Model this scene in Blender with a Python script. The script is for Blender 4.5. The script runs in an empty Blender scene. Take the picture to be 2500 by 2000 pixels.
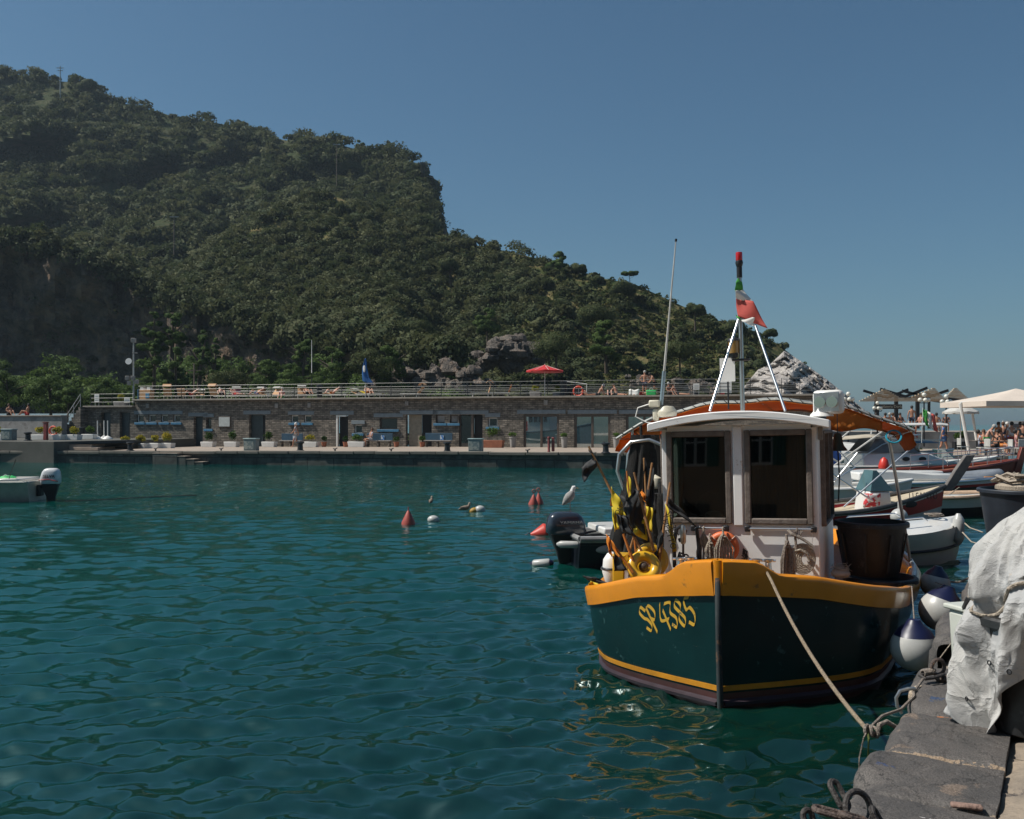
import bpy, math, random
import numpy as np
from mathutils import Vector, Matrix, noise
from mathutils.bvhtree import BVHTree
SC = bpy.context.scene
R = math.radians
rng = np.random.default_rng(7)
random.seed(7)
# ---------------------------------------------------------------- camera
F, HZ, EYE = 2300.0, 1035.0, 2.45          # focal length and horizon in photo pixels, eye height over the water
cam = bpy.data.objects.new('camera', bpy.data.cameras.new('camera'))
SC.collection.objects.link(cam); SC.camera = cam
cam.location = (0, 0, EYE); cam.rotation_euler = (R(90), 0, 0)
cam.data.sensor_width = 36; cam.data.lens = F / 2500 * 36
cam.data.shift_y = (HZ - 1000) / 2500
cam.data.clip_start = .1; cam.data.clip_end = 9000
# ---------------------------------------------------------------- sky and sun
SUN_AZ, SUN_EL = -91, 52
w = bpy.data.worlds.new('World'); SC.world = w; w.use_nodes = True
nt = w.node_tree; nt.nodes.clear()
sky = nt.nodes.new('ShaderNodeTexSky'); sky.sky_type = 'NISHITA'; sky.sun_disc = False
sky.sun_elevation = R(SUN_EL); sky.sun_rotation = R(SUN_AZ)
sky.altitude = 0; sky.air_density = 1.0; sky.dust_density = 1.5; sky.ozone_density = 4.0
bg = nt.nodes.new('ShaderNodeBackground'); bg.inputs[1].default_value = 0.053
wo = nt.nodes.new('ShaderNodeOutputWorld')
tn = nt.nodes.new('ShaderNodeMix'); tn.data_type = 'RGBA'; tn.blend_type = 'MULTIPLY'; tn.inputs[0].default_value = 1; tn.inputs[7].default_value = (.72, 1.02, 1.06, 1)
nt.links.new(sky.outputs[0], tn.inputs[6]); nt.links.new(tn.outputs[2], bg.inputs[0]); nt.links.new(bg.outputs[0], wo.inputs[0])
sl = bpy.data.lights.new('sun', 'SUN'); sl.energy = 4.3; sl.angle = R(.5); sl.color = (1, .95, .87)
so = bpy.data.objects.new('sun', sl); SC.collection.objects.link(so)
SD = Vector((math.sin(R(SUN_AZ)) * math.cos(R(SUN_EL)), math.cos(R(SUN_AZ)) * math.cos(R(SUN_EL)), math.sin(R(SUN_EL))))
so.rotation_euler = SD.to_track_quat('Z', 'Y').to_euler()
SC.view_settings.view_transform = 'Standard'; SC.view_settings.look = 'None'
SC.view_settings.gamma = 1; SC.view_settings.exposure = 0.3
SC.cycles.max_bounces = 6; SC.cycles.transparent_max_bounces = 8
SC.cycles.caustics_reflective = False; SC.cycles.caustics_refractive = False
# ---------------------------------------------------------------- projection helpers (photo pixel + depth -> metres)
def at(px, py, Y): return Vector(((px - 1250) * Y / F, Y, EYE - (py - HZ) * Y / F))
def onz(px, py, z):
    Y = F * (EYE - z) / (py - HZ); return Vector(((px - 1250) * Y / F, Y, z))
# ---------------------------------------------------------------- materials
MATS = {}
def mat(name, c, r=.6, var=.25, scale=4, bump=.0, bscale=40, metal=0, c2=None, spec=.5, sharp=None, trans=0, coat=0, stretch=None, sheen=0, subs=0, detail=4, wear=None, wscale=6, wthr=.62, aniso=None):
    if name in MATS: return MATS[name]
    m = bpy.data.materials.new(name); m.use_nodes = True; MATS[name] = m
    N = m.node_tree; b = N.nodes['Principled BSDF']; L = N.links.new
    b.inputs['Roughness'].default_value = r; b.inputs['Metallic'].default_value = metal
    b.inputs['Specular IOR Level'].default_value = spec; b.inputs['Coat Weight'].default_value = coat
    b.inputs['Coat Roughness'].default_value = .08
    if trans: b.inputs['Transmission Weight'].default_value = trans
    tc = N.nodes.new('ShaderNodeTexCoord'); mp = N.nodes.new('ShaderNodeMapping'); L(tc.outputs['Object'], mp.inputs[0])
    if stretch: mp.inputs['Scale'].default_value = stretch
    if c2 is None: c2 = tuple(x * (1 - var) for x in c)
    n = N.nodes.new('ShaderNodeTexNoise'); n.inputs['Scale'].default_value = scale; n.inputs['Detail'].default_value = detail; n.inputs['Roughness'].default_value = .62
    L(mp.outputs[0], n.inputs[0])
    rp = N.nodes.new('ShaderNodeMapRange'); rp.inputs[1].default_value = .35 if sharp is None else .5 - sharp; rp.inputs[2].default_value = .65 if sharp is None else .5 + sharp
    L(n.outputs[0], rp.inputs[0])
    mx = N.nodes.new('ShaderNodeMix'); mx.data_type = 'RGBA'; L(rp.outputs[0], mx.inputs[0])
    mx.inputs[6].default_value = (*c, 1); mx.inputs[7].default_value = (*c2, 1)
    out = mx.outputs[2]
    if wear:
        n3 = N.nodes.new('ShaderNodeTexNoise'); n3.inputs['Scale'].default_value = wscale; n3.inputs['Detail'].default_value = 8; n3.inputs['Roughness'].default_value = .7
        L(mp.outputs[0], n3.inputs[0])
        r3 = N.nodes.new('ShaderNodeMapRange'); r3.inputs[1].default_value = wthr; r3.inputs[2].default_value = wthr + .04; L(n3.outputs[0], r3.inputs[0])
        m3 = N.nodes.new('ShaderNodeMix'); m3.data_type = 'RGBA'; L(r3.outputs[0], m3.inputs[0]); L(out, m3.inputs[6]); m3.inputs[7].default_value = (*wear, 1)
        out = m3.outputs[2]
    L(out, b.inputs['Base Color'])
    if bump:
        n2 = N.nodes.new('ShaderNodeTexNoise'); n2.inputs['Scale'].default_value = bscale; n2.inputs['Detail'].default_value = 6
        L(mp.outputs[0], n2.inputs[0])
        bp = N.nodes.new('ShaderNodeBump'); bp.inputs['Strength'].default_value = bump; bp.inputs['Distance'].default_value = .02
        L(n2.outputs[0], bp.inputs['Height']); L(bp.outputs[0], b.inputs['Normal'])
    return m
def bsdf(m): return m.node_tree.nodes['Principled BSDF']
# ---------------------------------------------------------------- mesh builder
class MB:
    def __init__(s): s.V = []; s.Fc = []; s.n = 0; s.T = None
    def add(s, v, f):
        v = np.asarray(v, dtype=float).reshape(-1, 3)
        s.V.append(v)
        if isinstance(f, np.ndarray): s.Fc.append(f + s.n)
        else:
            by = {}
            for q in f: by.setdefault(len(q), []).append(q)
            for k, L in by.items(): s.Fc.append(np.array(L, dtype=np.int64) + s.n)
        s.n += len(v); return s
    def xf(s, M):
        M = np.array(M)
        s.V = [v @ M[:3, :3].T + M[:3, 3] for v in s.V]; return s
    def box(s, c, d, rz=0, M=None, taper=1):
        x, y, z = [q / 2 for q in d]
        v = np.array([(-x * 1, -y, -z), (x, -y, -z), (x, y, -z), (-x, y, -z), (-x * taper, -y * taper, z), (x * taper, -y * taper, z), (x * taper, y * taper, z), (-x * taper, y * taper, z)], dtype=float)
        if rz: v = v @ np.array([[math.cos(rz), math.sin(rz), 0], [-math.sin(rz), math.cos(rz), 0], [0, 0, 1]])
        if M is not None: v = v @ np.array(M)[:3, :3].T
        return s.add(v + np.array(c), [(0, 3, 2, 1), (4, 5, 6, 7), (0, 1, 5, 4), (1, 2, 6, 5), (2, 3, 7, 6), (3, 0, 4, 7)])
    def bar(s, p0, p1, w, h, up=(0, 0, 1)):
        p0 = Vector(p0); p1 = Vector(p1); d = (p1 - p0); u = Vector(up); sd = d.cross(u).normalized() * w / 2; uu = sd.cross(d).normalized() * h / 2
        v = [p0 - sd - uu, p0 + sd - uu, p0 + sd + uu, p0 - sd + uu, p1 - sd - uu, p1 + sd - uu, p1 + sd + uu, p1 - sd + uu]
        return s.add([tuple(q) for q in v], [(0, 1, 2, 3), (7, 6, 5, 4), (0, 4, 5, 1), (1, 5, 6, 2), (2, 6, 7, 3), (3, 7, 4, 0)])
    def rings(s, Rg, closed=True, caps=True):
        Rg = np.asarray(Rg, dtype=float); m, n = Rg.shape[:2]; f = []
        for i in range(m - 1):
            for j in range(n if closed else n - 1):
                a, b = i * n + j, i * n + (j + 1) % n
                f.append((a, b, b + n, a + n))
        if caps and closed: f.append(tuple(range(n - 1, -1, -1))); f.append(tuple(range((m - 1) * n, m * n)))
        return s.add(Rg.reshape(-1, 3), f)
    def tube(s, pts, r, n=8, caps=True, flat=1):
        P = [Vector(p) for p in pts]; m = len(P)
        rr = [r] * m if np.isscalar(r) else r
        Rg = []; up = None
        for i in range(m):
            t = (P[min(i + 1, m - 1)] - P[max(i - 1, 0)]).normalized()
            if up is None: up = Vector((0, 0, 1)) if abs(t.z) < .9 else Vector((1, 0, 0))
            sd = t.cross(up).normalized(); up = sd.cross(t).normalized()
            Rg.append([P[i] + (sd * math.cos(a) + up * math.sin(a) * flat) * rr[i] for a in [2 * math.pi * k / n for k in range(n)]])
        return s.rings([[tuple(q) for q in ring] for ring in Rg], True, caps)
    def cyl(s, p0, p1, r0, r1=None, n=12): return s.tube([p0, p1], [r0, r0 if r1 is None else r1], n)
    def lathe(s, prof, c=(0, 0, 0), n=20, M=None, caps=True, sx=1, sy=1):
        Rg = np.array([[(r * sx * math.cos(2 * math.pi * k / n), r * sy * math.sin(2 * math.pi * k / n), z) for k in range(n)] for r, z in prof])
        if M is not None: Rg = Rg @ np.array(M)[:3, :3].T
        return s.rings(Rg + np.array(c), True, caps)
    def ell(s, c, r, n=14, m=8, M=None):
        if np.isscalar(r): r = (r, r, r)
        prof = [(max(1e-4, math.sin(math.pi * i / m)), -math.cos(math.pi * i / m)) for i in range(m + 1)]
        Rg = np.array([[(a * r[0] * math.cos(2 * math.pi * k / n), a * r[1] * math.sin(2 * math.pi * k / n), z * r[2]) for k in range(n)] for a, z in prof])
        if M is not None: Rg = Rg @ np.array(M)[:3, :3].T
        return s.rings(Rg + np.array(c), True, False)
    def torus(s, c, Rr, r, M=None, n=28, m=8, a0=0, a1=2 * math.pi):
        full = abs(a1 - a0 - 2 * math.pi) < 1e-6
        k = n if full else n + 1; Rg = []
        for i in range(k):
            a = a0 + (a1 - a0) * i / n
            Rg.append([((Rr + r * math.cos(2 * math.pi * j / m)) * math.cos(a), (Rr + r * math.cos(2 * math.pi * j / m)) * math.sin(a), r * math.sin(2 * math.pi * j / m)) for j in range(m)])
        if full: Rg.append(Rg[0])
        Rg = np.array(Rg)
        if M is not None: Rg = Rg @ np.array(M)[:3, :3].T
        return s.rings(Rg + np.array(c), True, not full)
    def sheet(s, P): return s.rings(P, False, False)
    def poly(s, pts, z0, z1):
        n = len(pts); v = [(x, y, z0) for x, y in pts] + [(x, y, z1) for x, y in pts]
        return s.add(v, [tuple(range(n - 1, -1, -1)), tuple(range(n, 2 * n))] + [(i, (i + 1) % n, n + (i + 1) % n, n + i) for i in range(n)])
    def build(s, name, m, parent=None, smooth=True, bevel=0, solid=0, sub=0, world=False, ang=38, attr=None, normals=None):
        if s.V: V = np.concatenate(s.V)
        else: V = np.zeros((0, 3))
        if world and parent is not None: V = V - np.array(ORG[parent.name])
        me = bpy.data.meshes.new(name)
        me.vertices.add(len(V)); me.vertices.foreach_set('co', V.ravel())
        lt = np.concatenate([np.full(len(f), f.shape[1]) for f in s.Fc]); li = np.concatenate([f.ravel() for f in s.Fc])
        me.loops.add(len(li)); me.loops.foreach_set('vertex_index', li.astype(np.int32))
        me.polygons.add(len(lt)); ls = np.concatenate([[0], np.cumsum(lt)[:-1]])
        me.polygons.foreach_set('loop_start', ls.astype(np.int32)); me.polygons.foreach_set('loop_total', lt.astype(np.int32))
        me.update(calc_edges=True); me.validate()
        if attr is not None:
            for an, av in attr.items():
                a = me.attributes.new(an, 'FLOAT', 'POINT'); a.data.foreach_set('value', np.asarray(av, dtype=np.float32))
        if smooth: me.shade_smooth(); me.set_sharp_from_angle(angle=R(ang))
        if normals is not None: me.shade_smooth(); me.normals_split_custom_set_from_vertices(np.asarray(normals, dtype=np.float32))
        o = bpy.data.objects.new(name, me); SC.collection.objects.link(o)
        if m is not None: me.materials.append(m)
        if parent is not None: o.parent = parent; ORG[o.name] = ORG[parent.name]
        else: ORG[o.name] = (0, 0, 0)
        if solid: q = o.modifiers.new('solid', 'SOLIDIFY'); q.thickness = solid; q.offset = 0
        if bevel: q = o.modifiers.new('bevel', 'BEVEL'); q.width = bevel; q.segments = 2; q.limit_method = 'ANGLE'
        if sub: q = o.modifiers.new('sub', 'SUBSURF'); q.levels = q.render_levels = sub
        return o
ORG = {}
def thing(name, label, cat, loc=(0, 0, 0), rotz=0, group=None, rot=None):
    o = bpy.data.objects.new(name, None); SC.collection.objects.link(o); o.location = loc
    o.rotation_euler = rot if rot else (0, 0, rotz); o.empty_display_size = .1
    o['label'] = label; o['category'] = cat
    if group: o['group'] = group
    ORG[o.name] = tuple(loc); return o
def tag(o, label, cat, group=None):
    o['label'] = label; o['category'] = cat
    if group: o['group'] = group
    return o
def struct(o): o['kind'] = 'structure'; return o
def kids(o): return KID.get(o.name, [])
def copy_tree(o, loc=None, rotz=None, label=None, parent=None, scale=None, mats=None):
    c = o.copy(); SC.collection.objects.link(c); c.parent = parent
    if loc is not None: c.location = loc
    if rotz is not None: c.rotation_euler = (0, 0, rotz)
    if scale is not None: c.scale = scale if not np.isscalar(scale) else (scale,) * 3
    if label: c['label'] = label
    ORG[c.name] = tuple(c.location)
    for ch in [q for q in SC.collection.objects if q.parent == o]:
        copy_tree(ch, parent=c)
    return c
def quads(rs, C, size, out=None, k=.5):
    """leaf cards: centres C (n,3), outward directions out; returns verts, faces"""
    n = len(C); nrm = rs.normal(size=(n, 3)); nrm /= np.linalg.norm(nrm, axis=1)[:, None]
    if out is not None: nrm = nrm * (1 - k) + out * k + 1e-6; nrm /= np.linalg.norm(nrm, axis=1)[:, None]
    a = rs.normal(size=(n, 3)); u = np.cross(nrm, a); u /= np.linalg.norm(u, axis=1)[:, None]; v = np.cross(nrm, u)
    sz = (size * rs.uniform(.6, 1.35, n))[:, None]; asp = rs.uniform(.45, .9, n)[:, None]
    P = np.stack([C - u * sz, C - v * sz * asp, C + u * sz, C + v * sz * asp], 1).reshape(-1, 3)
    return P, np.arange(n * 4).reshape(n, 4)
def lumps(rs, nl, flat=.75, spread=.62):
    """centres and radii of the foliage clumps of a unit crown"""
    d = rs.normal(size=(nl, 3)); d /= np.linalg.norm(d, axis=1)[:, None]; d[:, 2] = np.abs(d[:, 2]) * .9 - .15
    c = d * rs.uniform(.3, spread, nl)[:, None]; c[:, 2] *= flat
    return c, rs.uniform(.28, .5, nl)
def crown(rs, n, size, nl=9, flat=.75, spread=.62):
    c, r = lumps(rs, nl, flat, spread); i = rs.integers(0, nl, n)
    d = rs.normal(size=(n, 3)); d /= np.linalg.norm(d, axis=1)[:, None]
    P = c[i] + d * (r[i] * rs.uniform(.75, 1.08, n))[:, None] * np.array([1, 1, .8])
    return quads(rs, P, size, d, .55)
# ================================================================ foliage materials
def leafmat(name, ca, cb, rough=.55, attr=True):
    m = bpy.data.materials.new(name); m.use_nodes = True; N = m.node_tree; b = N.nodes['Principled BSDF']; L = N.links.new
    mx = N.nodes.new('ShaderNodeMix'); mx.data_type = 'RGBA'; mx.inputs[6].default_value = (*ca, 1); mx.inputs[7].default_value = (*cb, 1)
    if attr:
        a = N.nodes.new('ShaderNodeAttribute'); a.attribute_name = 'tint'; L(a.outputs['Fac'], mx.inputs[0])
    else:
        tc = N.nodes.new('ShaderNodeTexCoord'); n = N.nodes.new('ShaderNodeTexNoise'); n.inputs['Scale'].default_value = 2.2; n.inputs['Detail'].default_value = 5
        L(tc.outputs['Object'], n.inputs[0]); q = N.nodes.new('ShaderNodeMapRange'); q.inputs[1].default_value = .38; q.inputs[2].default_value = .62; L(n.outputs[0], q.inputs[0]); L(q.outputs[0], mx.inputs[0])
    L(mx.outputs[2], b.inputs['Base Color']); b.inputs['Roughness'].default_value = .75; b.inputs['Specular IOR Level'].default_value = .12
    tr = N.nodes.new('ShaderNodeBsdfTranslucent'); L(mx.outputs[2], tr.inputs[0]); ms = N.nodes.new('ShaderNodeMixShader'); ms.inputs[0].default_value = .3
    L(b.outputs[0], ms.inputs[1]); L(tr.outputs[0], ms.inputs[2]); L(ms.outputs[0], N.nodes['Material Output'].inputs[0])
    return m
LF_WOOD = leafmat('woodland_leaves', (.045, .062, .026), (.115, .118, .055))
LF_SCRUB = leafmat('scrub_leaves', (.03, .055, .012), (.12, .105, .04))
LF_PINE = leafmat('pine_leaves', (.035, .068, .016), (.10, .145, .04), attr=False)
LF_OAK = leafmat('evergreen_leaves', (.035, .055, .02), (.10, .11, .045), attr=False)
LF_YEL = leafmat('golden_leaves', (.14, .17, .02), (.55, .42, .04), attr=False)
LF_DGR = leafmat('dark_shrub_leaves', (.02, .05, .012), (.06, .11, .02), attr=False)
LF_MID = leafmat('green_shrub_leaves', (.035, .08, .015), (.12, .19, .04), attr=False)
M_BARK = mat('bark', (.09, .065, .045), .9, bump=.5, bscale=15)
# ================================================================ hill
def interp(pts, x):
    xs = [p[0] for p in pts]; ys = [p[1] for p in pts]; return np.interp(x, xs, ys)
D2N = 1.1596
sky_pts = [(x * D2N, y * D2N) for x, y in [(-700, 60), (-300, 110), (0, 152), (60, 160), (125, 172), (185, 174), (210, 192), (265, 220), (330, 234), (365, 246), (440, 256), (500, 268), (560, 286), (600, 296), (650, 292), (720, 306), (760, 318), (820, 324), (850, 336), (885, 351), (903, 382), (915, 425), (925, 490)]]
spur_pts = [(x * D2N, y * D2N) for x, y in [(360, 600), (430, 545), (500, 497), (600, 440), (660, 412), (690, 402), (740, 430), (800, 452), (860, 470), (925, 488), (940, 498), (1000, 516), (1080, 532), (1180, 556), (1230, 580), (1290, 590), (1340, 600), (1400, 628), (1460, 655), (1520, 678), (1580, 694), (1640, 727), (1690, 765), (1740, 801), (1790, 840), (1840, 880)]]
spur_bot = [(x * D2N, y * D2N) for x, y in [(360, 640), (430, 660), (520, 700), (650, 725), (830, 735), (870, 800), (920, 880), (1900, 890)]]
cliff_top = [(x * D2N, y * D2N) for x, y in [(-700, 470), (-100, 495), (0, 505), (200, 545), (350, 575), (430, 625), (560, 665), (700, 700), (850, 715), (960, 740)]]
back_bot = [(x * D2N, y * D2N + 90) for x, y in [(-700, 500), (0, 525), (200, 565), (350, 600), (450, 600), (560, 560), (700, 520), (925, 560)]]
def fbm(x, y, z, o=4):
    return noise.fractal(Vector((x, y, z)), .7, 2.1, o, noise_basis='PERLIN_ORIGINAL')
def hillsheet(name, x0, x1, nx, ny, top, bot, ytop, ybot, amp, m, rock=False, g=1.0, big=0):
    P = np.zeros((ny + 1, nx + 1, 3))
    for i in range(nx + 1):
        px = x0 + (x1 - x0) * i / nx; ty = interp(top, px); by = interp(bot, px); Y1 = interp(ytop, px); Y0 = interp(ybot, px)
        for j in range(ny + 1):
            t = j / ny; Y = Y0 + (Y1 - Y0) * t ** g
            py = by + (ty - by) * t
            p = at(px, py, Y)
            e = min(1, 4 * (1 - t)) if not rock else 1
            d = amp * fbm(p.x / 22, p.z / 14, p.y / 40, 4) * e
            if big: d += big * noise.noise(Vector((p.x / 26 + 3, p.z / 30, 7))) * e + big * .6 * noise.noise(Vector((p.x / 13, p.z / 13, 9))) * e
            if rock:
                d += amp * .5 * abs(fbm(p.x / 5, p.z / 7, 3, 5)) + amp * .25 * noise.cell(Vector((p.x / 2.2, p.z / 3.0 + p.x / 6, 1)))
            k = (Y + d) / Y
            P[j, i] = (p.x * k, p.y * k, EYE + (p.z - EYE) * k)
    o = MB().sheet(P).build(name, m, ang=60 if not rock else 20)
    struct(o); return P
# soil and grass of the slopes
def groundmat(name, c1, c2, c3, s=.25):
    m = bpy.data.materials.new(name); m.use_nodes = True; N = m.node_tree; b = N.nodes['Principled BSDF']; L = N.links.new
    tc = N.nodes.new('ShaderNodeTexCoord')
    n = N.nodes.new('ShaderNodeTexNoise'); n.inputs['Scale'].default_value = s; n.inputs['Detail'].default_value = 8; n.inputs['Roughness'].default_value = .7; L(tc.outputs['Object'], n.inputs[0])
    r = N.nodes.new('ShaderNodeValToRGB'); e = r.color_ramp.elements; e[0].position = .38; e[0].color = (*c1, 1); e[1].position = .62; e[1].color = (*c3, 1)
    q = e.new(.5); q.color = (*c2, 1); L(n.outputs[0], r.inputs[0]); L(r.outputs[0], b.inputs['Base Color']); b.inputs['Roughness'].default_value = .95; b.inputs['Specular IOR Level'].default_value = .1
    n2 = N.nodes.new('ShaderNodeTexNoise'); n2.inputs['Scale'].default_value = s * 9; n2.inputs['Detail'].default_value = 8; L(tc.outputs['Object'], n2.inputs[0])
    bp = N.nodes.new('ShaderNodeBump'); bp.inputs['Strength'].default_value = 1; bp.inputs['Distance'].default_value = .5; L(n2.outputs[0], bp.inputs['Height']); L(bp.outputs[0], b.inputs['Normal'])
    return m
M_SOIL = groundmat('slope_soil', (.025, .038, .014), (.045, .055, .022), (.08, .075, .04))
M_GRASS = groundmat('dry_slope', (.04, .06, .018), (.09, .095, .035), (.19, .15, .07), .35)
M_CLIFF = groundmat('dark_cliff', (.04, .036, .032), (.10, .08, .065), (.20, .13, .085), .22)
M_ROCK = groundmat('pale_rock', (.24, .22, .21), (.50, .46, .43), (.62, .57, .52), .6)
PA = hillsheet('hill', -800, 1072, 90, 40, sky_pts, back_bot, [(-800, 380), (600, 330), (1072, 270)], [(-800, 210), (600, 190), (1072, 170)], 6, M_SOIL, big=26)
PB = hillsheet('hillside', 415, 2130, 110, 44, spur_pts, spur_bot, [(400, 175), (800, 205), (1070, 190), (1500, 165), (2130, 150)], [(400, 150), (800, 125), (1070, 105), (2130, 100)], 3.5, M_GRASS, big=9)
cl_top = [(x, y) for x, y in cliff_top if x < 400] + [(x, y - 8) for x, y in spur_bot if x < 1000] + [(1120, 905)]
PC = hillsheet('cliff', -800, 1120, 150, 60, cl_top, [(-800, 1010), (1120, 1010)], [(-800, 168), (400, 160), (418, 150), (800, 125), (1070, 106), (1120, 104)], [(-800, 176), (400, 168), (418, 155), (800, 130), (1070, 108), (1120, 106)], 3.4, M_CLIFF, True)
# right face of the back ridge: the sheer drop at its end
def face(name, pts_top, pts_bot, m, nx=24, ny=30, amp=2):
    P = np.zeros((ny + 1, nx + 1, 3))
    for i in range(nx + 1):
        a = Vector(pts_top[0]).lerp(Vector(pts_top[1]), i / nx); b = Vector(pts_bot[0]).lerp(Vector(pts_bot[1]), i / nx)
        for j in range(ny + 1):
            p = b.lerp(a, j / ny); d = amp * (fbm(p.y / 9, p.z / 9, p.x / 9, 5) + .5 * noise.cell(Vector((p.y / 3, p.z / 4, 1))))
            P[j, i] = (p.x + d, p.y, p.z)
    return struct(MB().sheet(P).build(name, m, ang=20))
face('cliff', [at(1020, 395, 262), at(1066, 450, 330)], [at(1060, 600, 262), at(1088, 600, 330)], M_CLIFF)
# pale headland at the right end: broken rock
def headland():
    top = [(1780, 1010), (1805, 960), (1821, 938), (1850, 903), (1880, 890), (1915, 856), (1960, 885), (2018, 926), (2075, 972), (2110, 1000), (2145, 1030)]
    nx, ny = 150, 90; P = np.zeros((ny + 1, nx + 1, 3))
    for i in range(nx + 1):
        px = 1780 + (2145 - 1780) * i / nx; ty = interp(top, px)
        for j in range(ny + 1):
            t = j / ny; Y = 92 + 24 * t; py = 1045 + (ty - 1045) * t
            p = at(px, py, Y)
            n1 = noise.noise(Vector((p.x / 5 + p.z / 6, p.z / 3.5 - p.x / 9, 1))); c1 = noise.cell(Vector((p.x / 1.7 + p.z / 2, p.z / 1.3 - p.x / 3, 5)))
            c2 = noise.cell(Vector((p.x / .7 + p.z / 1, p.z / .6 - p.x / 1.2, 9)))
            d = (n1 * 3.6 + c1 * 1.9 + c2 * .8 + 1.1 * abs(noise.noise(Vector((p.x / 1.2 + p.z * .9, p.z / 1.1 - p.x * .5, 4)))) + .9 * math.sin((p.z * .9 - p.x * .55) * 2.6 + n1 * 4)) * min(1, (1 - t) * 6 + .25)
            k = (Y + d) / Y; P[j, i] = (p.x * k, p.y * k, EYE + (p.z - EYE) * k)
    struct(MB().sheet(P).build('rocks', M_ROCK, ang=12))
headland()
# rock outcrops and scree low on the slope
def outcrop(px, py, w, h, Y, m, seed, lab, n=26):
    rs = np.random.default_rng(seed); mb = MB()
    for k in range(n):
        a = rs.normal(0, .3, 2); c = at(px + a[0] * w, py + a[1] * h, Y + rs.uniform(-1, 1)); r = rs.uniform(.5, 1.3) * w * Y / F * .14
        mb2 = MB().ell((0, 0, 0), (r * rs.uniform(.8, 1.6), r, r * rs.uniform(.5, 1)), 9, 6)
        mb2.V = [v * (1 + .35 * np.array([noise.cell(Vector(q * (2.3 / r)) + Vector((k, 0, 0))) for q in v])[:, None]) for v in mb2.V]
        mb2.xf(Matrix.Translation(c) @ Matrix.Rotation(rs.uniform(0, 3), 4, 'Z')); mb.add(mb2.V[0], [tuple(q) for q in mb2.Fc[0]])
    o = mb.build('rock_outcrop', m, ang=15); struct(o)
M_ROCK2 = groundmat('grey_brown_rock', (.09, .08, .07), (.19, .165, .145), (.26, .2, .16), .8)
outcrop(1010, 925, 130, 50, 96, M_ROCK2, 3, ''); outcrop(1130, 935, 110, 45, 95, M_ROCK2, 4, '')
outcrop(1245, 865, 130, 45, 112, M_ROCK2, 5, '', 60); outcrop(1560, 930, 60, 20, 100, M_ROCK2, 6, '', 12)
outcrop(1700, 945, 90, 30, 97, M_ROCK2, 8, '', 14)
# ---------------------------------------------------------------- the woods: one mass of crowns
def scatter(P, n, rfun, dens, nleaf, leaf, rs, nproto=7, nl=9, flat=.75, lift=.35):
    protos = [crown(rs, nleaf, 1, nl, flat) for _ in range(nproto)]
    protos = []
    for _ in range(nproto):
        c, r = lumps(rs, nl, flat); protos.append((c, r))
    Vs = []; T = []; NN = []; cnt = 0
    ny, nx = P.shape[0] - 1, P.shape[1] - 1
    while cnt < n:
        u = rs.uniform(0, nx - 1e-3); v = rs.uniform(0, ny - 1e-3); i, j = int(u), int(v)
        p = P[j, i] * (1 - (u - i)) * (1 - (v - j)) + P[j, i + 1] * (u - i) * (1 - (v - j)) + P[j + 1, i] * (1 - (u - i)) * (v - j) + P[j + 1, i + 1] * (u - i) * (v - j)
        px = 1250 + F * p[0] / p[1]; py = HZ - F * (p[2] - EYE) / p[1]
        if rs.uniform() > dens(px, py): cnt += .15; continue
        cnt += 1
        rad = rfun(px, py, rs); c, r = protos[rs.integers(nproto)]
        ang = rs.uniform(0, 6.28); ca, sa = math.cos(ang), math.sin(ang); Rm = np.array([[ca, -sa, 0], [sa, ca, 0], [0, 0, rs.uniform(.8, 1.25)]])
        k = rs.integers(0, nl, nleaf); d = rs.normal(size=(nleaf, 3)); d /= np.linalg.norm(d, axis=1)[:, None]; d[:, 2] = np.where(d[:, 2] < -.3, -d[:, 2], d[:, 2])
        C = (c[k] + d * (r[k] * rs.uniform(.7, 1.1, nleaf))[:, None]) @ Rm.T * rad + p + np.array([0, 0, rad * lift])
        q, _ = quads(rs, C, leaf, d, .78); Vs.append(q)
        nn = C - p - np.array([0, 0, rad * lift]); nn /= np.linalg.norm(nn, axis=1)[:, None] + 1e-6; nn = nn * .5 + d * .75 + rs.normal(0, .16, (nleaf, 3)); nn /= np.linalg.norm(nn, axis=1)[:, None]; NN.append(np.repeat(nn, 4, 0))
        T.append(np.repeat(np.clip(rs.uniform(0, .75) + rs.normal(0, .12, nleaf), 0, 1), 4))
    V = np.concatenate(Vs); T = np.concatenate(T)
    mb = MB(); mb.add(V, np.arange(len(V)).reshape(-1, 4)); mb.NN = np.concatenate(NN); return mb, T
rs = np.random.default_rng(11)
mb, T = scatter(PA, 3200, lambda x, y, r: r.uniform(2.2, 4.6), lambda x, y: 1, 200, .42, rs)
o = mb.build('woodland', LF_WOOD, smooth=False, attr={'tint': T}, normals=mb.NN); o['kind'] = 'stuff'; o['label'] = 'dense evergreen wood covering the high back ridge'
def densB(x, y):
    if x > 1960: return 0
    if x < 1150: return 1
    return max(.10, 1 - (x - 1150) / 380) * (1 if y > interp(spur_pts, x) + 14 else .5)
mb, T = scatter(PB, 2000, lambda x, y, r: r.uniform(1.3, 3.0) * (1 if x < 1300 else .75), densB, 230, .24, rs)
o = mb.build('woodland', LF_WOOD, smooth=False, attr={'tint': T}, normals=mb.NN); o['kind'] = 'stuff'; o['label'] = 'evergreen wood covering the nearer spur of the hill'
def densC(x, y):
    if x > 1990: return 0
    if (x > 1820 and y > 850): return .12
    if 1170 < x < 1310 and 845 < y < 895: return .08
    return 1 if x > 1050 else 0
mb, T = scatter(PB, 4200, lambda x, y, r: r.uniform(.25, 1.0), densC, 34, .17, rs, nl=5, lift=.2)
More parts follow.
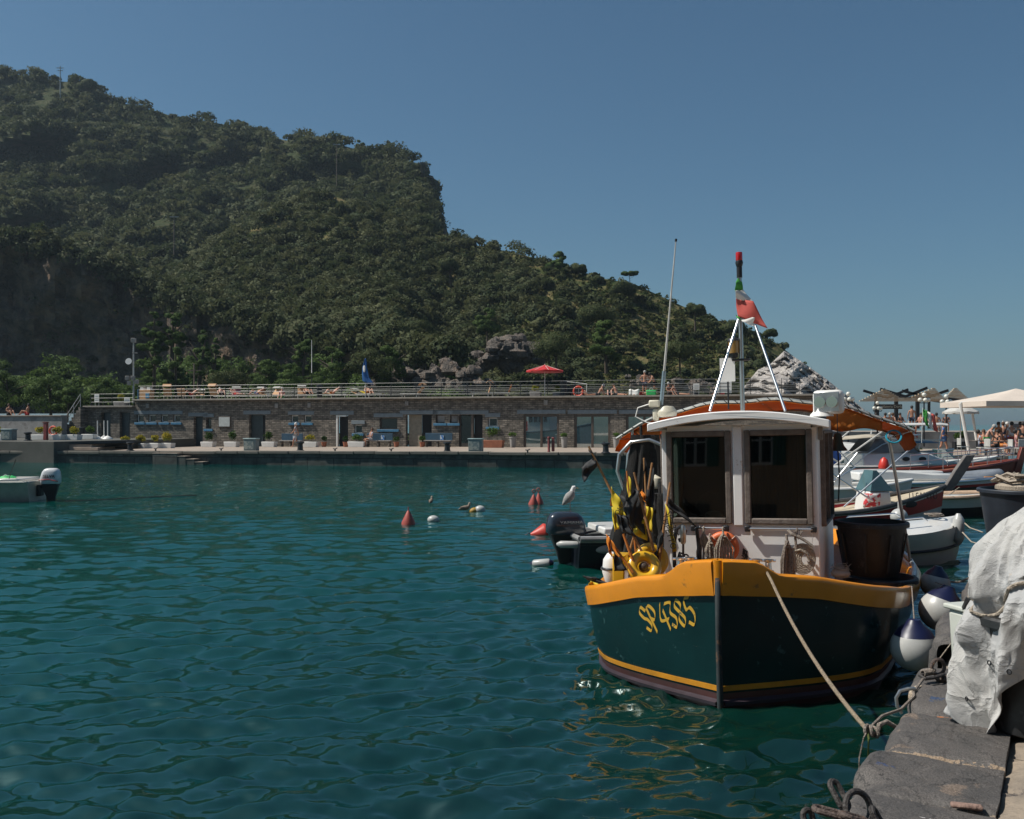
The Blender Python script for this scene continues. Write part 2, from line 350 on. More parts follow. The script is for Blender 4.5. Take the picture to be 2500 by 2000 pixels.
o = mb.build('scrub', LF_SCRUB, smooth=False, attr={'tint': T}, normals=mb.NN); o['kind'] = 'stuff'; o['label'] = 'low scrub and dry grass tufts on the open slope'
PT = np.stack([np.array([tuple(at(x, interp(cl_top, x) + dy, interp([(-800, 167), (400, 158), (418, 148), (800, 123), (1070, 104), (1120, 102)], x))) for x in np.linspace(-780, 1110, 80)]) for dy in (38, 12, -14)])
mb, T = scatter(PT, 330, lambda x, y, r: r.uniform(1.4, 3.2), lambda x, y: 1, 230, .26, rs)
o = mb.build('woodland', LF_WOOD, smooth=False, attr={'tint': T}, normals=mb.NN); o['kind'] = 'stuff'; o['label'] = 'fringe of trees overhanging the top of the dark cliff'
PF = np.stack([np.array([tuple(at(x, 1005 - dy, Yf)) for x in np.linspace(-780, 1110, 80)]) for dy, Yf in ((0, 92), (45, 104), (110, 118))])
mb, T = scatter(PF, 420, lambda x, y, r: r.uniform(1.0, 2.6), lambda x, y: (1 if (fbm(x / 110, y / 80, 5, 3) > -.05 or y > 950) else .08) * (0 if 210 < x < 330 and y < 960 else 1), 230, .17, rs)
o = mb.build('woodland', LF_PINE, smooth=False, normals=mb.NN); o['kind'] = 'stuff'; o['label'] = 'young pines and shrubs massed along the foot of the cliff'
def densD(x, y): return 1 if (fbm(x / 90, y / 60, 2, 3) > .12 or y > 940) else .03
mb, T = scatter(PC, 420, lambda x, y, r: r.uniform(.8, 2.2), densD, 90, .25, rs)
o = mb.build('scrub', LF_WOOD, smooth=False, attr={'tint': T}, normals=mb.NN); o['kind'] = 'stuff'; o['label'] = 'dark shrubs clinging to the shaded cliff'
# ---------------------------------------------------------------- single trees
def tree(name, px, pyb, pyt, w, Y, kind, label, group, seed):
    """px, bottom and top pixel, crown width in pixels, depth"""
    rs = np.random.default_rng(seed); b = at(px, pyb, Y); h = (pyb - pyt) * Y / F; cw = w * Y / F / 2 * (1.3 if Y < 130 else 1.05)
    t = thing(name, label, 'tree', b, 0, group)
    lean = rs.normal(0, .04, 2); top = np.array([lean[0] * h, lean[1] * h, h * .8])
    k = MB(); k.tube([(0, 0, -.6), (top[0] * .4, top[1] * .4, h * .4), tuple(top)], [.035 * h, .026 * h, .01 * h], 7)
    for q in range(5):
        a = rs.uniform(0, 6.28); z0 = h * rs.uniform(.3, .6); k.tube([(0, 0, z0), (math.cos(a) * cw * .4, math.sin(a) * cw * .4, z0 + h * .12), (math.cos(a) * cw * .75, math.sin(a) * cw * .75, z0 + h * .2)], [.014 * h, .01 * h, .004 * h], 5)
    k.build('trunk', M_BARK, t)
    nl = 20 if kind == 'pine' else 13
    n = int(min(8000, max(800, 3.4 * w * (pyb - pyt)))); leaf = max(.07, 2.0 * Y / F)
    if kind == 'pine':
        zc = rs.uniform(.22, .98, nl); rad = cw * np.clip(1.15 - zc * .85, .15, 1) * rs.uniform(.4, .9, nl); an = rs.uniform(0, 6.28, nl)
        c = np.stack([np.cos(an) * rad, np.sin(an) * rad, zc * h * .93], 1); r = rs.uniform(.24, .42, nl) * cw * np.clip(1.35 - zc * .8, .3, 1); fz = .6
    elif kind == 'umbrella':
        an = rs.uniform(0, 6.28, nl); rad = cw * np.sqrt(rs.uniform(0, .8, nl)); c = np.stack([np.cos(an) * rad, np.sin(an) * rad, h * .75 + rs.uniform(-.04, .1, nl) * h], 1); r = rs.uniform(.25, .4, nl) * cw; fz = .5
    else:
        c, r = lumps(rs, nl, .9, .7); c = c * np.array([cw, cw, h * .52]) + np.array([0, 0, h * .52]); r = r * cw * .95; fz = .85
    c[:, :2] += np.outer(c[:, 2] / h, lean * h)
    i = rs.choice(nl, n, p=r ** 2 / (r ** 2).sum()); d = rs.normal(size=(n, 3)); d /= np.linalg.norm(d, axis=1)[:, None]
    C = c[i] + d * (r[i] * rs.uniform(.6, 1.12, n))[:, None] * np.array([1, 1, fz])
    q, f = quads(rs, C, leaf, d, .75)
    nn = (C - np.array([0, 0, h * .5])); nn /= np.linalg.norm(nn, axis=1)[:, None] + 1e-6; nn = nn * .35 + d * .8 + rs.normal(0, .18, (n, 3)); nn /= np.linalg.norm(nn, axis=1)[:, None]
    MB().add(q, f).build('crown', LF_PINE if kind != 'oak' else LF_OAK, t, smooth=False, normals=np.repeat(nn, 4, 0))
    return t
G1 = 'pines at the foot of the cliff'; G2 = 'trees along the right ridge'; G3 = 'trees on the lower slope'; G4 = 'trees on the skyline of the high ridge'
TR = [
 ('pine_tree', 20, 1012, 905, 110, 84, 'pine', 'bright green pine at the left frame edge behind the concrete wall', G1),
 ('pine_tree', 125, 1015, 908, 120, 83, 'pine', 'broad green pine behind the concrete wall and the two seated bathers', G1),
 ('pine_tree', 165, 1015, 945, 80, 80, 'pine', 'low green pine just left of the stone stairs', G1),
 ('pine_tree', 247, 985, 925, 72, 88, 'pine', 'round green pine behind the low left end of the stone building', G1),
 ('pine_tree', 375, 965, 815, 50, 92, 'pine', 'slim pine just right of the floodlight mast', G1),
 ('pine_tree', 420, 900, 730, 60, 100, 'pine', 'tall pine high on the dark cliff right of the floodlight mast', G1),
 ('pine_tree', 372, 880, 752, 55, 100, 'pine', 'pine on the dark cliff directly behind the floodlight mast', G1),
 ('pine_tree', 430, 970, 840, 60, 94, 'pine', 'narrow pine left of the wooden cross post', G1),
 ('pine_tree', 483, 960, 795, 48, 98, 'pine', 'pointed pine rising behind the wooden cross post', G1),
 ('cypress_tree', 521, 960, 810, 30, 96, 'pine', 'slender dark cypress right of the wooden cross post', G1),
 ('pine_tree', 550, 975, 898, 90, 88, 'oak', 'wide low round tree behind the sun loungers left of the flag', G1),
 ('pine_tree', 655, 975, 870, 85, 90, 'pine', 'layered pine behind the hooded sun loungers', G1),
 ('pine_tree', 715, 975, 900, 90, 88, 'pine', 'low spreading pine left of the thin white pole', G1),
 ('pine_tree', 738, 940, 820, 70, 97, 'pine', 'pine standing just behind the thin white pole', G1),
 ('pine_tree', 815, 975, 838, 85, 92, 'pine', 'tall full pine between the white pole and the blue flag', G1),
 ('pine_tree', 900, 970, 830, 100, 92, 'oak', 'wide pine crown directly behind the blue flag', G1),
 ('pine_tree', 955, 975, 835, 80, 93, 'pine', 'green pine right of the blue flag', G1),
 ('pine_tree', 1015, 860, 770, 90, 118, 'oak', 'round bright green pine above the rock outcrop', G3),
 ('pine_tree', 1040, 905, 825, 90, 105, 'oak', 'dense pine right above the grey rock outcrop', G3),
 ('pine_tree', 1100, 700, 610, 60, 165, 'oak', 'evergreen on the spur below the sheer drop', G3),
 ('pine_tree', 1190, 830, 745, 70, 125, 'pine', 'conical pine above the grey scree', G3),
 ('oak_tree', 1358, 905, 800, 110, 104, 'oak', 'large dark evergreen right of the grey scree above the red umbrella', G3),
 ('oak_tree', 1460, 820, 735, 80, 125, 'oak', 'dark evergreen in the middle of the open slope', G3),
 ('pine_tree', 1480, 900, 770, 70, 108, 'pine', 'pine with a bare trunk left of the boat aerial', G3),
 ('oak_tree', 1660, 900, 825, 75, 104, 'oak', 'round green bush tree between the aerial and the mast legs', G3),
 ('pine_tree', 1365, 680, 605, 60, 170, 'pine', 'pointed tree on the ridge top, tallest of the right ridge', G2),
 ('oak_tree', 1412, 685, 632, 46, 168, 'oak', 'rounded tree on the ridge just left of the bare crest', G2),
 ('pine_tree', 1538, 690, 662, 40, 163, 'umbrella', 'tiny flat topped pine alone on the bare crest', G2),
 ('oak_tree', 1520, 745, 680, 74, 155, 'oak', 'wide dark bush tree below the lone flat topped pine', G2),
 ('oak_tree', 1462, 705, 672, 44, 164, 'oak', 'small rounded tree left of the lone flat topped pine', G2),
 ('pine_tree', 1697, 800, 728, 54, 145, 'oak', 'dark pine on the ridge between aerial and mast', G2),
 ('pine_tree', 1795, 840, 770, 60, 142, 'oak', 'pine on the ridge behind the mast', G2),
 ('pine_tree', 1880, 830, 802, 40, 140, 'oak', 'last small tree on the ridge right of the flag', G2),
 ('oak_tree', 215, 235, 190, 50, 335, 'oak', 'bushy tree on the highest skyline right of the utility pole', G4),
 ('oak_tree', 8, 200, 162, 34, 345, 'oak', 'tree top on the skyline at the left frame edge', G4),
 ('pine_tree', 720, 380, 325, 50, 320, 'pine', 'pointed tree on the skyline of the high ridge', G4),
 ('pine_tree', 880, 390, 340, 36, 300, 'pine', 'narrow pine on the high skyline before the ridge end', G4),
 ('pine_tree', 930, 405, 360, 56, 290, 'umbrella', 'flat topped pine near the end of the high ridge', G4),
 ('oak_tree', 1010, 440, 395, 60, 272, 'oak', 'rounded tree on the shoulder above the sheer drop', G4),
 ('oak_tree', 975, 580, 520, 62, 195, 'oak', 'round tree crown at the foot of the sheer drop', G4),
]
for i, a in enumerate(TR): tree(*a, seed=100 + i)
M_STEEL = mat('steel', (.55, .55, .54), .3, .15, metal=.9, bump=.05)
M_GALV = mat('galvanised', (.42, .42, .41), .55, .25, metal=.4)
M_DWOOD = mat('weathered_post', (.17, .13, .1), .85, .4, bump=.4)
t = thing('utility_pole', 'thin utility pole on the highest skyline at the left', 'pole', at(147, 232, 325))
MB().cyl((0, 0, -1), (0, 0, 10), .22, .15, 7).build('pole', M_GALV, t); MB().bar((-1.3, 0, 9.3), (1.2, 0, 9.3), .2, .2).bar((-.9, 0, 8.4), (.9, 0, 8.4), .18, .18).build('crossarm', M_GALV, t)
for px, py, h, Y, lb in [(822, 800, 130, 260, 'utility pole rising from the woods by the dirt clearing'), (425, 580, 90, 205, 'utility pole in the dark valley of the wooded hill')]:
    t = thing('utility_pole', lb, 'pole', at(px, py if px > 500 else 600, Y) if px < 500 else at(822, 455, Y))
    MB().cyl((0, 0, -2), (0, 0, h * Y / F * .8), .13, .1, 7).build('pole', M_DWOOD, t); MB().bar((-1, 0, h * Y / F * .78), (1, 0, h * Y / F * .78), .15, .15).build('crossarm', M_GALV, t)
# ================================================================ water
def water():
    rs = np.random.default_rng(5)
    ys = [1.2]
    while ys[-1] < 75: ys.append(ys[-1] * 1.0056 + .003)
    ys = np.array(ys); nx = 860; tt = np.linspace(-1.05, 1.05, nx)
    X = np.outer(ys, tt); Y = np.repeat(ys[:, None], nx, 1)
    Z = np.zeros_like(X)
    base = R(96)
    for k in range(130):
        lam = .085 * (1.05 / .085) ** rs.uniform(); kk = 2 * math.pi / lam; th = base + rs.normal(0, .46); ph = rs.uniform(0, 6.28)
        a = .0050 * lam ** .82 * (1.25 if .2 < lam < .7 else .75)
        fade = np.clip(1.4 - ys / (lam * 55), 0, 1)[:, None]
        q = kk * (X * math.cos(th) + Y * math.sin(th)) + ph + .9 * np.sin(kk * .31 * (X * math.sin(th) - Y * math.cos(th)) + ph * 2)
        Z += a * fade * (np.sin(q) + .28 * np.cos(2 * q))
    # disturbed water by the boat's bow
    d = np.exp(-(((X - .95) / .75) ** 2 + ((Y - 8.9) / 1.0) ** 2))
    for k in range(26):
        lam = rs.uniform(.07, .22); kk = 6.283 / lam; th = rs.uniform(0, 6.28); Z += d * .0016 * np.sin(kk * (X * math.cos(th) + Y * math.sin(th)) + rs.uniform(0, 6))
    P = np.stack([X, Y, Z], -1)
    m = bpy.data.materials.new('sea_water'); m.use_nodes = True; N = m.node_tree; L = N.links.new; N.nodes.remove(N.nodes['Principled BSDF'])
    tc = N.nodes.new('ShaderNodeTexCoord'); df = N.nodes.new('ShaderNodeBsdfDiffuse'); gl = N.nodes.new('ShaderNodeBsdfGlossy'); gl.inputs['Roughness'].default_value = .02; gl.inputs[0].default_value = (.78, .98, 1, 1); tp = N.nodes.new('ShaderNodeBsdfTransparent'); tp.inputs[0].default_value = (.55, .8, .72, 1)
    n0 = N.nodes.new('ShaderNodeTexNoise'); n0.inputs['Scale'].default_value = .12; n0.inputs['Detail'].default_value = 3; L(tc.outputs['Object'], n0.inputs[0])
    # body colour darkened toward bow and quay, painting in hull reflection and shade
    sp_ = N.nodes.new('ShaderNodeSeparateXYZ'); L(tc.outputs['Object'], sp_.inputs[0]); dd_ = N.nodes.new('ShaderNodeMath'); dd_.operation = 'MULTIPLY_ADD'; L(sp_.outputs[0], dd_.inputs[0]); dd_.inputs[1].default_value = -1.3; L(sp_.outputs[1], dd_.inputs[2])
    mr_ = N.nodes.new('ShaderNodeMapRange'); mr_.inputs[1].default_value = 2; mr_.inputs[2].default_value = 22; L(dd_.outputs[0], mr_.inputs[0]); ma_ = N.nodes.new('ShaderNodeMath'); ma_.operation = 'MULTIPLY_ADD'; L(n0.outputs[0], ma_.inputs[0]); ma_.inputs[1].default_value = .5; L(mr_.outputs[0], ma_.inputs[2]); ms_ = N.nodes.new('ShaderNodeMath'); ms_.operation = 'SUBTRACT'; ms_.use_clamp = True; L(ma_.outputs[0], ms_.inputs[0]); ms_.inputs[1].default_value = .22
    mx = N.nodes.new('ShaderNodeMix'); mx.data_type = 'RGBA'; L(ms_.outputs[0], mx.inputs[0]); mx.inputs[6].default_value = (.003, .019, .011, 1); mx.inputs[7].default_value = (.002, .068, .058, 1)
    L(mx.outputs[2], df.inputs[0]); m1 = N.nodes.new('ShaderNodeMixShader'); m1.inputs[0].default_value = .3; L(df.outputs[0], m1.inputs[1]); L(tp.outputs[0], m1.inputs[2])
    fr = N.nodes.new('ShaderNodeFresnel'); fr.inputs[0].default_value = 2.0; m2 = N.nodes.new('ShaderNodeMixShader'); L(fr.outputs[0], m2.inputs[0]); L(m1.outputs[0], m2.inputs[1]); L(gl.outputs[0], m2.inputs[2]); L(m2.outputs[0], N.nodes['Material Output'].inputs[0])
    mp = N.nodes.new('ShaderNodeMapping'); mp.inputs['Rotation'].default_value = (0, 0, R(6)); mp.inputs['Scale'].default_value = (.8, 2.0, 1); L(tc.outputs['Object'], mp.inputs[0])
    prev = None
    for sc_, st, ds in ((1.6, .35, .03), (4.5, .5, .02), (26, .5, .005)):
        n = N.nodes.new('ShaderNodeTexNoise'); n.inputs['Scale'].default_value = sc_; n.inputs['Detail'].default_value = 3; n.inputs['Distortion'].default_value = .6; L(mp.outputs[0], n.inputs[0])
        bp = N.nodes.new('ShaderNodeBump'); bp.inputs['Strength'].default_value = st; bp.inputs['Distance'].default_value = ds; L(n.outputs[0], bp.inputs['Height'])
        if sc_ > 4:      # wind ripples grow away from the sheltered quay
            fm = N.nodes.new('ShaderNodeMapRange'); fm.inputs[1].default_value = 7; fm.inputs[2].default_value = 30; fm.inputs[3].default_value = .03 if sc_ > 20 else .12; fm.inputs[4].default_value = st; L(sp_.outputs[1], fm.inputs[0]); L(fm.outputs[0], bp.inputs['Strength'])
        if prev: L(prev.outputs[0], bp.inputs['Normal'])
        prev = bp
    for q_ in (gl, fr): L(prev.outputs[0], q_.inputs['Normal'])
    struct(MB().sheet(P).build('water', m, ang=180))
    struct(MB().add([(-90, -2, -3.2), (90, -2, -3.2), (90, 78, -3.2), (-90, 78, -3.2)], [(0, 1, 2, 3)]).build('seabed', mat('seabed_weed', (.02, .035, .02), .9, .6, scale=.8)))
    # open sea further out
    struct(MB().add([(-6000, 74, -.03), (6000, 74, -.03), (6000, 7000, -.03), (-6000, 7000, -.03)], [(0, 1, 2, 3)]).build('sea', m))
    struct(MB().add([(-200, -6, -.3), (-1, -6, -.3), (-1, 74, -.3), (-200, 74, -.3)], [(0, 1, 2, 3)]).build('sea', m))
water()
# ================================================================ far quay and stone building
A = Vector((-32.5, 74.0, 0)); Dv = Vector((.963, -.27, 0)).normalized(); Nv = Vector((Dv.y, -Dv.x, 0))   # Nv points to the camera side
QROT = math.atan2(Dv.y, Dv.x)
def fu(px, off=0):
    """u coordinate along the facade for a photo column, on the plane 'off' metres in front of the facade"""
    k = (px - 1250) / F; a = A + Nv * off
    return (k * a.y - a.x) / (Dv.x - k * Dv.y)
def fp(u, off, z): p = A + Dv * u + Nv * off; return Vector((p.x, p.y, z))
def fz(px, py, off=0):
    p = fp(fu(px, off), off, 0); return EYE - (py - HZ) * p.y / F
def deckz(u): return float(np.interp(u, [-3, 4, 28, 60], [.66, .70, .84, .86]))
EDGE = 13.2   # quay edge distance in front of the facade
def edgeoff(u): return float(np.interp(u, [0, 44], [13.6, 11.4]))
M_PAVE = mat('quay_paving', (.36, .29, .23), .85, .3, scale=1.2, bump=.4, bscale=6, c2=(.26, .21, .17))
def stonemat(name, cols, sx, sz, mortar=.02, off=.5):
    m = bpy.data.materials.new(name); m.use_nodes = True; N = m.node_tree; b = N.nodes['Principled BSDF']; L = N.links.new
    tc = N.nodes.new('ShaderNodeTexCoord'); sp = N.nodes.new('ShaderNodeSeparateXYZ'); cb = N.nodes.new('ShaderNodeCombineXYZ')
    L(tc.outputs['Object'], sp.inputs[0]); L(sp.outputs[0], cb.inputs[0]); L(sp.outputs[2], cb.inputs[1])
    nz = N.nodes.new('ShaderNodeTexNoise'); nz.inputs['Scale'].default_value = 1.1; nz.inputs['Detail'].default_value = 4; L(tc.outputs['Object'], nz.inputs[0])
    va = N.nodes.new('ShaderNodeVectorMath'); va.operation = 'MULTIPLY_ADD'; L(nz.outputs['Color'], va.inputs[0]); va.inputs[1].default_value = (.12, .12, 0); L(cb.outputs[0], va.inputs[2])
    br = N.nodes.new('ShaderNodeTexBrick'); L(va.outputs[0], br.inputs[0]); br.inputs['Scale'].default_value = 1; br.inputs['Brick Width'].default_value = sx; br.inputs['Row Height'].default_value = sz
    br.inputs['Mortar Size'].default_value = mortar; br.inputs['Color1'].default_value = (*cols[0], 1); br.inputs['Color2'].default_value = (*cols[1], 1); br.inputs['Mortar'].default_value = (*cols[2], 1); br.inputs['Bias'].default_value = 0
    n2 = N.nodes.new('ShaderNodeTexNoise'); n2.inputs['Scale'].default_value = 2.6; n2.inputs['Detail'].default_value = 6; L(tc.outputs['Object'], n2.inputs[0])
    mr = N.nodes.new('ShaderNodeMapRange'); mr.inputs[1].default_value = .3; mr.inputs[2].default_value = .7; mr.inputs[3].default_value = .5; mr.inputs[4].default_value = 1.35; L(n2.outputs[0], mr.inputs[0])
    mx = N.nodes.new('ShaderNodeMix'); mx.data_type = 'RGBA'; mx.blend_type = 'MULTIPLY'; mx.inputs[0].default_value = 1; L(br.outputs[0], mx.inputs[6]); L(mr.outputs[0], mx.inputs[7])
    L(mx.outputs[2], b.inputs['Base Color']); b.inputs['Roughness'].default_value = .9
    bp = N.nodes.new('ShaderNodeBump'); bp.inputs['Strength'].default_value = .9; bp.inputs['Distance'].default_value = .05; bp.invert = True; L(br.outputs['Fac'], bp.inputs['Height']); L(bp.outputs[0], b.inputs['Normal'])
    return m
M_STONE = stonemat('rubble_stone', ((.28, .235, .19), (.13, .11, .09), (.10, .09, .075)), .36, .13)
M_QUAYW = stonemat('quay_face_stone', ((.075, .08, .07), (.05, .055, .05), (.025, .025, .025)), 1.6, .5, .03)
M_CONC = mat('concrete', (.33, .31, .29), .9, .3, scale=1.5, bump=.3, bscale=12, wear=(.2, .18, .17), wscale=1.2, wthr=.55)
M_SLATE = mat('slate_lintel', (.2, .23, .25), .7, .2, bump=.2)
M_BLUE = mat('blue_paint', (.06, .2, .34), .5, .25)
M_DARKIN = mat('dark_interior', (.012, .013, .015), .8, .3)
M_WHITE = mat('white_paint', (.78, .76, .72), .45, .12, scale=2)
M_GLASS = mat('dark_window_glass', (.02, .03, .035), .03, .1, spec=1)
M_BROWN = mat('brown_frame', (.09, .065, .05), .5, .25)
M_TERRA = mat('terracotta', (.36, .13, .07), .8, .25, bump=.2)
M_BLACK = mat('black_metal', (.025, .025, .027), .45, .2, metal=.3)
def strip(name, us, offs, zf, m, thick):
    P = [[tuple(fp(u, o(u) if callable(o) else o, zf(u))) for u in us] for o in offs]
    return MB().sheet(P)
us = np.linspace(-3.2, 62, 60)
# deck, its stone edging and the wall down into the water
struct(strip('quay', us, [-.4, 0, 5, lambda u: edgeoff(u) - .5], deckz, None, 0).build('quay', M_PAVE))
mb = MB(); k = -3.2
rs = np.random.default_rng(3)
while k < 62:
    ln = rs.uniform(1.1, 2.3); e0, e1 = edgeoff(k), edgeoff(k + ln); z = deckz(k + ln / 2) + rs.uniform(.0, .03); jit = rs.uniform(-.05, .04)
    a, b_ = fp(k + .015, e0 + jit, 0), fp(k + ln - .015, e1 + jit, 0); c, d = fp(k + ln - .015, e1 - .55, 0), fp(k + .015, e0 - .55, 0)
    mb.poly([(a.x, a.y), (b_.x, b_.y), (c.x, c.y), (d.x, d.y)], z - .17, z + .012); k += ln
struct(mb.build('quay', mat('quay_edge_stone', (.19, .17, .14), .85, .35, scale=.8, bump=.4, bscale=8), bevel=.03))
qw = MB(); P = [[tuple(fp(u, edgeoff(u) - .12, z)) for u in us] for z in (-1.5, .0, .5, .8)]
qw.sheet(P); o = struct(qw.build('quay', M_QUAYW))
# quay steps cut into the water side
for i in range(4):
    u0 = fu(388 + i * 20, 12.6); z = deckz(u0) - .12 - i * .17
    c = fp(u0 + .9, edgeoff(u0) + .12, z / 2 - .3); struct(MB().box((0, 0, 0), (1.7, .6, z + .6), QROT).xf(Matrix.Translation(c)).build('quay_step', M_QUAYW)); struct(MB().box((0, 0, 0), (1.72, .64, .04), QROT).xf(Matrix.Translation((c.x, c.y, z + .02))).build('quay_step', M_PAVE))
# upper quay at the far left
uL = fu(185, 11.5)
pts = [fp(-60, 11.8, 0), fp(uL, 13.4, 0), fp(uL + 1.0, 0, 0), fp(-60, -1, 0)]
struct(MB().poly([(p.x, p.y) for p in pts], -1.5, 1.34).build('quay', mat('upper_quay_concrete', (.11, .105, .09), .9, .4, scale=.6, bump=.3), bevel=.04))
for i in range(3):
    z = 1.34 - .2 * (i + 1); c0 = fp(uL, 13.2 - 1.0 * i, 0); 
    pts = [fp(uL, 12.2, 0), fp(uL + 1.6 + .5 * i, 12.0, 0), fp(fu(292, 5) + .5 * i, 4.5, 0), fp(uL + .5, 4.5, 0)]
    struct(MB().poly([(p.x, p.y) for p in pts], .2, z).build('quay_step', M_PAVE, bevel=.02))
# ---------------------------------------------------------------- stone building
u0b, u1b = fu(207), fu(1990)
ZR, ZL = 4.22, 4.02
uc = fu(330)
bld = thing('stone_building', 'long low rubble stone building with a terrace roof along the far quay', 'building', fp(u0b, 0, .6), QROT)
def bl2(u, off, z): return (u - u0b, -off, z - .6)     # building-local
# openings: px0, px1, py0, py1, kind
OPEN = [(247, 270, 1007, 1075, 'door'), (292, 317, 1007, 1070, 'door2'),
        (334, 351, 1013, 1031, 'win'), (362, 380, 1013, 1031, 'win'), (393, 410, 1013, 1031, 'win'), (423, 440, 1013, 1031, 'win'),
        (473, 495, 1018, 1086, 'door'), (503, 516, 1020, 1047, 'slot'),
        (608, 648, 1013, 1088, 'door'), (710, 728, 1014, 1032, 'win'), (742, 760, 1014, 1032, 'win'),
        (820, 850, 1014, 1088, 'doorw'), (865, 884, 1037, 1058, 'win'), (927, 970, 1020, 1048, 'wide'),
        (991, 1054, 1013, 1090, 'porch'), (1064, 1086, 1013, 1033, 'winc'), (1098, 1118, 1013, 1033, 'winc'),
        (1120, 1178, 1013, 1090, 'glassdoor'), (1192, 1214, 1020, 1042, 'win'),
        (1278, 1365, 1012, 1091, 'patio'), (1402, 1490, 1012, 1092, 'patio'), (1528, 1618, 1012, 1092, 'patio')]
mb = MB(); us_ = [u0b, uc]; ops = []
for x0, x1, y0, y1, kd in OPEN:
    ua, ub = fu(x0), fu(x1); zt, zb = fz((x0 + x1) / 2, y0), max(fz((x0 + x1) / 2, y1), .55)
    if kd in ('door', 'door2', 'doorw', 'porch', 'glassdoor', 'patio'): zb = .6
    ops.append((ua, ub, zb, zt, kd))
ops.sort()
def wallrect(ua, ub, za, zb):
    if ub - ua > 1e-3 and zb - za > 1e-3: mb.add([bl2(ua, 0, za), bl2(ub, 0, za), bl2(ub, 0, zb), bl2(ua, 0, zb)], [(0, 1, 2, 3)])
cur = u0b
for ua, ub, zb, zt, kd in ops:
    topz = (3.74 if (ua + ub) / 2 < uc else ZR)
    if cur < uc < ua: wallrect(cur, uc, .3, 3.74); wallrect(uc, ua, .3, ZR)
    else: wallrect(cur, ua, .3, topz)
    wallrect(ua, ub, .3, zb); wallrect(ua, ub, zt, topz)
    # reveals
    dp = .35
    for q in ([bl2(ua, 0, zb), bl2(ua, 0, zt), bl2(ua, -dp, zt), bl2(ua, -dp, zb)], [bl2(ub, 0, zt), bl2(ub, 0, zb), bl2(ub, -dp, zb), bl2(ub, -dp, zt)], [bl2(ua, 0, zt), bl2(ub, 0, zt), bl2(ub, -dp, zt), bl2(ua, -dp, zt)], [bl2(ub, 0, zb), bl2(ua, 0, zb), bl2(ua, -dp, zb), bl2(ub, -dp, zb)]):
        mb.add(q, [(0, 1, 2, 3)])
    cur = ub
wallrect(cur, u1b, .3, ZR)
L_ = u1b - u0b; DP = 16
mb.add([(0, 0, -.3), (0, DP, -.3), (0, DP, 3.14), (0, 0, 3.14)], [(0, 1, 2, 3)]); mb.add([(L_, 0, -.3), (L_, DP, -.3), (L_, DP, ZR - .6), (L_, 0, ZR - .6)], [(3, 2, 1, 0)])
mb.add([bl2(uc, 0, 3.7), bl2(uc, -DP, 3.7), bl2(uc, -DP, ZR), bl2(uc, 0, ZR)], [(0, 1, 2, 3)])
mb.build('wall', M_STONE, bld, smooth=False)
M_ROOF = mat('terrace_floor', (.3, .27, .23), .9, .25, bump=.2)
mb = MB(); mb.box((L_ / 2 + (uc - u0b) / 2, DP / 2 - .14, ZR - .6 + .06), (L_ - (uc - u0b) + .1, DP + .4, .12)); mb.box(((uc - u0b) / 2, DP / 2 - .12, 3.74 - .6 + .06), (uc - u0b - .06, DP + .34, .12))
mb.build('roof', M_ROOF, bld, bevel=.02)
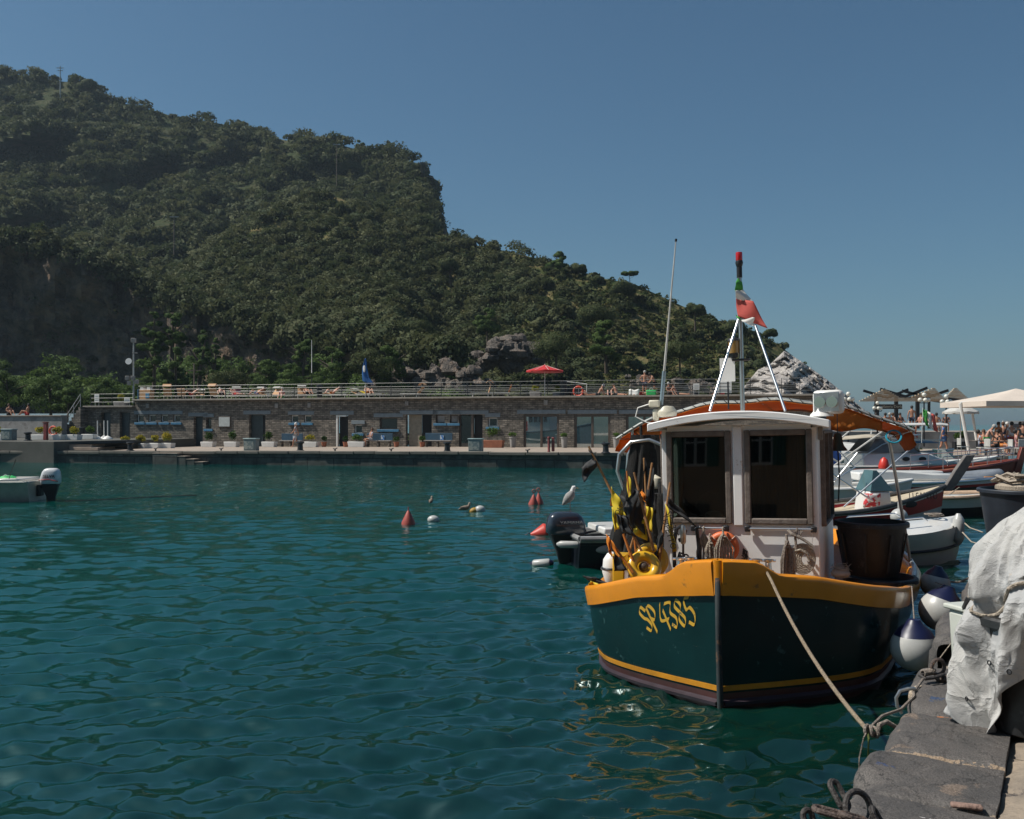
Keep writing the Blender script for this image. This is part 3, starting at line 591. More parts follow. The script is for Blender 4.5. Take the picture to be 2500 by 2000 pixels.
for ua, ub, zb, zt, kd in ops:
    cx = (ua + ub) / 2 - u0b; wd = ub - ua; zc = (zb + zt) / 2 - .6; h = zt - zb; yb = .30
    wide = kd in ('patio', 'porch', 'glassdoor', 'wide', 'door', 'doorw')
    if kd not in ('door2',) and ua > uc: MB().box((cx, -.012, zt - .6 + .17), (wd + (.9 if wide else .45), .07, .27)).build('lintel', M_SLATE, bld, bevel=.01)
    if kd in ('win', 'winc', 'slot', 'wide'):
        f = MB(); t_ = .07; fm = M_WHITE if kd == 'win' else M_BROWN
        for q in ((cx - wd / 2 + t_ / 2, zc, t_, h), (cx + wd / 2 - t_ / 2, zc, t_, h), (cx, zc + h / 2 - t_ / 2, wd - 2 * t_, t_), (cx, zc - h / 2 + t_ / 2, wd - 2 * t_, t_)): f.box((q[0], yb - .12, q[1]), (q[2], .06, q[3]))
        wn = f.build('window', fm, bld, bevel=.005)
        MB().box((cx, yb - .10, zc), (wd - .12, .02, h - .12)).build('pane', M_CONC if kd == 'winc' else M_GLASS, wn)
        MB().box((cx, -.04, zb - .6 - .10), (wd + .3, .14, .17)).build('sill', M_BLUE, bld, bevel=.01)
    elif kd in ('door', 'door2'):
        d = MB(); d.box((cx - wd * .12, yb, zc), (wd * .72, .05, h)); o = d.build('door', mat('dark_green_door', (.03, .045, .05), .5, .3), bld)
        MB().box((cx + wd * .36, yb + .02, zc), (wd * .24, .04, h - .02)).build('doorway', M_DARKIN, bld)
    elif kd == 'doorw':
        MB().box((cx - wd / 2 + .09, yb - .2, zc), (.12, .25, h)).box((cx, yb - .2, zt - .66), (wd - .3, .2, .08)).build('door_frame', M_WHITE, bld)
        MB().box((cx + .08, yb, zc), (wd - .2, .05, h - .1)).build('doorway', M_DARKIN, bld)
    elif kd == 'porch':
        MB().box((cx - wd * .18, yb - .03, zc), (wd * .5, .05, h)).build('porch_wall', mat('porch_plaster', (.3, .26, .2), .9), bld)
        MB().box((cx + wd * .29, yb, zc), (wd * .42, .05, h)).build('doorway', M_DARKIN, bld)
        g = MB()
        for q in range(10): g.cyl((cx + wd * (.1 + .04 * q), yb - .08, zb - .6), (cx + wd * (.1 + .04 * q), yb - .08, zt - .6), .012, n=5)
        g.build('gate', M_BLACK, bld)
    elif kd == 'glassdoor':
        MB().box((cx - wd * .25, yb - .05, zc), (wd * .46, .04, h - .1)).build('pane', M_GLASS, bld)
        MB().box((cx + wd * .3, yb, zc), (wd * .38, .05, h)).build('doorway', M_DARKIN, bld)
        MB().box((cx + wd * .06, yb - .15, zc), (.16, .2, h - .02)).box((cx - wd * .47, yb - .1, zc), (.08, .12, h - .02)).build('door_frame', M_BROWN, bld)
    elif kd == 'patio':
        f = MB(); t_ = .16
        for q in ((cx - wd / 2 + t_ / 2, zc, t_, h - .01), (cx + wd / 2 - t_ / 2, zc, t_, h - .01), (cx, zc, t_, h - 2 * t_), (cx, zc + h / 2 - t_ / 2, wd - 2 * t_, t_ - .01), (cx, zc - h / 2 + t_ / 2 + .1, wd - 2 * t_, t_ - .01)): f.box((q[0], .1, q[1]), (q[2], .08, q[3]))
        wn = f.build('window', M_BROWN, bld, bevel=.01)
        for sgn in (-1, 1): MB().box((cx + sgn * wd / 4, .115, zc), (wd / 2 - t_, .02, h - .2)).build('pane', mat('mirror_glass', (.42, .47, .47), .02, .1, metal=.9), wn)
# lamps and notice board on the wall
for px, py in [(362, 991), (676, 991), (756, 990), (994, 985), (1333, 983)]:
    MB().box((0, 0, 0), (.26, .1, .34)).xf(Matrix.Translation(bl2(fu(px), .06, fz(px, py)))).build('wall_lamp', M_CONC, bld, bevel=.02)
nb = MB().box(bl2(fu(549), .05, fz(549, 1030)), (1.05, .06, .85)).build('notice_board', M_BROWN, bld, bevel=.01)
MB().box(bl2(fu(549), .085, fz(549, 1030)), (.92, .02, .7)).build('notice_sheet', mat('notice_paper', (.5, .52, .5), .4, .15), nb)
# left low wing: stairs and buttress with ivy trunk
st = thing('stone_stairs', 'stone stair wall climbing to the terrace at the left end of the building', 'stairs', fp(fu(165), .5, 1.34), QROT)
a = fu(165); b_ = fu(205) + .35
mb = MB(); n = 9
for i in range(n): mb.box(((b_ - a) * (i + .5) / n, .4, (i + 1) * .27 / 2), ((b_ - a) / n - .005, 1.4, (i + 1) * .27))
mb.build('steps', M_STONE, st)
g = MB(); g.tube([(0, -.3, 1.0), (b_ - a, -.3, 1.0 + n * .27)], .03, 6); g.tube([(0, -.3, .6), (b_ - a, -.3, .6 + n * .27)], .02, 6)
for i in range(4): x = (b_ - a) * i / 3; g.cyl((x, -.3, n * .27 * i / 3), (x, -.3, 1.0 + n * .27 * i / 3), .025, n=6)
g.build('handrail', M_GALV, st)
# long concrete wall at the left
cw = thing('concrete_wall', 'grey concrete retaining wall left of the stone stairs', 'wall', fp(fu(-300), 1.2, 1.34), QROT)
MB().box(((fu(185) - fu(-300)) / 2, 0, .85), (fu(185) - fu(-300), .6, 1.7)).build('wall', M_CONC, cw, bevel=.03)
MB().box(((fu(185) - fu(-300)) / 2, -.02, 1.74), (fu(185) - fu(-300), .74, .08)).build('coping', M_PAVE, cw, bevel=.01)
# land under the hill foot and behind the building
struct(MB().add([tuple(fp(-60, -.5, 1.2)), tuple(fp(60, -.5, .84)), (60, 140, .84), (-160, 160, 1.2)], [(0, 1, 2, 3)]).build('ground', M_SOIL))
# ---------------------------------------------------------------- terrace railing
def railing(u_a, u_b, z, label, rails, hgt, off, step=1.95, end=None):
    t = thing('terrace_railing', label, 'railing', fp(u_a, off, z), QROT, 'terrace railings'); n = max(2, int(round((u_b - u_a) / step)))
    for i in range(n + 1): MB().cyl(((u_b - u_a) * i / n, 0, 0), ((u_b - u_a) * i / n, 0, hgt), .022, n=6).build('post', M_BLACK if i % 1 == 0 else M_GALV, t)
    for r in range(rails): MB().cyl((0, 0, hgt * (r + 1) / rails), (u_b - u_a, 0, hgt * (r + 1) / rails), .013, n=6).build('rail', mat('rail_steel', (.30, .30, .29), .4, .15, metal=.3), t)
    return t
railing(fu(336), fu(1985), ZR + .1, 'long metal railing with four rails along the terrace edge', 4, 1.05, -.1)
railing(fu(345) + .1, fu(1960), ZR + .1, 'second metal railing along the back of the terrace', 4, 1.0, -9.5, 2.6)
railing(fu(222), fu(326), 3.84, 'short three rail railing over the low left wing', 3, .95, 0, 2.6)
# ================================================================ the fishing boat
BA = R(19); BX, BY = 1.796, 8.1
BM = Matrix.Translation((BX, BY, 0)) @ Matrix.Rotation(-BA, 4, 'Z') @ Matrix.Rotation(R(-1.3), 4, 'Y')
def bw(X, Y, z): return BM @ Vector((X, Y, z))
def bpx(px, py, Y):
    """boat-local point on the vertical plane at local Y=const for a photo pixel"""
    inv = BM.inverted(); o = inv @ Vector((0, 0, EYE)); p = inv @ at(px, py, 10); d = p - o; t = (Y - o.y) / d.y; return o + d * t
boat = thing('fishing_boat', 'dark green wooden fishing boat with yellow bulwark and white wheelhouse moored at the quay', 'fishing boat', (BX, BY, 0))
boat.rotation_euler = (BM.to_3x3()).to_euler()
GY = [0, .04, .1, .25, .45, .65, .85, 1.1, 1.5, 2, 3, 4, 5, 6, 7, 8, 8.5]
GX = [.012, .09, .20, .46, .78, 1.06, 1.28, 1.43, 1.53, 1.61, 1.79, 1.88, 1.88, 1.8, 1.55, 1.0, .25]
WX = [.012, .07, .17, .42, .72, .98, 1.17, 1.29, 1.39, 1.47, 1.6, 1.68, 1.66, 1.5, 1.15, .55, .08]
GZ = [1.17, 1.165, 1.15, 1.12, 1.07, .99, .925, .875, .80, .725, .61, .58, .57, .57, .60, .68, .74]
def hz(Y): return float(np.interp(Y, GY, GZ))
def hp(Y, z, s, off=0):
    zg = hz(Y); xg = float(np.interp(Y, GY, GX)); xw = float(np.interp(Y, GY, WX))
    f = max(0, min(1, z / zg))
    if z >= 0: x = xw + (xg - xw) * f ** 1.3 + .05 * math.sin(math.pi * f) * min(1, Y * 2)
    else: x = xw * math.sqrt(max(0, 1 - (z / -.72) ** 2))
    return (s * (x + off * .8), Y - off * max(0, 1 - Y / 1.6) - (.0 if z < 0 else 0), z + .03 * s * x * f)
HY = sorted(set([round(v, 3) for v in list(np.linspace(0, .5, 15)) + list(np.linspace(.5, 2, 16)) + list(np.linspace(2, 8.5, 26))]))
M_HULL = mat('green_hull_paint', (.0024, .025, .026), .25, .35, scale=1.3, bump=.12, bscale=3, coat=.0, spec=.3, wear=(.03, .075, .075), wscale=7, wthr=.615)
M_RED = mat('antifouling', (.06, .014, .012), .5, .4, scale=3)
M_YEL = mat('yellow_bulwark_paint', (.74, .26, .006), .32, .14, scale=2.5, bump=.12, bscale=7, coat=.25, wear=(.36, .13, .02), wscale=8, wthr=.635)
M_YEL2 = mat('yellow_stripe', (.6, .25, .01), .5, .3)
for sgn, nm in ((-1, 'hull'), (1, 'hull')):
    pass
mb = MB()
for s in (-1, 1):
    g = [[hp(Y, .13 + (hz(Y) - .10 - .13) * k / 12, s) for Y in HY] for k in range(13)]
    if s > 0: g = g[::-1]
    mb.sheet(g)
HULL = mb.build('hull', M_HULL, boat)
N = M_HULL.node_tree; tcw = N.nodes.new('ShaderNodeTexCoord'); wv = N.nodes.new('ShaderNodeTexWave'); wv.bands_direction = 'Z'; wv.wave_profile = 'SAW'; wv.inputs['Scale'].default_value = 1.25; wv.inputs['Distortion'].default_value = .25; N.links.new(tcw.outputs['Object'], wv.inputs[0])
bq = N.nodes.new('ShaderNodeBump'); bq.inputs['Strength'].default_value = .35; bq.inputs['Distance'].default_value = .012; N.links.new(wv.outputs['Fac'], bq.inputs['Height']); N.links.new(bsdf(M_HULL).inputs['Normal'].links[0].from_socket, bq.inputs['Normal']); N.links.new(bq.outputs[0], bsdf(M_HULL).inputs['Normal'])
HB = BVHTree.FromPolygons([BM @ v.co for v in HULL.data.vertices], [list(p.vertices) for p in HULL.data.polygons])
mb = MB()
for s in (-1, 1):
    g = [[hp(Y, z, s, -.002) for Y in HY] for z in (-.7, -.55, -.35, -.15, 0, .13)]
    if s > 0: g = g[::-1]
    mb.sheet(g)
mb.build('bottom', M_RED, boat)
mb = MB()
for s in (-1, 1):
    P = [[hp(Y, z, s, o_) for (z, o_) in ((.15, .0), (.15, .008), (.195, .008), (.195, .0))] for Y in HY]; mb.rings(P, True, False)
mb.build('waterline_stripe', M_YEL2, boat)
mb = MB()
for s in (-1, 1):
    mb.rings([[hp(Y, z, s, o_) for (z, o_) in ((.02, -.01), (.03, .035), (.06, .04), (.08, -.01))] for Y in HY], True, False)
mb.build('rubbing_strake', mat('worn_purple_wood', (.05, .035, .045), .4, .4), boat)
def capz(Y): return hz(Y) + .11 * (lambda q: q * q * (3 - 2 * q))(max(0, min(1, (.27 - Y) / .13)))
mb = MB()
def bul(Y, s):
    zt, zb = capz(Y), hz(Y) - .20; q = []
    for (z, o_) in ((zb, -.012), (zb + .005, .028), (zb + .04, .032), (zt - .05, .05), (zt - .015, .048), (zt, .03), (zt + .004, -.03), (zt - .012, -.085), (zt - .06, -.10), (zb + .0, -.10)):
        x, y, _ = hp(Y, min(z, hz(Y)), s, o_); q.append((s * max(s * x, .0), y, z + .03 * x))
    return q
for s in (-1, 1):
    mb.rings([bul(Y, s) for Y in HY], True, True)
YS = [Y for Y in HY if Y < .34]
mb.sheet([[(x * max(.0, float(np.interp(Y, GY, GX)) - .0), Y - .0, capz(Y) - .004 + .012 * (1 - x * x)) for x in np.linspace(-1, 1, 9)] for Y in YS])
mb.tube([(0, .02, .985), (0, .02, 1.2), (0, .02, capz(0) - .0)], [.06, .068, .066], 14)
mb.build('bulwark', M_YEL, boat, ang=50)
P = [[(x * float(np.interp(Y, GY, GX)) * .97, Y, min(.5, hz(Y) - .18)) for x in np.linspace(-1, 1, 5)] for Y in HY if Y > .1]
MB().sheet(P[::-1]).build('deck', mat('worn_deck_wood', (.22, .13, .07), .7, .4, scale=6, stretch=(8, 1, 1), bump=.3), boat)
mb = MB()
for s in (-1, 1):
    g = [[hp(Y, z, s, -.06) for Y in HY if Y > .1] for z in (.3, .45, .6)]; 
    for i, Y in enumerate([Y for Y in HY if Y > .1]): g[2][i] = (g[2][i][0], g[2][i][1], hz(Y) - .12)
    if s < 0: g = g[::-1]
    mb.sheet(g)
mb.build('inner_planking', M_YEL, boat)
mb = MB(); mb.tube([(0, -.035, 1.13), (0, -.05, .6), (0, -.04, .1), (.01, 0, -.7)], [.024, .026, .028, .03], 4)
mb.build('stem_band', mat('stem_iron', (.018, .027, .03), .85, .5, scale=9, wear=(.09, .05, .03), wscale=11, wthr=.55), boat, smooth=False)
# --- hand painted registration number on the left bow
NG = {'S': [[(.95, .82), (.55, 1), (.1, .8), (.35, .55), (.75, .45), (.95, .2), (.5, 0), (.05, .15)]],
      'P': [[(.2, -.1), (.2, .95)], [(.0, .85), (.55, 1), (.95, .72), (.6, .42), (.2, .48)]],
      '4': [[(.65, 1.0), (.02, .35), (1.0, .35)], [(.68, .72), (.68, -.08)]],
      '3': [[(.05, .95), (.85, .95), (.4, .58), (.9, .32), (.55, -.02), (.05, .12)]],
      '8': [[(.5, .52), (.1, .78), (.5, 1), (.9, .78), (.5, .52), (.08, .25), (.5, -.02), (.92, .25), (.5, .52)]],
      '5': [[(.95, 1), (.3, .97), (.2, .58), (.7, .62), (.98, .32), (.6, -.02), (.05, .1)]]}
TL, TR_, BL_, BR_ = [Vector(p) for p in ((1554, 1485), (1684, 1458), (1582, 1541), (1704, 1522))]
def cm(pts, n=7):
    out = []; P = [Vector(p) for p in pts]
    if len(P) < 3: return [P[0].lerp(P[1], i / 6) for i in range(7)]
    Q = [P[0] * 2 - P[1]] + P + [P[-1] * 2 - P[-2]]
    for i in range(1, len(Q) - 2):
        for k in range(n):
            t = k / n; a, b, c, d = Q[i - 1:i + 3]
            out.append(.5 * ((2 * b) + (c - a) * t + (2 * a - 5 * b + 4 * c - d) * t * t + (3 * b - a - 3 * c + d) * t ** 3))
    return out + [P[-1]]
def hullhit(p):
    o = Vector((0, 0, EYE)); d = (at(p[0], p[1], 8) - o).normalized(); h = HB.ray_cast(o, d)
    return None if h[0] is None else BM.inverted() @ (h[0] - d * .006)
mb = MB()
for ch, x0, wd in (('S', 0, .13), ('P', .135, .15), ('4', .33, .16), ('3', .50, .14), ('8', .66, .14), ('5', .83, .16)):
    for st in NG[ch]:
        path = cm([Vector((x0 + a * wd, b)) for a, b in st]); L1 = []
        for q in path:
            for sg in (-1, 1):
                u, v = q.x + sg * .018, q.y + sg * .060
                p = BL_.lerp(BR_, u).lerp(TL.lerp(TR_, u), v); L1.append(hullhit(p))
        if all(x is not None for x in L1):
            mb.add([tuple(x) for x in L1], [(2 * i, 2 * i + 1, 2 * i + 3, 2 * i + 2) for i in range(len(path) - 1)])
if mb.V: mb.build('registration_number', mat('number_paint', (.62, .36, .03), .5, .25, wear=(.05, .07, .05), wscale=20, wthr=.6), boat, smooth=False)
# ---------------------------------------------------------------- wheelhouse
M_CAB = mat('wheelhouse_paint', (.90, .89, .87), .38, .10, scale=1.5, bump=.1, bscale=5, wear=(.58, .49, .42), wscale=5, wthr=.63)
M_FRAME = mat('weathered_grey_frame', (.20, .165, .14), .75, .4, scale=10, bump=.3)
M_CHROME = mat('polished_tube', (.75, .75, .75), .32, .1, metal=1)
m = bpy.data.materials.new('wheelhouse_glass'); m.use_nodes = True; N = m.node_tree; N.nodes.clear()
tr = N.nodes.new('ShaderNodeBsdfTransparent'); tr.inputs[0].default_value = (.42, .47, .44, 1); gl = N.nodes.new('ShaderNodeBsdfGlossy'); gl.inputs['Roughness'].default_value = .02
fr = N.nodes.new('ShaderNodeFresnel'); fr.inputs[0].default_value = 1.75; ad = N.nodes.new('ShaderNodeMath'); ad.operation = 'ADD'; ad.inputs[1].default_value = .0; ms = N.nodes.new('ShaderNodeMixShader'); ou = N.nodes.new('ShaderNodeOutputMaterial')
N.links.new(fr.outputs[0], ad.inputs[0]); N.links.new(ad.outputs[0], ms.inputs[0]); N.links.new(tr.outputs[0], ms.inputs[1]); N.links.new(gl.outputs[0], ms.inputs[2]); N.links.new(ms.outputs[0], ou.inputs[0])
M_CGLASS = m
YF, YB = 1.94, 3.75; XF, XB = .80, .93; Z0 = .42
def roofz(X): return 2.47 + .115 * (1 - (X / .93) ** 2)
mb = MB(); wt = .05
def wall(x0, x1, z0, z1): mb.box(((x0 + x1) / 2, YF + wt / 2, (z0 + z1) / 2), (x1 - x0, wt, z1 - z0))
wl, wi, zb_, zt_ = .742, .078, 1.405, 2.372
wall(-XF, -wl, Z0, 2.40); wall(wl, XF, Z0, 2.40); wall(-wi, wi, zb_, zt_); wall(-wl, wl, Z0, zb_); wall(-wl, wl, zt_, 2.44)
for s in (-1, 1):       # side walls, wider aft, with an opening for the side window
    def sp(Y, z): f = (Y - YF) / (YB - YF); return Vector((s * (XF + (XB - XF) * f), Y, z))
    for (y0, y1, z0, z1) in ((YF + .05, YF + .35, Z0, 2.45), (YF + .35, YF + 1.4, Z0, 1.38), (YF + .35, YF + 1.4, 2.3, 2.45), (YF + 1.4, YB, Z0, 2.45)):
        a, b = sp(y0, z0), sp(y1, z0); mb.add([(a.x, a.y, z0), (b.x, b.y, z0), (b.x, b.y, z1), (a.x, a.y, z1), (a.x - s * .05, a.y, z0), (b.x - s * .05, b.y, z0), (b.x - s * .05, b.y, z1), (a.x - s * .05, a.y, z1)], [(0, 1, 2, 3), (7, 6, 5, 4), (0, 4, 5, 1), (1, 5, 6, 2), (2, 6, 7, 3), (3, 7, 4, 0)])
mb.box((0, YB - .03, 1.43), (XB * 2 - .1, .05, 2.0))
cabin = mb.build('wheelhouse', M_CAB, boat, bevel=.006)
MB().box((.0, YF - .014, 1.9), (.10, .03, 1.05)).build('centre_post', M_CAB, cabin, bevel=.012)
# windows
for s in (-1, 1):
    x0, x1 = sorted((s * wl, s * wi)); cx = (x0 + x1) / 2; f = MB(); t_ = .062; w_, h_ = x1 - x0 + .02, zt_ - zb_ + .02; zc = (zt_ + zb_) / 2
    f.box((x0 + t_ / 2 - .01, YF - .012, zc), (t_, .05, h_)).box((x1 - t_ / 2 + .01, YF - .012, zc), (t_, .05, h_)).box((cx, YF - .012, zt_ - t_ / 2 + .01), (w_ - 2 * t_, .05, t_)).box((cx, YF - .012, zb_ + t_ / 2 - .01), (w_ - 2 * t_, .05, t_))
    wn = f.build('window', M_FRAME, boat, bevel=.012)
    MB().box((cx, YF + .03, zc), (w_ - t_, .006, h_ - t_), M=Matrix.Rotation(R(-4), 3, 'X')).build('pane', M_CGLASS, wn)
    # side window
    def sq(Y, z, o_=0): f = (Y - YF) / (YB - YF); return Vector((s * (XF + (XB - XF) * f + o_), Y, z))
    f = MB()
    for a, b in (((YF + .33, 1.36), (YF + .33, 2.34)), ((YF + 1.42, 1.36), (YF + 1.42, 2.34)), ((YF + .33, 1.36), (YF + 1.42, 1.36)), ((YF + .33, 2.34), (YF + 1.42, 2.34)), ((YF + .86, 1.36), (YF + .86, 2.34))):
        f.bar(sq(a[0], a[1], .012), sq(b[0], b[1], .012), .035, .075, up=(1, 0, .1))
    wn = f.build('window', M_FRAME, boat, bevel=.006)
    a, b = sq(YF + .33, 1.36, -.02), sq(YF + 1.42, 1.36, -.02)
    MB().add([(a.x, a.y, 1.36), (b.x, b.y, 1.36), (b.x, b.y, 2.34), (a.x, a.y, 2.34)], [(0, 1, 2, 3)]).build('pane', M_CGLASS, wn)
# dark interior: curtain, wheel, dashboard
mb = MB(); P = [[(.10 + .0105 * i + 0, YF + .16 + .012 * math.sin(i * 1.3) + .004 * math.sin(z * 9 + i), z) for i in range(46)] for z in (1.38, 1.6, 1.9, 2.2, 2.4)]
mb.sheet(P).build('curtain_and_strip', mat('dark_green_curtain', (.03, .055, .03), .9, .5, scale=7, stretch=(6, 1, 1)), boat)
MB().sheet([[(.60 + .014 * i, YF + .12 + .01 * math.sin(i * 1.5), z) for i in range(8)] for z in (1.38, 1.9, 2.4)]).build('curtain_and_strip', mat('lit_wall_strip', (.5, .40, .28), .8, .2), boat)  # beige strip painted in for the lit inner wall seen through the pane
MB().box((-.42, YF + .25, 1.40), (.64, .35, .06)).build('dashboard', mat('dash_dark', (.03, .035, .04), .6), boat, bevel=.02)
MB().torus((-.3, YF + .35, 1.52), .19, .016, Matrix.Rotation(R(80), 3, 'X')).build('steering_wheel', M_BROWN, boat)
mb = MB(); mb.ell((-.28, YF + .14, 1.475), (.10, .07, .045), 16, 8); mb.build('cap', mat('cream_cap', (.75, .72, .62), .7), boat)
mb = MB(); mb.box((.0, YB - .08, 1.5), (1.7, .02, 1.8)); mb.build('bulkhead', mat('bulkhead_dark', (.03, .028, .025), .8), boat)
# roof
mb = MB(); xs = np.linspace(-.93, .93, 25); Rg = []
for Y in (YF - .14, YF - .13, YF + .9, YB + .18):
    Rg.append([(x, Y - .05 * (1 - (x / .93) ** 2) * (Y < 2.5), roofz(x)) for x in xs] + [(x, Y - .05 * (1 - (x / .93) ** 2) * (Y < 2.5), roofz(x) - .085) for x in xs[::-1]])
mb.rings(Rg, True, True); rf = mb.build('roof', M_CAB, boat, bevel=.012, ang=35)
# grab rails
for x0, x1 in ((-.46, -.14), (.10, .74)):
    g = MB().cyl((x0, YF - .06, 1.35), (x1, YF - .06, 1.35), .016, n=10)
    for x in (x0 + .02, x1 - .02): g.cyl((x, YF - .06, 1.35), (x, YF + .01, 1.35), .012, n=8)
    g.build('grab_rail', M_CHROME, boat)
    MB().box((x0 - .01, YF - .05, 1.35), (.06, .05, .06)).box((x1 + .01, YF - .05, 1.35), (.06, .05, .06)).build('rail_bracket', M_BLACK, boat, bevel=.01)
# mast with its tripod legs
yM = 2.75
def L(px, py, Y=yM): return tuple(bpx(px, py, Y))
mz = L(1813, 652)[2]; mx_, mbase = L(1813, 1000)[0], roofz(0) - .03
mast = MB().cyl((mx_, yM, mbase), (mx_, yM, mz), .026, .022, 12).build('mast', M_STEEL, boat)
mb = MB(); mb.lathe([(.024, 0), (.034, .01), (.044, .05), (.038, .075)], (mx_, yM, mz), 16); mb.cyl((mx_, yM, mz - .12), (mx_, yM, mz), .032, n=10); mb.build('lamp_base', M_BLACK, mast)
m = mat('red_lens', (.5, .01, .012), .15, .2, coat=.6)
MB().lathe([(.036, 0), (.038, .01), (.038, .088), (.034, .098), (.0, .10)], (mx_, yM, mz + .072), 18).build('red_lamp', m, mast)
mb = MB()
for (xa, ya, xb, yb_, Ya) in ((1733, 1003, 1806, 770, 2.2), (1917, 1003, 1838, 778, 2.2)):
    a = L(xa, ya, Ya); mb2 = MB().tube([a, L(xb, yb_)], .0145, 10).tube([L(xb, yb_), (mx_, yM, L(1813, 760)[2])], .0145, 8); mb2.build('mast_stay', M_CHROME, boat)
# anchor light, its bracket and sign plate
a = Vector(L(1791, 845)); mb = MB().lathe([(.025, -.14), (.045, -.13), (.05, -.09), (.07, -.085)], a, 14).lathe([(.07, .055), (.075, .06), (.06, .085), (.02, .095)], a, 16); mb.box((a.x + .08, a.y, a.z - .16), (.2, .05, .025))
o = mb.build('anchor_light', M_BLACK, boat)
MB().lathe([(.062, -.085), (.062, .055)], a, 16).build('lens', mat('amber_lens', (.35, .2, .06), .12, .3, coat=.5), o)
c = L(1776, 903); MB().box(c, (.17, .012, .27)).build('sign_plate', M_WHITE, boat)
MB().cyl((c[0] + .0, c[1] + .02, c[2] + .3), (c[0], c[1] + .02, c[2] - .45), .01, n=6).build('sign_post', M_BLACK, boat)
# aerial with ferrule, mushroom antenna, small dome
a, b = Vector(L(1614, 990, 2.3)), Vector(L(1650, 590, 2.3))
o = MB().tube([a.lerp(b, .2), b], [.014, .006], 8).build('aerial', mat('fibreglass_white', (.62, .6, .55), .4), boat)
MB().tube([a, a.lerp(b, .21)], .022, 10).build('ferrule', mat('blue_grey_metal', (.3, .38, .42), .4, metal=.5), o); MB().tube([b, b + (b - a).normalized() * .03], .013, 8).build('tip', M_BLACK, o)
a = Vector(L(1627, 1008, 2.3)); mb = MB().lathe([(.05, -.05), (.11, -.04), (.12, 0), (.115, .02), (.08, .07), (.0, .08)], a, 20)
mb.build('mushroom_aerial', mat('cream_plastic', (.72, .66, .52), .4), boat)
a = Vector(L(1601, 1012, 2.25)); MB().cyl(a - Vector((0, 0, .07)), a + Vector((0, 0, .06)), .035, n=12).box((a.x - .01, a.y, a.z + .12), (.12, .1, .08)).build('horn_light', MATS['cream_plastic'], boat, bevel=.015)
P_ = [a + Vector((-.06, 0, .12)), a + Vector((-.2, 0, .08)), a + Vector((-.23, 0, -.02)), a + Vector((-.1, 0, -.09)), a + Vector((0, 0, -.1))]
MB().tube([tuple(Vector((q.x, q.y, q.z))) for q in cm(P_, 5)] if False else [tuple(p) for p in P_], .008, 6).build('cable', M_WHITE, boat)
# searchlight
a = Vector(L(2006, 1012, 2.15)); mb = MB().lathe([(.12, -.02), (.115, .0), (.085, .03), (.075, .1), (.06, .12)], a, 20)
mb.build('searchlight_base', M_WHITE, boat)
c = Vector(L(2023, 982, 2.15)); Mx = Matrix.Rotation(R(-14), 3, 'Z')
mb = MB().box(c, (.30, .17, .25), M=Mx); sl_ = mb.build('searchlight', M_WHITE, boat, bevel=.045)
MB().box(c + Mx @ Vector((0, -.089, 0)), (.26, .012, .21), M=Mx).build('bezel', M_STEEL, sl_, bevel=.03)
mirror = mat('lamp_reflector', (.8, .8, .78), .06, .05, metal=1)
for dx in (-.062, .062):
    MB().lathe([(.058, -.012), (.05, .0), (.015, .022), (.0, .026)], c + Mx @ Vector((dx, -.112, 0)), 18, M=Mx.to_4x4() @ Matrix.Rotation(R(-90), 4, 'X')).build('reflector', mirror, sl_)
# --- flag
M_FL = {}
def cloth(name, c): 
    mm = mat(name, c, .75, .18, scale=3, bump=.1, bscale=60); b = bsdf(mm); return mm
fl = thing('national_flag', 'green white and red flag hanging limp from the mast', 'flag', bw(*L(1808, 700)))
def ribbon(rows, n=10, thick=.004):
    """rows: list of polylines (same length) in boat pixels -> sheet"""
    P = []
    for r in rows:
        P.append([tuple(v) for v in r])
    return P
def pxs(pts, Y): return [Vector(bw(*L(x, y, Y + dy))) for x, y, dy in pts]
col = [cloth('flag_green', (.05, .30, .04)), cloth('flag_white', (.75, .72, .68)), cloth('flag_red', (.55, .09, .07))]
A1 = [(1812, 665, 0), (1812, 700, -.01), (1812, 712, -.02)]; 
def flagpiece(name, quad, m, wav=.03, n=10):
    a, b, c, d = [Vector(bw(*L(x, y, yM + dy))) for x, y, dy in quad]; P = []
    for i in range(n + 1):
        row = []
        for j in range(n + 1):
            u, v = i / n, j / n; p = a.lerp(b, u).lerp(d.lerp(c, u), v); p = p + Vector((0, 1, 0)) * wav * math.sin(u * 5 + v * 4) * 1.0; row.append(tuple(p))
        P.append(row)
    return MB().sheet(P).build(name, m, fl, world=True, solid=.004)
flagpiece('green_band', [(1812, 664, 0), (1812, 708, 0), (1796, 712, -.1), (1795, 690, -.08)], col[0])
flagpiece('white_band', [(1813, 706, 0), (1839, 738, -.04), (1797, 730, -.06), (1795, 710, -.1)], col[1], .01)
flagpiece('red_band', [(1797, 729, -.06), (1838, 736, -.05), (1875, 802, -.10), (1801, 773, -.02)], col[2], .02)
flagpiece('white_fold', [(1801, 771, -.03), (1842, 776, -.06), (1840, 796, -.08), (1812, 786, -.03)], col[1], .02)
flagpiece('green_fold', [(1797, 768, -.03), (1806, 776, -.03), (1811, 784, -.03), (1798, 776, -.03)], col[0], .01)
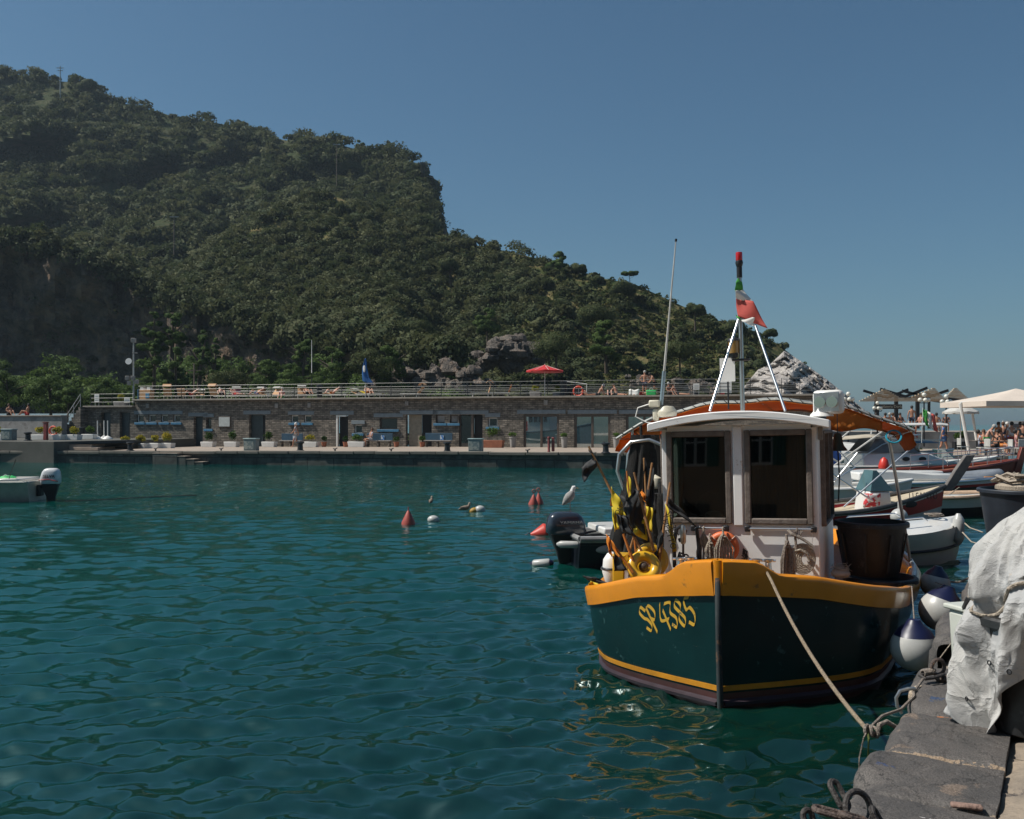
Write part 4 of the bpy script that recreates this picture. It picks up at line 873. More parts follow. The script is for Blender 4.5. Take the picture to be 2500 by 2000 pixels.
# --- orange awning over the after deck
M_AWN = mat('orange_awning', (.68, .25, .04), .8, .3, scale=1.2, bump=.15, bscale=9, c2=(.6, .19, .03))
tr_ = M_AWN.node_tree.nodes.new('ShaderNodeBsdfTranslucent'); tr_.inputs[0].default_value = (.62, .2, .03, 1); ms_ = M_AWN.node_tree.nodes.new('ShaderNodeMixShader'); ms_.inputs[0].default_value = .45
M_AWN.node_tree.links.new(bsdf(M_AWN).outputs[0], ms_.inputs[1]); M_AWN.node_tree.links.new(tr_.outputs[0], ms_.inputs[2]); M_AWN.node_tree.links.new(ms_.outputs[0], M_AWN.node_tree.nodes['Material Output'].inputs[0])
def awn(u, v):     # u across -1..1, v fore-aft 0..1
    Y = 4.0 + 3.2 * v; X = .06 + u * 1.78; z = 2.72 - .42 * abs(u) ** 2.4 - .05 * v + .015 * math.sin(u * 14 + v * 5)
    return (X, Y, z)
P = [[awn(u, v) for u in np.linspace(-1, 1, 33)] for v in np.linspace(0, 1, 12)]
# hanging side curtains
aw = MB().sheet(P).build('awning', M_AWN, boat, solid=.006)
for s in (-1, 1):
    Pq = []
    for i, v in enumerate(np.linspace(0, 1, 10)):
        x, y, z = awn(s, v); Pq.append([(x + s * .02 * k + .012 * math.sin(k * 2 + v * 9), y, z - .075 * k * (.7 + .3 * math.sin(v * 3))) for k in range(4)])
    MB().sheet(Pq).build('awning_valance', M_AWN, boat, solid=.005)
for cols in ([(px_, None, 1050 + 4 * math.sin(px_ / 17)) for px_ in range(2018, 2156, 8)], [(px_, None, y_) for px_, y_ in ((1546, 1052), (1556, 1064), (1568, 1074), (1580, 1082), (1592, 1082), (1602, 1074), (1612, 1066))]):
    Pq = []
    for px_, _, yb_ in cols:
        p_ = L(px_, yb_, 4.02); u_x = (p_[0] - .06) / 1.78; zt_2 = awn(max(-1, min(1, u_x)), 0)[2]; Pq.append([(p_[0], 4.02 + .012 * math.sin(px_ * .2 + k), zt_2 + (min(p_[2], zt_2 - .02) - zt_2) * k / 4) for k in range(5)])
    MB().sheet(Pq).build('awning_curtain', M_AWN, boat, solid=.005)
mb = MB(); mb.tube([tuple(Vector(awn(u, -.01)) + Vector((0, 0, .03))) for u in np.linspace(-1.02, 1.02, 24)], .018, 8); mb.tube([tuple(Vector(awn(u, 1)) + Vector((0, 0, -.02))) for u in np.linspace(-1, 1, 20)], .018, 8)
for u in (-1, 0, 1): mb.tube([tuple(Vector(awn(u, v)) + Vector((0, 0, .012))) for v in np.linspace(0, 1, 6)], .016, 6)
mb.build('awning_frame', mat('awning_tube', (.55, .55, .5), .35, .2, metal=.6), boat)
MB().tube([tuple(Vector(awn(-1 + 2 * i / 130, -.01)) + Vector((0, .028 * math.cos(i * 1.3), .03 + .028 * math.sin(i * 1.3)))) for i in range(131)], .005, 5).build('lashing', M_BLACK, aw)
a = Vector(awn(.98, 0)); b = Vector(bpx(2228, 1400, 4.6)); b.z = min(b.z, .72)
MB().tube([L(2170, 1068, 4.0), tuple(b)], .02, 8).build('awning_pole', M_STEEL, boat)
MB().tube([L(1545, 1048, 4.0), (-1.72, 4.0, .7)], .02, 8).build('awning_pole', M_STEEL, boat)
MB().torus(L(2182, 1066, 4.0), .085, .012, Matrix.Rotation(R(60), 3, 'X'), 20, 6).build('blue_hoop', mat('cyan_hose', (.02, .3, .42), .4), boat)
# tubes along the side deck
for s in (1, -1):
    MB().tube([hp(Y, hz(Y), s, -.04)[:2] + (hz(Y) + .10,) for Y in (3.1, 3.6, 4.2, 5, 6, 7)], .028, 8).build('side_rail', mat('pale_blue_tube', (.42, .48, .52), .35, metal=.5), boat)
# net-hauler arches on the left side
for d, r_ in ((0, 0), (.28, .03)):
    pts = [L(1530 + 26 * d / .28, 1215, 3.4 + d), L(1507 + 24 * d / .28, 1150, 3.4 + d), L(1512 + 22 * d / .28, 1110, 3.4 + d), L(1540 + 10 * d / .28, 1080, 3.4 + d), L(1585, 1074, 3.4 + d), L(1625, 1090, 3.4 + d), L(1640, 1130, 3.4 + d)]
    MB().tube(pts, .024, 10).build('arch_tube', M_STEEL, boat)
# bow fittings on the bulwark
def bollard(px, py, Y):
    p = Vector(bpx(px, py, Y)); mb = MB().lathe([(.05, 0), (.03, .01), (.026, .075), (.045, .085), (.048, .1), (0, .103)], p, 14); mb.cyl(p + Vector((-.065, 0, .09)), p + Vector((.065, 0, .09)), .011, n=8); return mb.build('mooring_bitt', M_CHROME, boat)
bollard(1848, 1393, .28); bollard(1876, 1394, .33)
MB().box(tuple(Vector(bpx(1862, 1396, .30))), (.19, .09, .012)).build('bitt_plate', M_STEEL, boat)
bollard(1661, 1389, .33); bollard(1684, 1388, .33)
# bell under the awning
a = Vector(L(2045, 1065, 3.95)); MB().lathe([(.012, .04), (.035, .03), (.05, 0), (.06, -.08), (.075, -.12), (.115, -.175), (.108, -.18), (.05, -.1), (0, -.06)], a, 22).build('bell', mat('tarnished_bronze', (.07, .06, .035), .5, .3, metal=.7), boat)
mb = MB().cyl(a + Vector((0, 0, .03)), a + Vector((0, 0, .3)), .006, n=5).tube([a + Vector((0, 0, -.12)), a + Vector((0, 0, -.22)), a + Vector((.01, 0, -.5)), a + Vector((-.01, 0, -.8))], .010, 6); mb.build('bell_rope', M_BLACK, boat)
# round window-side lamp, hinge box on the cabin side
MB().box(L(2003, 1058, 2.0), (.05, .06, .14)).build('side_lamp', M_CONC, boat, bevel=.01)
# ================================================================ gear carried on the boat
M_ROPE = mat('pale_rope', (.45, .38, .30), .9, .4, scale=60, bump=.8, bscale=90)
M_ROPE2 = mat('grey_rope', (.30, .25, .21), .9, .5, scale=60, bump=.8, bscale=90)
def W(px, py, Y): return bw(*bpx(px, py, Y))
# life ring
c = W(1766, 1336, YF - .10); t = thing('life_ring', 'faded orange life ring hanging on the wheelhouse front', 'life ring', c)
Mr = Matrix.Rotation(-BA, 3, 'Z') @ Matrix.Rotation(R(90), 3, 'X')
MB().torus((0, 0, 0), .125, .042, Mr, 36, 12).build('ring', mat('orange_ring', (.72, .16, .05), .5, .2), t)
for k in range(4):
    a = R(45 + 90 * k); MB().torus(tuple(Mr @ Vector((math.cos(a) * .125, math.sin(a) * .125, 0))), .044, .004, Mr @ Matrix.Rotation(a, 3, 'Z') @ Matrix.Rotation(R(90), 3, 'X'), 16, 4).build('band', mat('ring_band', (.7, .55, .45), .6), t)
def hank(px, py, w, h, n, lab, m, r=.008, Y=YF - .14, knot=True):
    p0 = W(px, py, Y); t = thing('rope_hank', lab, 'rope', p0, 0, 'rope hanks on the wheelhouse front'); s = (p0.y) / F; rr = random.Random(px)
    mb = MB()
    for i in range(n):
        u = (i / (n - 1) - .5) * 2; ww = w * s / 2; hh = h * s; jx = rr.uniform(-.006, .006); jy = rr.uniform(-.02, .012)
        pts = [(0 + jx, jy, 0), (u * ww * .5, jy, -hh * .18), (u * ww, jy, -hh * .55), (u * ww * .95, jy, -hh * (.9 + rr.uniform(0, .1))), (u * ww * .95 + .012, jy - .008, -hh * (.93 + rr.uniform(0, .1))), (u * ww + .02, jy - .01, -hh * .5), (u * ww * .4, jy - .01, -hh * .15), (0, jy, -.005)]
        mb.tube(pts, r, 6)
    mb.build('strands', m, t)
    k = MB(); k.tube([(-.018, -.01, -.03), (.018, -.028, -.035), (.02, .0, -.05), (-.018, -.02, -.055), (.0, -.03, -.07)], r * 1.3, 6); k.tube([(0, 0, 0), (.0, .02, .05), (.01, .055, .06), (.012, .02, -.01)], r, 6)
    k.build('lashing', m, t); return t
hank(1718, 1300, 34, 85, 7, 'pale rope hank hanging leftmost under the left window', M_ROPE)
hank(1733, 1318, 30, 75, 7, 'low rope hank hanging left of the orange life ring', M_ROPE, Y=YF - .18)
hank(1765, 1302, 42, 72, 7, 'pale thin rope hank hanging in front of the life ring', M_ROPE, Y=YF - .2)
hank(1921, 1320, 30, 90, 6, 'braided grey rope hank under the right window', M_ROPE2, .012)
# thick coil
c = W(1962, 1362, YF - .12); t = thing('rope_coil', 'thick tan rope coil hanging under the right window', 'rope', c, -BA)
mb = MB()
for k in range(6):
    a = .085 - .0 * k; mb.tube([(math.cos(q) * (.05 + .014 * k) + .02 - .006 * k, -.012 * k * 0 - .02 * math.sin(q * .5), math.sin(q) * (.065 + .017 * k) - .01) for q in np.linspace(0, 2 * math.pi, 26)], .0115, 7)
mb.tube([(-.09, -.02, .07), (-.03, -.05, .085), (.03, -.04, .05), (.06, -.03, -.02)], .014, 7); mb.build('coil', M_ROPE, t)
mb = MB(); mb.tube([(-.07, -.03, .09), (-.08, -.03, .2), (-.06, -.03, .30), (-.02, -.03, .27), (-.05, -.05, .2), (-.09, -.05, .27)], .014, 7); mb.tube([(-.15, .02, .27), (-.11, -.05, .24), (-.05, -.05, .22), (.02, -.06, .18), (.1, -.07, .12)], .016, 7)
mb.build('tail', M_ROPE2, t)
c = W(1818, 1355, YF - .05); t = thing('rope_tangle', 'small dark tangle of cord on the middle of the wheelhouse front', 'rope', c, -BA); rr = random.Random(4)
mb = MB()
for k in range(7): mb.tube([(rr.uniform(-.035, .035), -.01, .06 - .03 * q + rr.uniform(-.02, .02)) for q in range(5)], .006, 5)
mb.build('cords', mat('dark_cord', (.05, .045, .04), .9), t)
# --- black tubs
M_TUB = mat('black_tub_plastic', (.016, .016, .017), .55, .5, scale=5, bump=.3, bscale=20, wear=(.045, .045, .047), wscale=7, wthr=.6)
def tub(p, r0, r1, h, lab, rim=.03, name='tub', m=None, group=None, handles=True, ribs=True, rz=0):
    t = thing(name, lab, 'tub', p, rz, group); m = m or M_TUB
    MB().lathe([(r0 * .95, 0), (r0, .01), (r1, h), (r1 - .015, h), (r0 - .015, .02), (0, .02)], (0, 0, 0), 40).build('body', m, t, ang=50)
    MB().lathe([(r1, h - .055), (r1 + rim, h - .05), (r1 + rim, h - .012), (r1 + rim - .01, h), (r1 - .012, h + .002), (r1 - .016, h - .02)], (0, 0, 0), 40, caps=False).build('rim', m, t)
    if ribs:
        for k in range(8):
            a = 2 * math.pi * (k + .3) / 8; rm = (r0 + r1) / 2 + .004; MB().bar((math.cos(a) * (r0 + .004), math.sin(a) * (r0 + .004), h * .08), (math.cos(a) * (r1 + .004), math.sin(a) * (r1 + .004), h * .8), .03, .02).build('rib', m, t, bevel=.006)
    return t
c = W(2127, 1402, 2.75); tub(c, .28, .36, .58, 'tall black plastic tub standing on the right side deck')
c2 = W(2165, 1425, 2.75); tub((c2.x - .05, c2.y + .06, c.z - .13), .30, .36, .11, 'low wide black basin under the tall black tub', name='basin', ribs=False)
# net heap beside the tub
def nest(p, rx, rz_, n, r, lab, m, seed, cat='net', name='net_heap'):
    rr = random.Random(seed); t = thing(name, lab, cat, p); mb = MB()
    for k in range(n):
        a0 = rr.uniform(0, 6.28); zz = rr.uniform(0, rz_); q = rr.uniform(.3, 1)
        mb.tube([(math.cos(a0 + i * .8) * rx * q * rr.uniform(.6, 1), math.sin(a0 + i * .8) * rx * q * rr.uniform(.6, 1), max(0, zz + rr.uniform(-.5, .5) * rz_ * .6)) for i in range(6)], r, 4)
    mb.ell((0, 0, rz_ * .3), (rx * .8, rx * .8, rz_ * .45), 12, 7)
    mb.build('strands', m, t); return t
nest(W(2052, 1408, 2.5), .13, .12, 60, .0025, 'pale tangle of fine netting beside the wheelhouse', mat('pale_net', (.5, .5, .46), .8), 3)
# --- marker flags
M_BFL = mat('black_flag_cloth', (.012, .012, .014), .7, .3); M_YFL = mat('yellow_flag_cloth', (.68, .50, .02), .7, .25); M_OFL = mat('orange_flag_cloth', (.72, .22, .015), .7, .25)
M_POLEW = mat('bamboo_pole', (.42, .21, .08), .7, .4, scale=12); M_POLEO = mat('orange_pole', (.62, .2, .03), .5, .3)
def mflag(lab, p0, p1, Y, mp, flags, r=.014):
    """pole from pixel p0 (foot) to p1 (top); flags = (material name, quad in pixels)"""
    a, b = W(p0[0], p0[1], Y), W(p1[0], p1[1], Y); t = thing('marker_flag', lab, 'marker flag', a, 0, 'net marker flags on the foredeck')
    MB().tube([a, a.lerp(b, .5) + Vector((0, .005, 0)), b], [r, r, r * .8], 8).build('pole', mp, t, world=True)
    for nm, m, quad, dy in flags:
        q = [W(x, y, Y + dy) for x, y in quad]; P = []; n = 8
        for i in range(n + 1):
            row = []
            for j in range(n + 1):
                u, v = i / n, j / n; p = q[0].lerp(q[1], u).lerp(q[3].lerp(q[2], u), v); row.append(tuple(p + Vector((.3, -1, 0)) * (.018 * math.sin(u * 7 + v * 3 + quad[0][0]) + .012 * math.sin(v * 9))))
            P.append(row)
        MB().sheet(P).build(nm, m, t, world=True, solid=.003)
    return t
mflag('marker flag on a long leaning pole topped by a black pennant over the water', (1573, 1360), (1437, 1090), 1.2, M_POLEW, [('black_flag', M_BFL, [(1437, 1092), (1448, 1112), (1456, 1130), (1440, 1110)], 0), ('black_flag', M_BFL, [(1449, 1118), (1459, 1138), (1424, 1178), (1418, 1142)], -.02), ('yellow_flag', M_YFL, [(1492, 1188), (1520, 1228), (1528, 1262), (1499, 1255)], -.02), ('black_flag', M_BFL, [(1504, 1258), (1528, 1258), (1553, 1312), (1520, 1300)], -.02)])
mflag('marker flag with a thick brown pole and black and yellow cloth in the middle', (1596, 1345), (1548, 1153), 1.35, M_POLEW, [('black_flag', M_BFL, [(1555, 1192), (1572, 1230), (1574, 1306), (1530, 1260)], .02), ('black_flag', M_BFL, [(1548, 1195), (1560, 1198), (1545, 1300), (1523, 1240)], -.03), ('yellow_flag', M_YFL, [(1562, 1270), (1580, 1262), (1578, 1320), (1542, 1302)], .05)])
mflag('marker flag beside the wheelhouse with black cloth at its tip', (1570, 1300), (1592, 1130), 1.6, M_POLEW, [('black_flag', M_BFL, [(1594, 1128), (1597, 1165), (1600, 1255), (1572, 1225)], 0), ('yellow_flag', M_YFL, [(1577, 1236), (1592, 1240), (1592, 1300), (1577, 1290)], -.02), ('orange_flag', M_OFL, [(1568, 1195), (1577, 1215), (1575, 1228), (1565, 1210)], -.02)])
mflag('marker flag with lettered yellow cloth and a long black streamer across the left window', (1606, 1398), (1636, 1178), 1.5, M_POLEW, [('yellow_flag', M_YFL, [(1626, 1230), (1637, 1260), (1650, 1345), (1640, 1350)], -.04), ('black_flag', M_BFL, [(1628, 1212), (1660, 1240), (1706, 1292), (1632, 1240)], -.05), ('black_flag', M_BFL, [(1618, 1270), (1618, 1330), (1605, 1370), (1592, 1375)], 0)])
mflag('short orange marker pole leaning left on the bulwark', (1556, 1398), (1522, 1304), 1.1, M_POLEO, [('black_flag', M_BFL, [(1508, 1256), (1526, 1262), (1548, 1310), (1520, 1296)], -.02)], .016)
mflag('orange and black marker flag hanging low behind the left bow', (1545, 1398), (1482, 1308), 1.0, M_POLEO, [('orange_flag', M_OFL, [(1481, 1304), (1490, 1318), (1492, 1358), (1484, 1345)], 0), ('orange_flag', M_OFL, [(1486, 1310), (1500, 1330), (1520, 1372), (1508, 1362)], -.02), ('black_flag', M_BFL, [(1496, 1345), (1512, 1362), (1532, 1392), (1500, 1395)], -.04)], .012)
mflag('bundled black and yellow marker flag lying over the left gunwale', (1485, 1428), (1424, 1407), 1.15, M_BFL, [('black_flag', M_BFL, [(1424, 1406), (1455, 1410), (1485, 1424), (1450, 1430)], 0), ('yellow_flag', M_YFL, [(1440, 1418), (1460, 1425), (1456, 1436), (1435, 1432)], -.02)], .012)
mflag('thin brown pole crossing the other marker flags', (1530, 1372), (1548, 1308), 1.3, M_POLEW, [('orange_flag', M_OFL, [(1490, 1206), (1500, 1212), (1505, 1240), (1490, 1235)], 0), ('yellow_flag', M_YFL, [(1494, 1236), (1503, 1250), (1510, 1290), (1498, 1298)], 0)], .012)
# lettering on the flags
def text_obj(s, size, m, parent, M, name='lettering', extr=.0015, align='CENTER'):
    cu = bpy.data.curves.new(name, 'FONT'); cu.body = s; cu.size = size; cu.extrude = extr; cu.align_x = align; cu.align_y = 'CENTER'
    to = bpy.data.objects.new(name, cu); SC.collection.objects.link(to); bpy.context.view_layer.update()
    me = bpy.data.meshes.new_from_object(to.evaluated_get(bpy.context.evaluated_depsgraph_get())); SC.collection.objects.unlink(to); bpy.data.objects.remove(to)
    me.transform(M); me.materials.clear(); me.materials.append(m)
    o = bpy.data.objects.new(name, me); SC.collection.objects.link(o)
    if parent is not None: o.parent = parent; ORG[o.name] = ORG[parent.name]
    return o
def textat(s, size, m, parent, p, rotz=0, tilt=90, roll=0, extr=.0015):
    off = Vector(ORG[parent.name]); M = Matrix.Translation(Vector(p) - off) @ Matrix.Rotation(rotz, 4, 'Z') @ Matrix.Rotation(R(tilt), 4, 'X') @ Matrix.Rotation(roll, 4, 'Z')
    return text_obj(s, size, m, parent, M, extr=extr)
mflag('tall marker flag with a broad black cloth standing highest beside the wheelhouse', (1586, 1350), (1572, 1118), 1.9, M_POLEW, [('black_flag', M_BFL, [(1572, 1120), (1590, 1150), (1604, 1240), (1566, 1215)], 0), ('black_flag', M_BFL, [(1560, 1225), (1590, 1240), (1586, 1335), (1548, 1310)], -.04)], .013)
mflag('slim yellow marker flag on a thin pole between the black ones', (1556, 1380), (1530, 1150), 1.45, M_POLEO, [('yellow_flag', M_YFL, [(1530, 1152), (1541, 1175), (1546, 1232), (1536, 1225)], 0), ('black_flag', M_BFL, [(1512, 1205), (1537, 1222), (1548, 1290), (1518, 1280)], -.03)], .010)
mflags = [o for o in SC.collection.objects if o.name.startswith('marker_flag')]
textat('SP 4385', .085, M_BLACK, mflags[3], W(1641, 1280, 1.42), -BA, 90, R(-72), .002)
textat('LUPETTO', .085, M_BLACK, mflags[3], W(1632, 1300, 1.42), -BA, 90, R(-72), .002)
textat('OLIO', .07, M_BLACK, mflags[0], W(1514, 1240, 1.14), -BA, 90, R(62), .002)
# --- yellow float rings and floats behind the left bulwark
M_YFLOAT = mat('yellow_float', (.75, .42, .02), .3, .15, coat=.4)
for px, py, Y, r_, lab, rx in ((1572, 1385, 1.15, .12, 'glossy yellow ring float lying nearest on the left foredeck', 60), (1590, 1368, 1.5, .13, 'yellow ring float behind, leaning against the black netting', 75)):
    t = thing('ring_float', lab, 'float', W(px, py, Y), 0, 'yellow ring floats'); MB().torus((0, 0, 0), r_, .055, Matrix.Rotation(R(rx), 3, 'X'), 30, 12).build('ring', M_YFLOAT, t)
    MB().ell((0, .02, 0), (.05, .04, .05), 12, 8).build('hub', M_BROWN, t)
t = thing('float', 'white and orange float standing at the left gunwale', 'float', W(1494, 1425, 1.25)); MB().lathe([(0, 0), (.07, .02), (.1, .12), (.09, .25), (.05, .31), (0, .33)], (0, 0, 0), 18).build('body', M_WHITE, t)
mb = MB().torus((0, 0, .16), .1, .012, None, 20, 6); mb.build('band', M_BLACK, t)
t = thing('plastic_crate', 'yellow plastic box behind the left bulwark', 'crate', W(1515, 1420, 1.2), -BA); MB().box((0, 0, .1), (.12, .2, .34), taper=1.05).build('body', M_YFLOAT, t, bevel=.012); MB().box((0, 0, .275), (.15, .23, .02)).build('rim', M_YFLOAT, t, bevel=.006)
# --- black netting hung from the awning
def drape(px0, px1, pt, pb, Y, w0, w1, lab, m, seed, nf=7, name='fishing_net'):
    a, b = W((px0 + px1) / 2, pt, Y), W((px0 + px1) / 2, pb, Y); t = thing(name, lab, 'net', (a.x, a.y, b.z)); H_ = a.z - b.z; P = []
    for i in range(19):
        f = i / 18; w_ = w0 + (w1 - w0) * f ** 1.1; row = []
        for j in range(40):
            q = 2 * math.pi * j / 40; rr_ = w_ * (1 + .16 * math.sin(nf * q + seed + f * 1.5) + .08 * math.sin(13 * q + f * 4)); row.append((math.cos(q) * rr_ + .05 * math.sin(f * 3 + seed), math.sin(q) * rr_ * .6, H_ * (1 - f)))
        P.append(row)
    MB().rings(P, True, True).build('netting', m, t); 
    MB().tube([(0, 0, H_), (0, .02, H_ + .12)], .02, 6).build('tie', m, t); return t
M_NET = mat('black_netting', (.016, .014, .013), .85, .6, scale=30, bump=1, bscale=120)
drape(1540, 1590, 1062, 1345, 3.5, .16, .37, 'tall bundle of black netting hanging from the left end of the awning', M_NET, 1)
drape(1600, 1622, 1205, 1345, 2.2, .1, .2, 'smaller heap of black netting against the wheelhouse corner', M_NET, 4)
# winch with white cap
t = thing('net_hauler', 'dark net hauler with a cream domed cap behind the marker flags', 'winch', W(1600, 1255, 2.7)); MB().lathe([(.12, -.3), (.1, 0), (.05, .1), (.04, .3)], (0, 0, 0), 16).build('body', M_BLACK, t)
MB().lathe([(.09, .3), (.1, .33), (.07, .42), (0, .46)], (0, 0, 0), 16).build('cap', MATS['cream_plastic'], t)
# deck pump, hauling gear in front of the left window
p = W(1668, 1385, 1.5); t = thing('deck_pump', 'upright bronze and steel rod fitting standing before the left window', 'pump', p)
MB().lathe([(.03, 0), (.022, .02), (.012, .04), (.012, .25)], (0, 0, 0), 12).build('rod', M_BROWN, t); MB().lathe([(.02, .24), (.03, .26), (.03, .4), (.022, .43), (.0, .44)], (0, 0, 0), 14).build('cylinder', M_STEEL, t)
p = W(1652, 1385, 1.65); t = thing('chain_bundle', 'black hose and chain bundle looped before the left window', 'chain', p); mb = MB()
mb.tube([(-.02, 0, 0), (-.03, 0, .25), (.0, 0, .4), (.06, 0, .44), (.09, 0, .38), (.07, 0, .3), (.02, 0, .28)], .022, 8); mb.tube([(.25, .05, 0), (.24, .05, .22), (.22, .05, .4), (.26, .03, .42)], .02, 8)
rr = random.Random(9)
for k in range(16): c = (rr.uniform(.02, .3), rr.uniform(-.05, .05), rr.uniform(0, .14)); mb.torus(c, .03, .009, Matrix.Rotation(rr.uniform(0, 3), 3, 'X') @ Matrix.Rotation(rr.uniform(0, 3), 3, 'Y'), 12, 5)
mb.build('links', M_BLACK, t)
# rope on the left bitts
t = thing('mooring_rope', 'pale rope wound round the left pair of steel bitts', 'rope', W(1672, 1382, .33)); mb = MB()
for k in range(3): mb.tube([W(1652 + 4 * k, 1384 + 5 * k, .30), W(1664, 1390 - 3 * k, .22), W(1680, 1378 + 6 * k, .25), W(1694, 1384 + 2 * k, .30), W(1683, 1380, .4), W(1660, 1378 + 4 * k, .4)], .013, 7)
mb.build('turns', M_ROPE, t, world=True)
# ================================================================ near quay: rounded slate edging blocks
M_QST = mat('slate_block', (.098, .086, .078), .7, .35, scale=3, bump=.35, bscale=70, c2=(.06, .055, .052), wear=(.15, .115, .09), wscale=2.2, wthr=.58)
M_QPV = mat('sandy_paving', (.30, .24, .18), .85, .35, scale=5, bump=.9, bscale=16, c2=(.20, .165, .13), wear=(.10, .085, .075), wscale=4, wthr=.58)
EX, EYq, ET = 1.34, 3.9, .589        # the edge line x = EX + (y-EYq)*ET
ED = Vector((ET, 1, 0)).normalized(); EN = Vector((ED.y, -ED.x, 0))      # along the edge, inland
def qp(l, d, z): p = Vector((EX, EYq, 0)) + ED * l + EN * d; return (p.x, p.y, z)
def quaymat(m):
    N = m.node_tree; Lk = N.links.new; b = N.nodes['Principled BSDF']; src = b.inputs['Base Color'].links[0].from_socket
    tc = N.nodes.new('ShaderNodeTexCoord')
    def dot(v, off):
        d = N.nodes.new('ShaderNodeVectorMath'); d.operation = 'DOT_PRODUCT'; Lk(tc.outputs['Object'], d.inputs[0]); d.inputs[1].default_value = tuple(v); a = N.nodes.new('ShaderNodeMath'); a.operation = 'SUBTRACT'; Lk(d.outputs['Value'], a.inputs[0]); a.inputs[1].default_value = off; return a.outputs[0]
    E0 = Vector((EX, EYq, 0)); l = dot(ED, E0.dot(ED)); w_ = dot(EN, E0.dot(EN))
    nz = N.nodes.new('ShaderNodeTexNoise'); nz.inputs['Scale'].default_value = 9; nz.inputs['Detail'].default_value = 6; nz.inputs['Roughness'].default_value = .7; Lk(tc.outputs['Object'], nz.inputs[0])
    def M(op, a, b_=None, c=None):
        n = N.nodes.new('ShaderNodeMath'); n.operation = op
        for i, q in enumerate((a, b_, c)):
            if q is None: continue
            if isinstance(q, (int, float)): n.inputs[i].default_value = q
            else: Lk(q, n.inputs[i])
        return n.outputs[0]
    jit = M('MULTIPLY_ADD', nz.outputs[0], .06, -.03); lj = M('ADD', l, jit)
    def band(src_c, at_, wd, col, lo, w0=-9, w1=9, thr=.5):
        m1 = M('LESS_THAN', M('ABSOLUTE', M('SUBTRACT', lj, at_)), wd); m2 = M('GREATER_THAN', nz.outputs[0], thr); mk = M('MULTIPLY', M('MULTIPLY', m1, m2), M('MULTIPLY', M('GREATER_THAN', w_, w0), M('LESS_THAN', w_, w1)))
        x = N.nodes.new('ShaderNodeMix'); x.data_type = 'RGBA'; Lk(M('MULTIPLY', mk, lo), x.inputs[0]); Lk(src_c, x.inputs[6]); x.inputs[7].default_value = (*col, 1); return x.outputs[2]
    c = src
    for j, col, wd, thr in ((.32, (.22, .17, .12), .016, .47), (.92, (.28, .20, .13), .022, .44), (2.22, (.42, .33, .24), .03, .36), (-.02, (.2, .15, .11), .014, .48)): c = band(c, j, wd, col, .8, thr=thr)
    c = band(c, 1.60, .018, (.55, .17, .03), .9, .12, .66, .40); c = band(c, 1.9, .05, (.02, .05, .12), .8, .14, .28, .50); c = band(c, .05, .06, (.5, .47, .45), .8, .30, .42, .52); c = band(c, .66, .02, (.03, .05, .12), .8, .05, .16, .5)
    # fine cracks
    vo = N.nodes.new('ShaderNodeTexVoronoi'); vo.feature = 'DISTANCE_TO_EDGE'; vo.inputs['Scale'].default_value = 1.7; mp = N.nodes.new('ShaderNodeVectorMath'); mp.operation = 'MULTIPLY_ADD'; Lk(nz.outputs['Color'], mp.inputs[0]); mp.inputs[1].default_value = (.22, .22, .1); Lk(tc.outputs['Object'], mp.inputs[2]); Lk(mp.outputs[0], vo.inputs['Vector'])
    ck = M('LESS_THAN', vo.outputs['Distance'], .006); x = N.nodes.new('ShaderNodeMix'); x.data_type = 'RGBA'; Lk(M('MULTIPLY', ck, .75), x.inputs[0]); Lk(c, x.inputs[6]); x.inputs[7].default_value = (.015, .014, .014, 1); c = x.outputs[2]
    sp = N.nodes.new('ShaderNodeTexNoise'); sp.inputs['Scale'].default_value = 150; sp.inputs['Detail'].default_value = 4; Lk(tc.outputs['Object'], sp.inputs[0]); mr = N.nodes.new('ShaderNodeMapRange'); mr.inputs[1].default_value = .35; mr.inputs[2].default_value = .65; mr.inputs[3].default_value = .62; mr.inputs[4].default_value = 1.45; Lk(sp.outputs[0], mr.inputs[0])
    x = N.nodes.new('ShaderNodeMix'); x.data_type = 'RGBA'; x.blend_type = 'MULTIPLY'; x.inputs[0].default_value = 1; Lk(c, x.inputs[6]); Lk(mr.outputs[0], x.inputs[7]); Lk(x.outputs[2], b.inputs['Base Color'])
quaymat(M_QST)
